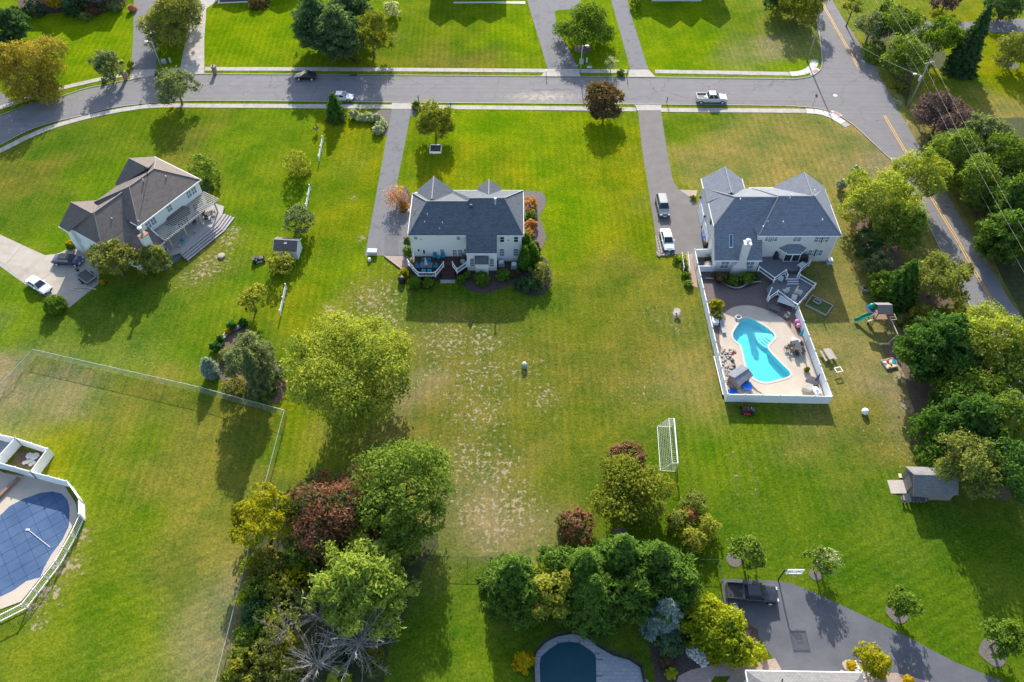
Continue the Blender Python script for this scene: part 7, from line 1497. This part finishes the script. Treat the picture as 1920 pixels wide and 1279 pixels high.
# street side
T('cone', 627, 202, 21, 2.4, 'yew', "dense conical evergreen hiding the white street car", dens=1.9, leaf=.2); T('bush', 663, 214, 11, .8, 'pale', "pale shrub between the evergreen and the silver hedge", cat="shrub")
for i, (px, py, r, l) in enumerate(((676, 219, 10, "silver mound at the left end of the curved silver hedge"), (690, 218, 12, "silver mound, second in the curved hedge"), (706, 222, 13, "silver mound at the bend of the curved hedge"), (714, 233, 12, "silver mound above the lowest one of the curved hedge"), (709, 243, 12, "silver mound at the lower end of the curved hedge"))):
    T('bush', px, py, r, .7, 'pale', l, cat="shrub", group="silver mounds of the curved hedge", dens=1.5, asp=.7)
T('round', 815, 226, 35, 3.6, 'goldgreen', "lollipop tree growing from the white square planter", asp=1.0, dens=1.5); T('bush', 780, 196, 9, .7, 'mid', "small shrub beside the middle driveway apron", cat="shrub")
T('round', 1131, 192, 38, 2.9, 'maroon', "maroon leaved round tree over the pavement with yellow tip", asp=.85, dens=1.5); T('bush', 1152, 171, 9, 4.3, 'lime', "yellow leaf tuft at the top of the maroon tree", cat="foliage tuft") if False else None
T('bare', 593, 240, 7, 1.0, 'grey', "thin sapling above the upper rail fence"); T('bush', 557, 306, 25, 2.0, 'willow', "light feathery young tree by the upper rail fence", asp=1.3, dens=.8, leaf=.2); T('bush', 558, 410, 31, 2.9, 'grey', "dark grey green round tree above the small shed", dens=1.2, asp=1.05)
T('bush', 379, 318, 31, 2.8, 'mid', "dense green tree at the right end of the brown roofed house", asp=1.3); T('bush', 385, 345, 16, 1.2, 'dark', "dark shrub behind the pergola end", cat="shrub")
T('bush', 524, 491, 26, 1.9, 'willow', "pale yellow green tree hiding the small shed corner", dens=1.1, asp=1.0); T('loose', 472, 560, 31, 2.6, 'willow', "sparse yellow green tree left of the lowest rail fence", asp=.8, dens=1.0)
T('bare', 742, 368, 27, 1.9, 'pinkish', "pinkish nearly bare tree beside the cream house garage", asp=.9, dens=2.6); T('bush', 756, 384, 12, .9, 'rust', "rust coloured shrub under the pinkish bare tree", cat="shrub")
T('round', 214, 487, 40, 3.6, 'bronze', "bronze tinted tree in front of the left house garage wall", asp=1.0, dens=1.2); T('round', 285, 488, 30, 2.6, 'olive', "olive tree against the left house chimney corner", dens=1.2); T('ball', 133, 460, 9, .6, 'hedge', "round green shrub with yellow top by the left garage", cat="shrub"); T('ball', 131, 455, 6, 1.2, 'yellow', "yellow flower clump on the shrub by the left garage", cat="flowers", name="flower_clump", asp=.4)
T('ball', 192, 528, 5, .4, 'yellow', "yellow flower clump under the bronze tree", cat="flowers", name="flower_clump"); T('ball', 102, 571, 20, 1.1, 'hedge', "round green shrub at the tip of the concrete driveway", cat="shrub", asp=.85)
# island bed, left of centre
T('ball', 434, 610, 9, .7, 'topiary', "dark clipped ball beside the yellow flowers in the stone bed", cat="shrub"); T('ball', 456, 605, 9, .7, 'topiary', "dark clipped ball at the right end of the stone bed", cat="shrub"); T('ball', 413, 636, 8, .6, 'topiary', "dark clipped ball, upper of the left pair", cat="shrub"); T('ball', 403, 650, 10, .7, 'topiary', "dark clipped ball, lowest of the left pair", cat="shrub")
T('column', 392, 690, 13, 1.8, 'blue', "blue green columnar evergreen by the chain link fence"); T('loose', 470, 672, 46, 4.6, 'grey', "grey feathery tree in the island bed", asp=1.15, dens=2.2, leaf=.26); T('bush', 512, 695, 24, 1.8, 'dark', "dark evergreen shrub right of the grey feathery tree", cat="shrub"); T('bush', 440, 725, 26, .8, 'brush', "scrubby shrubs along the chain link fence", cat="shrub", asp=.5); T('bush', 425, 665, 18, .7, 'olive', "olive ground shrub in the island bed", cat="shrub", asp=.5); T('bush', 490, 735, 26, .9, 'mid', "low green scrub at the fence below the grey tree", cat="shrub", asp=.5); T('cone', 478, 700, 26, 4.2, 'grey', "tall narrow grey evergreen standing in the island bed")
# big trees lower centre
T('round', 655, 690, 116, 7.2, 'light', "largest pale green tree spreading over the centre left lawn", asp=.82, lobes_n=11, dens=1.1); T('round', 758, 915, 96, 6.6, 'mid', "large rounded green tree right of the red tree", asp=.85, lobes_n=10, dens=1.15)
T('round', 635, 962, 88, 5.0, 'red', "red and rust coloured tree in the lower left brush", asp=.8, lobes_n=9, dens=1.0); T('loose', 493, 975, 60, 4.6, 'gold', "yellow gold loose tree overhanging the wire fence", asp=1.1, dens=1.5); T('pine', 672, 1080, 98, 6.8, 'fresh', "bright light green pine in the lower left brush", asp=.55, dens=1.4)
T('bare', 668, 1195, 85, 4.2, 'none', "grey leafless tree with wide branches below the bright pine"); T('bare', 588, 1140, 55, 4.2, 'none', "grey leafless tree left of the bright pine"); T('bare', 590, 1235, 66, 3.8, 'none', "grey leafless tree lowest in the brush"); T('bare', 528, 1175, 50, 3.4, 'brush', "half bare twiggy tree in the brush beside the fence")
T('bush', 636, 1272, 24, 1.5, 'lime', "bright green shrub at the bottom edge in the brush", cat="shrub")
bc = ['brush', 'mid', 'olive', 'dark', 'gold', 'green', 'brush', 'goldgreen', 'mid', 'brush']
bl = ["brush shrub just under the yellow gold tree", "green brush shrub beside the wire fence", "olive brush shrub left of the bare trees", "dark brush shrub in the middle of the thicket", "yellow brush shrub in the upper thicket", "deep green brush shrub by the fence", "brush shrub above the bottom left thicket", "golden brush shrub at the bottom of the thicket", "green brush shrub under the red tree", "brush shrub at the bottom edge by the fence"]
for px, py, r, h, c, l in ((455, 1120, 16, 1.6, 'lime', "lime weed clump poking through the wire fence"), (520, 1095, 30, 2.4, 'goldgreen', "golden green sapling thicket under the yellow gold tree"), (500, 1165, 30, 2.0, 'mid', "mid green sapling thicket above the half bare tree"), (545, 1205, 24, 1.2, 'gold', "yellow leaved weeds between the bare trees"), (450, 1225, 22, 1.6, 'goldgreen', "goldenrod patch by the lower wire fence"), (505, 1245, 30, 1.8, 'brush', "tall weeds in the lower left thicket"), (610, 1010, 34, 2.4, 'dark', "dark shaded thicket under the red tree"), (560, 1035, 34, 2.6, 'mid', "green thicket between the gold and red trees"), (735, 1000, 40, 2.2, 'dark', "dark shade shrubs below the rounded green tree"), (760, 1030, 30, 1.6, 'mid', "shaded shrubs at the lawn corner below the rounded green tree"), (700, 1150, 34, 1.0, 'mid', "green thicket below the bright pine")):
    T('bush', px, py, r, h, c, l, cat="shrub", dens=1.0, asp=.9)
for i, (px, py, r) in enumerate(((500, 1060, 40), (478, 1105, 30), (540, 1130, 34), (480, 1150, 34), (560, 1080, 34), (460, 1195, 28), (500, 1215, 34), (460, 1250, 36), (590, 1045, 34), (530, 1262, 34))):
    T('bush', px, py, r, 1.5, bc[i], bl[i], cat="shrub", dens=.9, asp=.9)
for i, (px, py, r, c, l) in enumerate(((700, 1040, 30, 'dark', "dark shrub between the red tree and the bright pine"), (470, 1060, 22, 'lime', "lime sapling touching the wire fence"), (630, 1150, 26, 'brush', "weedy shrub among the bare trees"), (700, 1240, 30, 'brush', "weedy shrub at the foot of the lowest bare tree"), (560, 1215, 24, 'olive', "olive shrub behind the bare trees"), (430, 1265, 20, 'goldgreen', "goldenrod clump at the bottom of the wire fence"), (480, 1275, 26, 'brush', "mixed weeds at the bottom edge"), (640, 1230, 30, 'dark', "dark undergrowth below the wide bare tree"))):
    T('bush', px, py, r, 1.0, c, l, cat="shrub", dens=.8, asp=.6)
# evergreen screen
for px, py, r, h, c, k, l in ((962, 1085, 66, 3.8, 'ever', 'cone', "dark evergreen at the left end of the tall screen"), (1035, 1105, 50, 4.4, 'willow', 'round', "pale leaved tree inside the evergreen screen"), (1095, 1075, 72, 4.2, 'ever', 'cone', "evergreen just right of the pale leaved tree"), (1165, 1050, 72, 4.4, 'ever', 'cone', "evergreen in the middle of the screen"), (1228, 1062, 72, 4.2, 'ever', 'cone', "evergreen right of the middle of the screen"), (1262, 1090, 62, 4.4, 'ever', 'pine', "evergreen at the right end of the screen"), (1110, 1118, 66, 3.9, 'ever', 'cone', "evergreen on the near side of the screen, left"), (1190, 1110, 66, 4.2, 'ever', 'pine', "evergreen on the near side of the screen, right"), (985, 1120, 50, 3.4, "ever", "pine", "dark evergreen in front of the left end of the screen"), (1045, 1060, 44, 4.4, "ever", "pine", "dark evergreen behind the pale leaved tree of the screen")):
    T(k, px, py, r, h, c, l, dens=1.25, asp=.9)
T('round', 1178, 918, 70, 3.6, 'goldgreen', "golden green tree with visible branches above the evergreen screen", asp=.8, dens=1.3); T('bush', 1177, 858, 38, 1.6, 'brownred', "brown topped wide shrub above the golden green tree", cat="shrub", asp=.7, dens=1.3); T('bush', 1080, 984, 38, 1.7, 'brownred', "reddish wide shrub left of the golden green tree", cat="shrub", asp=.85, dens=1.3)
for px, py, r, c, l in ((1302, 945, 27, 'olive', "olive feathery shrub at the top of the shrub cluster"), (1272, 975, 24, 'bronze', "brownish shrub at the left of the shrub cluster"), (1328, 985, 24, 'willow', "yellow green shrub at the right of the shrub cluster"), (1302, 1008, 27, 'willow', "bright weeping shrub at the bottom of the shrub cluster"), (1295, 965, 14, 'rust', "rusty dry shrub in the heart of the shrub cluster")):
    T('bush', px, py, r, 1.5, c, l, cat="shrub", dens=1.3)
T('round', 1402, 1037, 31, 2.6, 'mid', "dark olive young tree above the black pickup", asp=1.1, dens=1.2); T('loose', 1540, 1050, 30, 2.8, 'mid', "half silver young tree right of the basketball hoop", asp=1.0, dens=1.0); T('bare', 1552, 1052, 30, 2.8, 'pale', "silvery leafless top beside the half silver tree"); T('round', 1699, 1130, 29, 2.8, 'green', "round young green tree on a mulch ring by the driveway curve", dens=1.1); T('round', 1882, 1195, 38, 3.0, 'green', "round young green tree on a mulch ring at the lower right corner", dens=1.1)
T('round', 1637, 1237, 30, 2.6, 'gold', "golden small tree beside the garage roof", asp=1.1, dens=1.3)
for i, (px, py, r, l) in enumerate(((1597, 1248, 9, "yellow ball shrub left of the golden tree"), (1655, 1264, 8, "yellow ball shrub right of the golden tree"), (1705, 1276, 10, "yellow ball shrub at the bottom edge"), (1433, 1230, 6, "yellow ball shrub by the hedge tip"), (1258, 1263, 11, "lime yellow ball shrub by the paver path"))): T('ball', px, py, r, .5, 'yellow' if i != 4 else 'lime', l, cat="shrub", group="yellow ball shrubs")
T('bush', 983, 1240, 22, 1.0, 'yellow', "bright yellow shrub at the corner of the dark covered pool", cat="shrub", asp=1.0, dens=.9); T('cone', 1246, 1152, 44, 3.0, 'blue', "blue spruce beside the evergreen screen", dens=1.3); T('bush', 1258, 1208, 27, 1.2, 'pine', "dark blue green shrub below the blue spruce", cat="shrub"); T('bush', 1252, 1240, 18, .6, 'maroon', "dark maroon low shrub by the paver path", cat="shrub"); T('bush', 1337, 1236, 12, .6, 'gold', "small gold shrub by the stone bed", cat="shrub"); T('bush', 1234, 1198, 10, .5, 'mid', "small green shrub left of the dark blue green shrub", cat="shrub")
for px, py, r, l in ((1312, 1165, 42, "yellow green evergreen at the left of the hedge group"), (1345, 1185, 40, "yellow green evergreen in the middle of the hedge group"), (1372, 1165, 28, "gold tipped evergreen nearest the trash bins"), (1375, 1212, 34, "yellow green evergreen at the lower middle of the hedge group"), (1408, 1222, 24, "yellow green evergreen at the right tip of the hedge group"), (1335, 1145, 26, "yellow green evergreen at the top of the hedge group")): T('bush', px, py, r * 1.15, 2.0, 'lime' if r in (28, 24, 26) else 'hedgeb', l, dens=1.5, name="evergreen_shrub", cat="shrub")
# cream house planting
T('ball', 764, 452, 8, 1.0, 'mid', "round shrub at the upper left wall of the cream house", cat="shrub", asp=1.0); T('ball', 764, 471, 9, 1.0, 'mid', "round shrub at the left wall just above the paver path", cat="shrub"); T('bush', 756, 512, 10, .6, 'gold', "small autumn shrubs at the left deck corner", cat="shrub")
for px, py, r, l in ((778, 529, 13, "round clipped shrub under the left deck railing"), (805, 530, 12, "round clipped shrub left of the deck stairs"), (864, 523, 8, "small clipped shrub right of the deck stairs"), (876, 514, 7, "small clipped shrub against the bay corner"), (903, 522, 15, "wide clipped shrub in front of the boxed bay"), (943, 515, 13, "variegated clipped shrub right of the boxed bay")): T('ball', px, py, r, .75, 'hedge', l, cat="shrub", asp=.8)
for px, py, r, h, l in ((987, 462, 11, 2.4, "tall narrow evergreen tucked against the cream house corner"), (984, 485, 11, 2.2, "narrow evergreen in front of the house corner evergreen"), (998, 478, 11, 2.1, "narrow evergreen at the right of the corner group")): T('column', px, py, r, h, 'arb', l, dens=1.3)
T('bush', 1015, 512, 24, 1.3, 'bronze', "bronze shrub at the lower right of the cream house bed", cat="shrub", dens=1.2); T('bush', 993, 532, 22, .9, 'dark', "low dark juniper at the bottom of the cream house bed", cat="shrub", asp=.6, dens=1.2); T('bush', 994, 380, 15, 1.0, 'rust', "rust shrub at the top of the right side bed", cat="shrub"); T('bush', 995, 404, 13, .8, 'green', "green leafy shrub in the right side bed", cat="shrub"); T('bush', 995, 422, 13, .8, 'rust', "rust shrub in the middle of the right side bed", cat="shrub"); T('bush', 993, 438, 12, .7, 'rust', "rust shrub lowest in the right side bed", cat="shrub"); T('bush', 968, 515, 10, .5, 'maroon', "dark maroon shrub beside the air conditioners", cat="shrub")
T('bush', 1003, 462, 12, .8, 'maroon', "dark reddish shrub right of the tall narrow evergreens", cat="shrub"); T('bush', 1008, 488, 14, .9, 'bronze', "bronze shrub between the narrow evergreens and the lawn", cat="shrub"); T('bush', 975, 530, 14, .7, 'dark', "dark shrub at the mulch bed bottom below the air conditioners", cat="shrub")
# grey house planting
T('bush', 1352, 521, 14, .9, 'maroon', "dark red leaved shrub in the chimney bed", cat="shrub"); T('bush', 1373, 524, 14, .8, 'green', "green shrub in the middle of the chimney bed", cat="shrub"); T('bush', 1400, 521, 14, .8, 'green', "green shrub at the right of the chimney bed", cat="shrub"); T('bush', 1416, 519, 7, .5, 'dark', "dark small shrub at the deck foot", cat="shrub"); T('bush', 1344, 572, 14, 1.1, 'gold', "gold ornamental grass beside the left pool fence", cat="shrub", asp=1.1, dens=1.4); T('bush', 1346, 590, 10, .9, 'olive', "olive grass clump below the gold grass", cat="shrub"); T('bush', 1330, 487, 7, .4, 'dark', "dark shrub inside the small white pen", cat="shrub"); T('bush', 1300, 372, 6, .3, 'green', "small green shrub at the garage corner", cat="shrub")
for px, py, r, c, l in ((1280, 482, 8, 'lime', "leafy vegetable plant at the top of the trellis row"), (1284, 497, 8, 'green', "leafy vegetable plant between the trellis strips"), (1287, 515, 9, 'green', "leafy vegetable plant near the bottom of the trellis row"), (1291, 532, 8, 'mid', "sprawling vegetable plant at the end of the trellis row"), (1268, 486, 7, 'hedge', "bright vegetable plant beside the loose stones")): T('bush', px, py, r, .4, c, l, cat="plant", name="vegetable_plant", asp=.7)
T('ball', 1513, 692, 5, .4, 'gold', "small potted gold shrub on the pale pool deck", cat="shrub"); T('ball', 1605, 321, 10, 1.0, 'bluegrey', "small blue grey shrub, right one of the pair on the right lawn", cat="shrub"); T('ball', 1578, 346, 10, 1.0, 'bluegrey', "small blue grey shrub, left one of the pair on the right lawn", cat="shrub"); T('ball', 1601, 360, 7, .5, 'dark', "small dark shrub at the foot of the big light tree", cat="shrub")
# right side, near trees
T('round', 1652, 378, 66, 5.2, 'light', "big light green tree at the left of the roadside pair", asp=.9, lobes_n=9); T('round', 1722, 332, 52, 5.4, 'light', "light green tree leaning over the road, right of the pair", asp=.85); T('round', 1685, 425, 48, 4.2, 'mid', "mid green tree below the roadside pair"); T('bush', 1628, 452, 30, 2.0, 'dark', "dark evergreen shrub at the lawn edge beside the grey house"); T('bush', 1650, 490, 28, 1.6, 'grey', "grey green shrub below the dark lawn edge shrub", cat="shrub")
T('bush', 1655, 530, 30, 2.0, 'green', "bright green bush behind the playset"); T('cone', 1693, 530, 40, 3.6, 'yew', "dark cedar leaning between the green bush and the olive tree"); T('loose', 1760, 525, 52, 3.8, 'olive', "olive loose tree beside the lower road", dens=1.5); T('loose', 1810, 505, 20, 4.0, 'olive', "wispy branch tree reaching over the road edge line", dens=1.2); T('bush', 1628, 500, 18, 1.2, 'grey', "feathery shrub at the lawn edge above the fire pit", cat="shrub")
T('bush', 1730, 598, 34, 1.2, 'goldgreen', "yellow weedy thicket between the dark pines", cat="shrub"); T('bush', 1785, 585, 26, 1.2, 'willow', "pale yellow weeds beside the road verge", cat="shrub"); T('pine', 1765, 650, 72, 5.6, 'yew', "big dark evergreen right of the sandbox", dens=1.5); T('round', 1868, 640, 74, 6.2, 'light', "big light green tree hiding the road bend", asp=.85, lobes_n=9); T('round', 1905, 700, 56, 5, 'mid', "mid green tree at the right edge below the road bend"); T('bush', 1690, 600, 14, .8, 'olive', "dry shrub under the dark evergreen", cat="shrub")
T('round', 1812, 735, 58, 4.6, 'green', "deep green tree below the big dark evergreen", asp=.8); T('bush', 1740, 800, 34, 2.4, 'arb', "bright green thuja at the lawn edge above the boarded shed"); T('pine', 1815, 790, 64, 5.0, 'yew', "dark pine above the boarded shed", dens=1.4); T('round', 1885, 790, 56, 5.4, 'mid', "olive green tree at the right edge above the shed"); T('round', 1820, 870, 58, 4.8, 'olive', "olive tree overhanging the boarded shed roof", dens=1.1); T('round', 1895, 880, 60, 5.4, 'yew', "dark tree at the right edge beside the shed"); T('bush', 1745, 850, 28, 2.0, 'arb', "bright green thuja touching the shed roof"); T('bush', 1775, 745, 30, 2.0, 'arb', "bright green thuja above the lawn edge")
# across the main road
T('round', 1690, 45, 40, 4.6, 'mid', "rounded tree just across the main road at the top", asp=1.0); T('round', 1635, 50, 30, 3.8, 'grey', "grey green tree nearest the main road at the top"); T('round', 1700, 110, 40, 4.0, 'mid', "green tree under the wires left of the tall utility pole", dens=1.1); T('round', 1762, 72, 37, 5.0, 'hedge', "yellow topped tree beside the tall dark conifer", asp=1.15, dens=1.2); T('cone', 1822, 82, 32, 6.0, 'dark', "tall dark conifer leaning behind the utility pole", dens=1.5); T('round', 1902, 92, 32, 3.6, 'olive', "olive tree at the right edge of the upper field", asp=1.1); T('round', 1775, 0, 24, 2.6, 'purple', "dark purple tree at the top edge"); T('round', 1885, 8, 34, 3.6, 'dark', "dark tree at the top right corner"); T('loose', 1600, 12, 20, 4.5, 'olive', "sparse roadside tree at the very top"); T('bush', 1640, 95, 24, 1.6, 'mid', "green thicket at the road edge below the grey green tree", cat="shrub"); T('bush', 1690, 160, 16, 1.0, 'brush', "weedy shrub at the base of the utility pole", cat="shrub"); T('loose', 1660, 15, 18, 5.5, 'mid', "thin tall tree beside the wires at the top", asp=1.4)
T('round', 1764, 218, 50, 3.6, 'purple', "purple leaved tree below the utility pole", asp=.8, dens=1.1)
for px, py, r, h, c, k, l in ((1792, 285, 46, 4.4, 'mid', 'round', "green tree below the purple tree across the road"), (1852, 250, 40, 4.6, 'grey', 'round', "grey green tree right of the purple tree"), (1900, 300, 50, 5.2, 'green', 'round', "deep green tree at the right edge under the wires"), (1835, 340, 48, 4.6, 'mid', 'round', "green tree over the shaded road edge"), (1895, 375, 48, 5.0, 'ever', 'pine', "evergreen at the right edge under the lower wires"), (1885, 440, 50, 4.6, 'ever', 'pine', "bright evergreen beside the shaded lower road"), (1925, 460, 40, 4.4, 'green', 'round', "tree cut by the right edge above the road bend"), (1790, 330, 24, 1.6, 'mid', 'bush', "low thicket at the road edge under the trees"), (1960, 380, 60, 5, 'dark', 'round', "dark tree mostly beyond the right edge")):
    T(k, px, py, r, h, c, l, dens=1.15)
# flowers in the stone bed
sw_ = MB(); strip(smooth(P([(415, 648), (420, 634), (430, 622), (446, 616), (464, 606)]), 5), .7, 0, .25, sw_); tag(sw_.build("stone_edging", K['stone']), "curved stone wall edging the clipped balls", "garden wall")
T('ball', 427, 622, 5, .4, 'yellow', "yellow flowers between the clipped balls", cat="flowers", name="flower_clump")
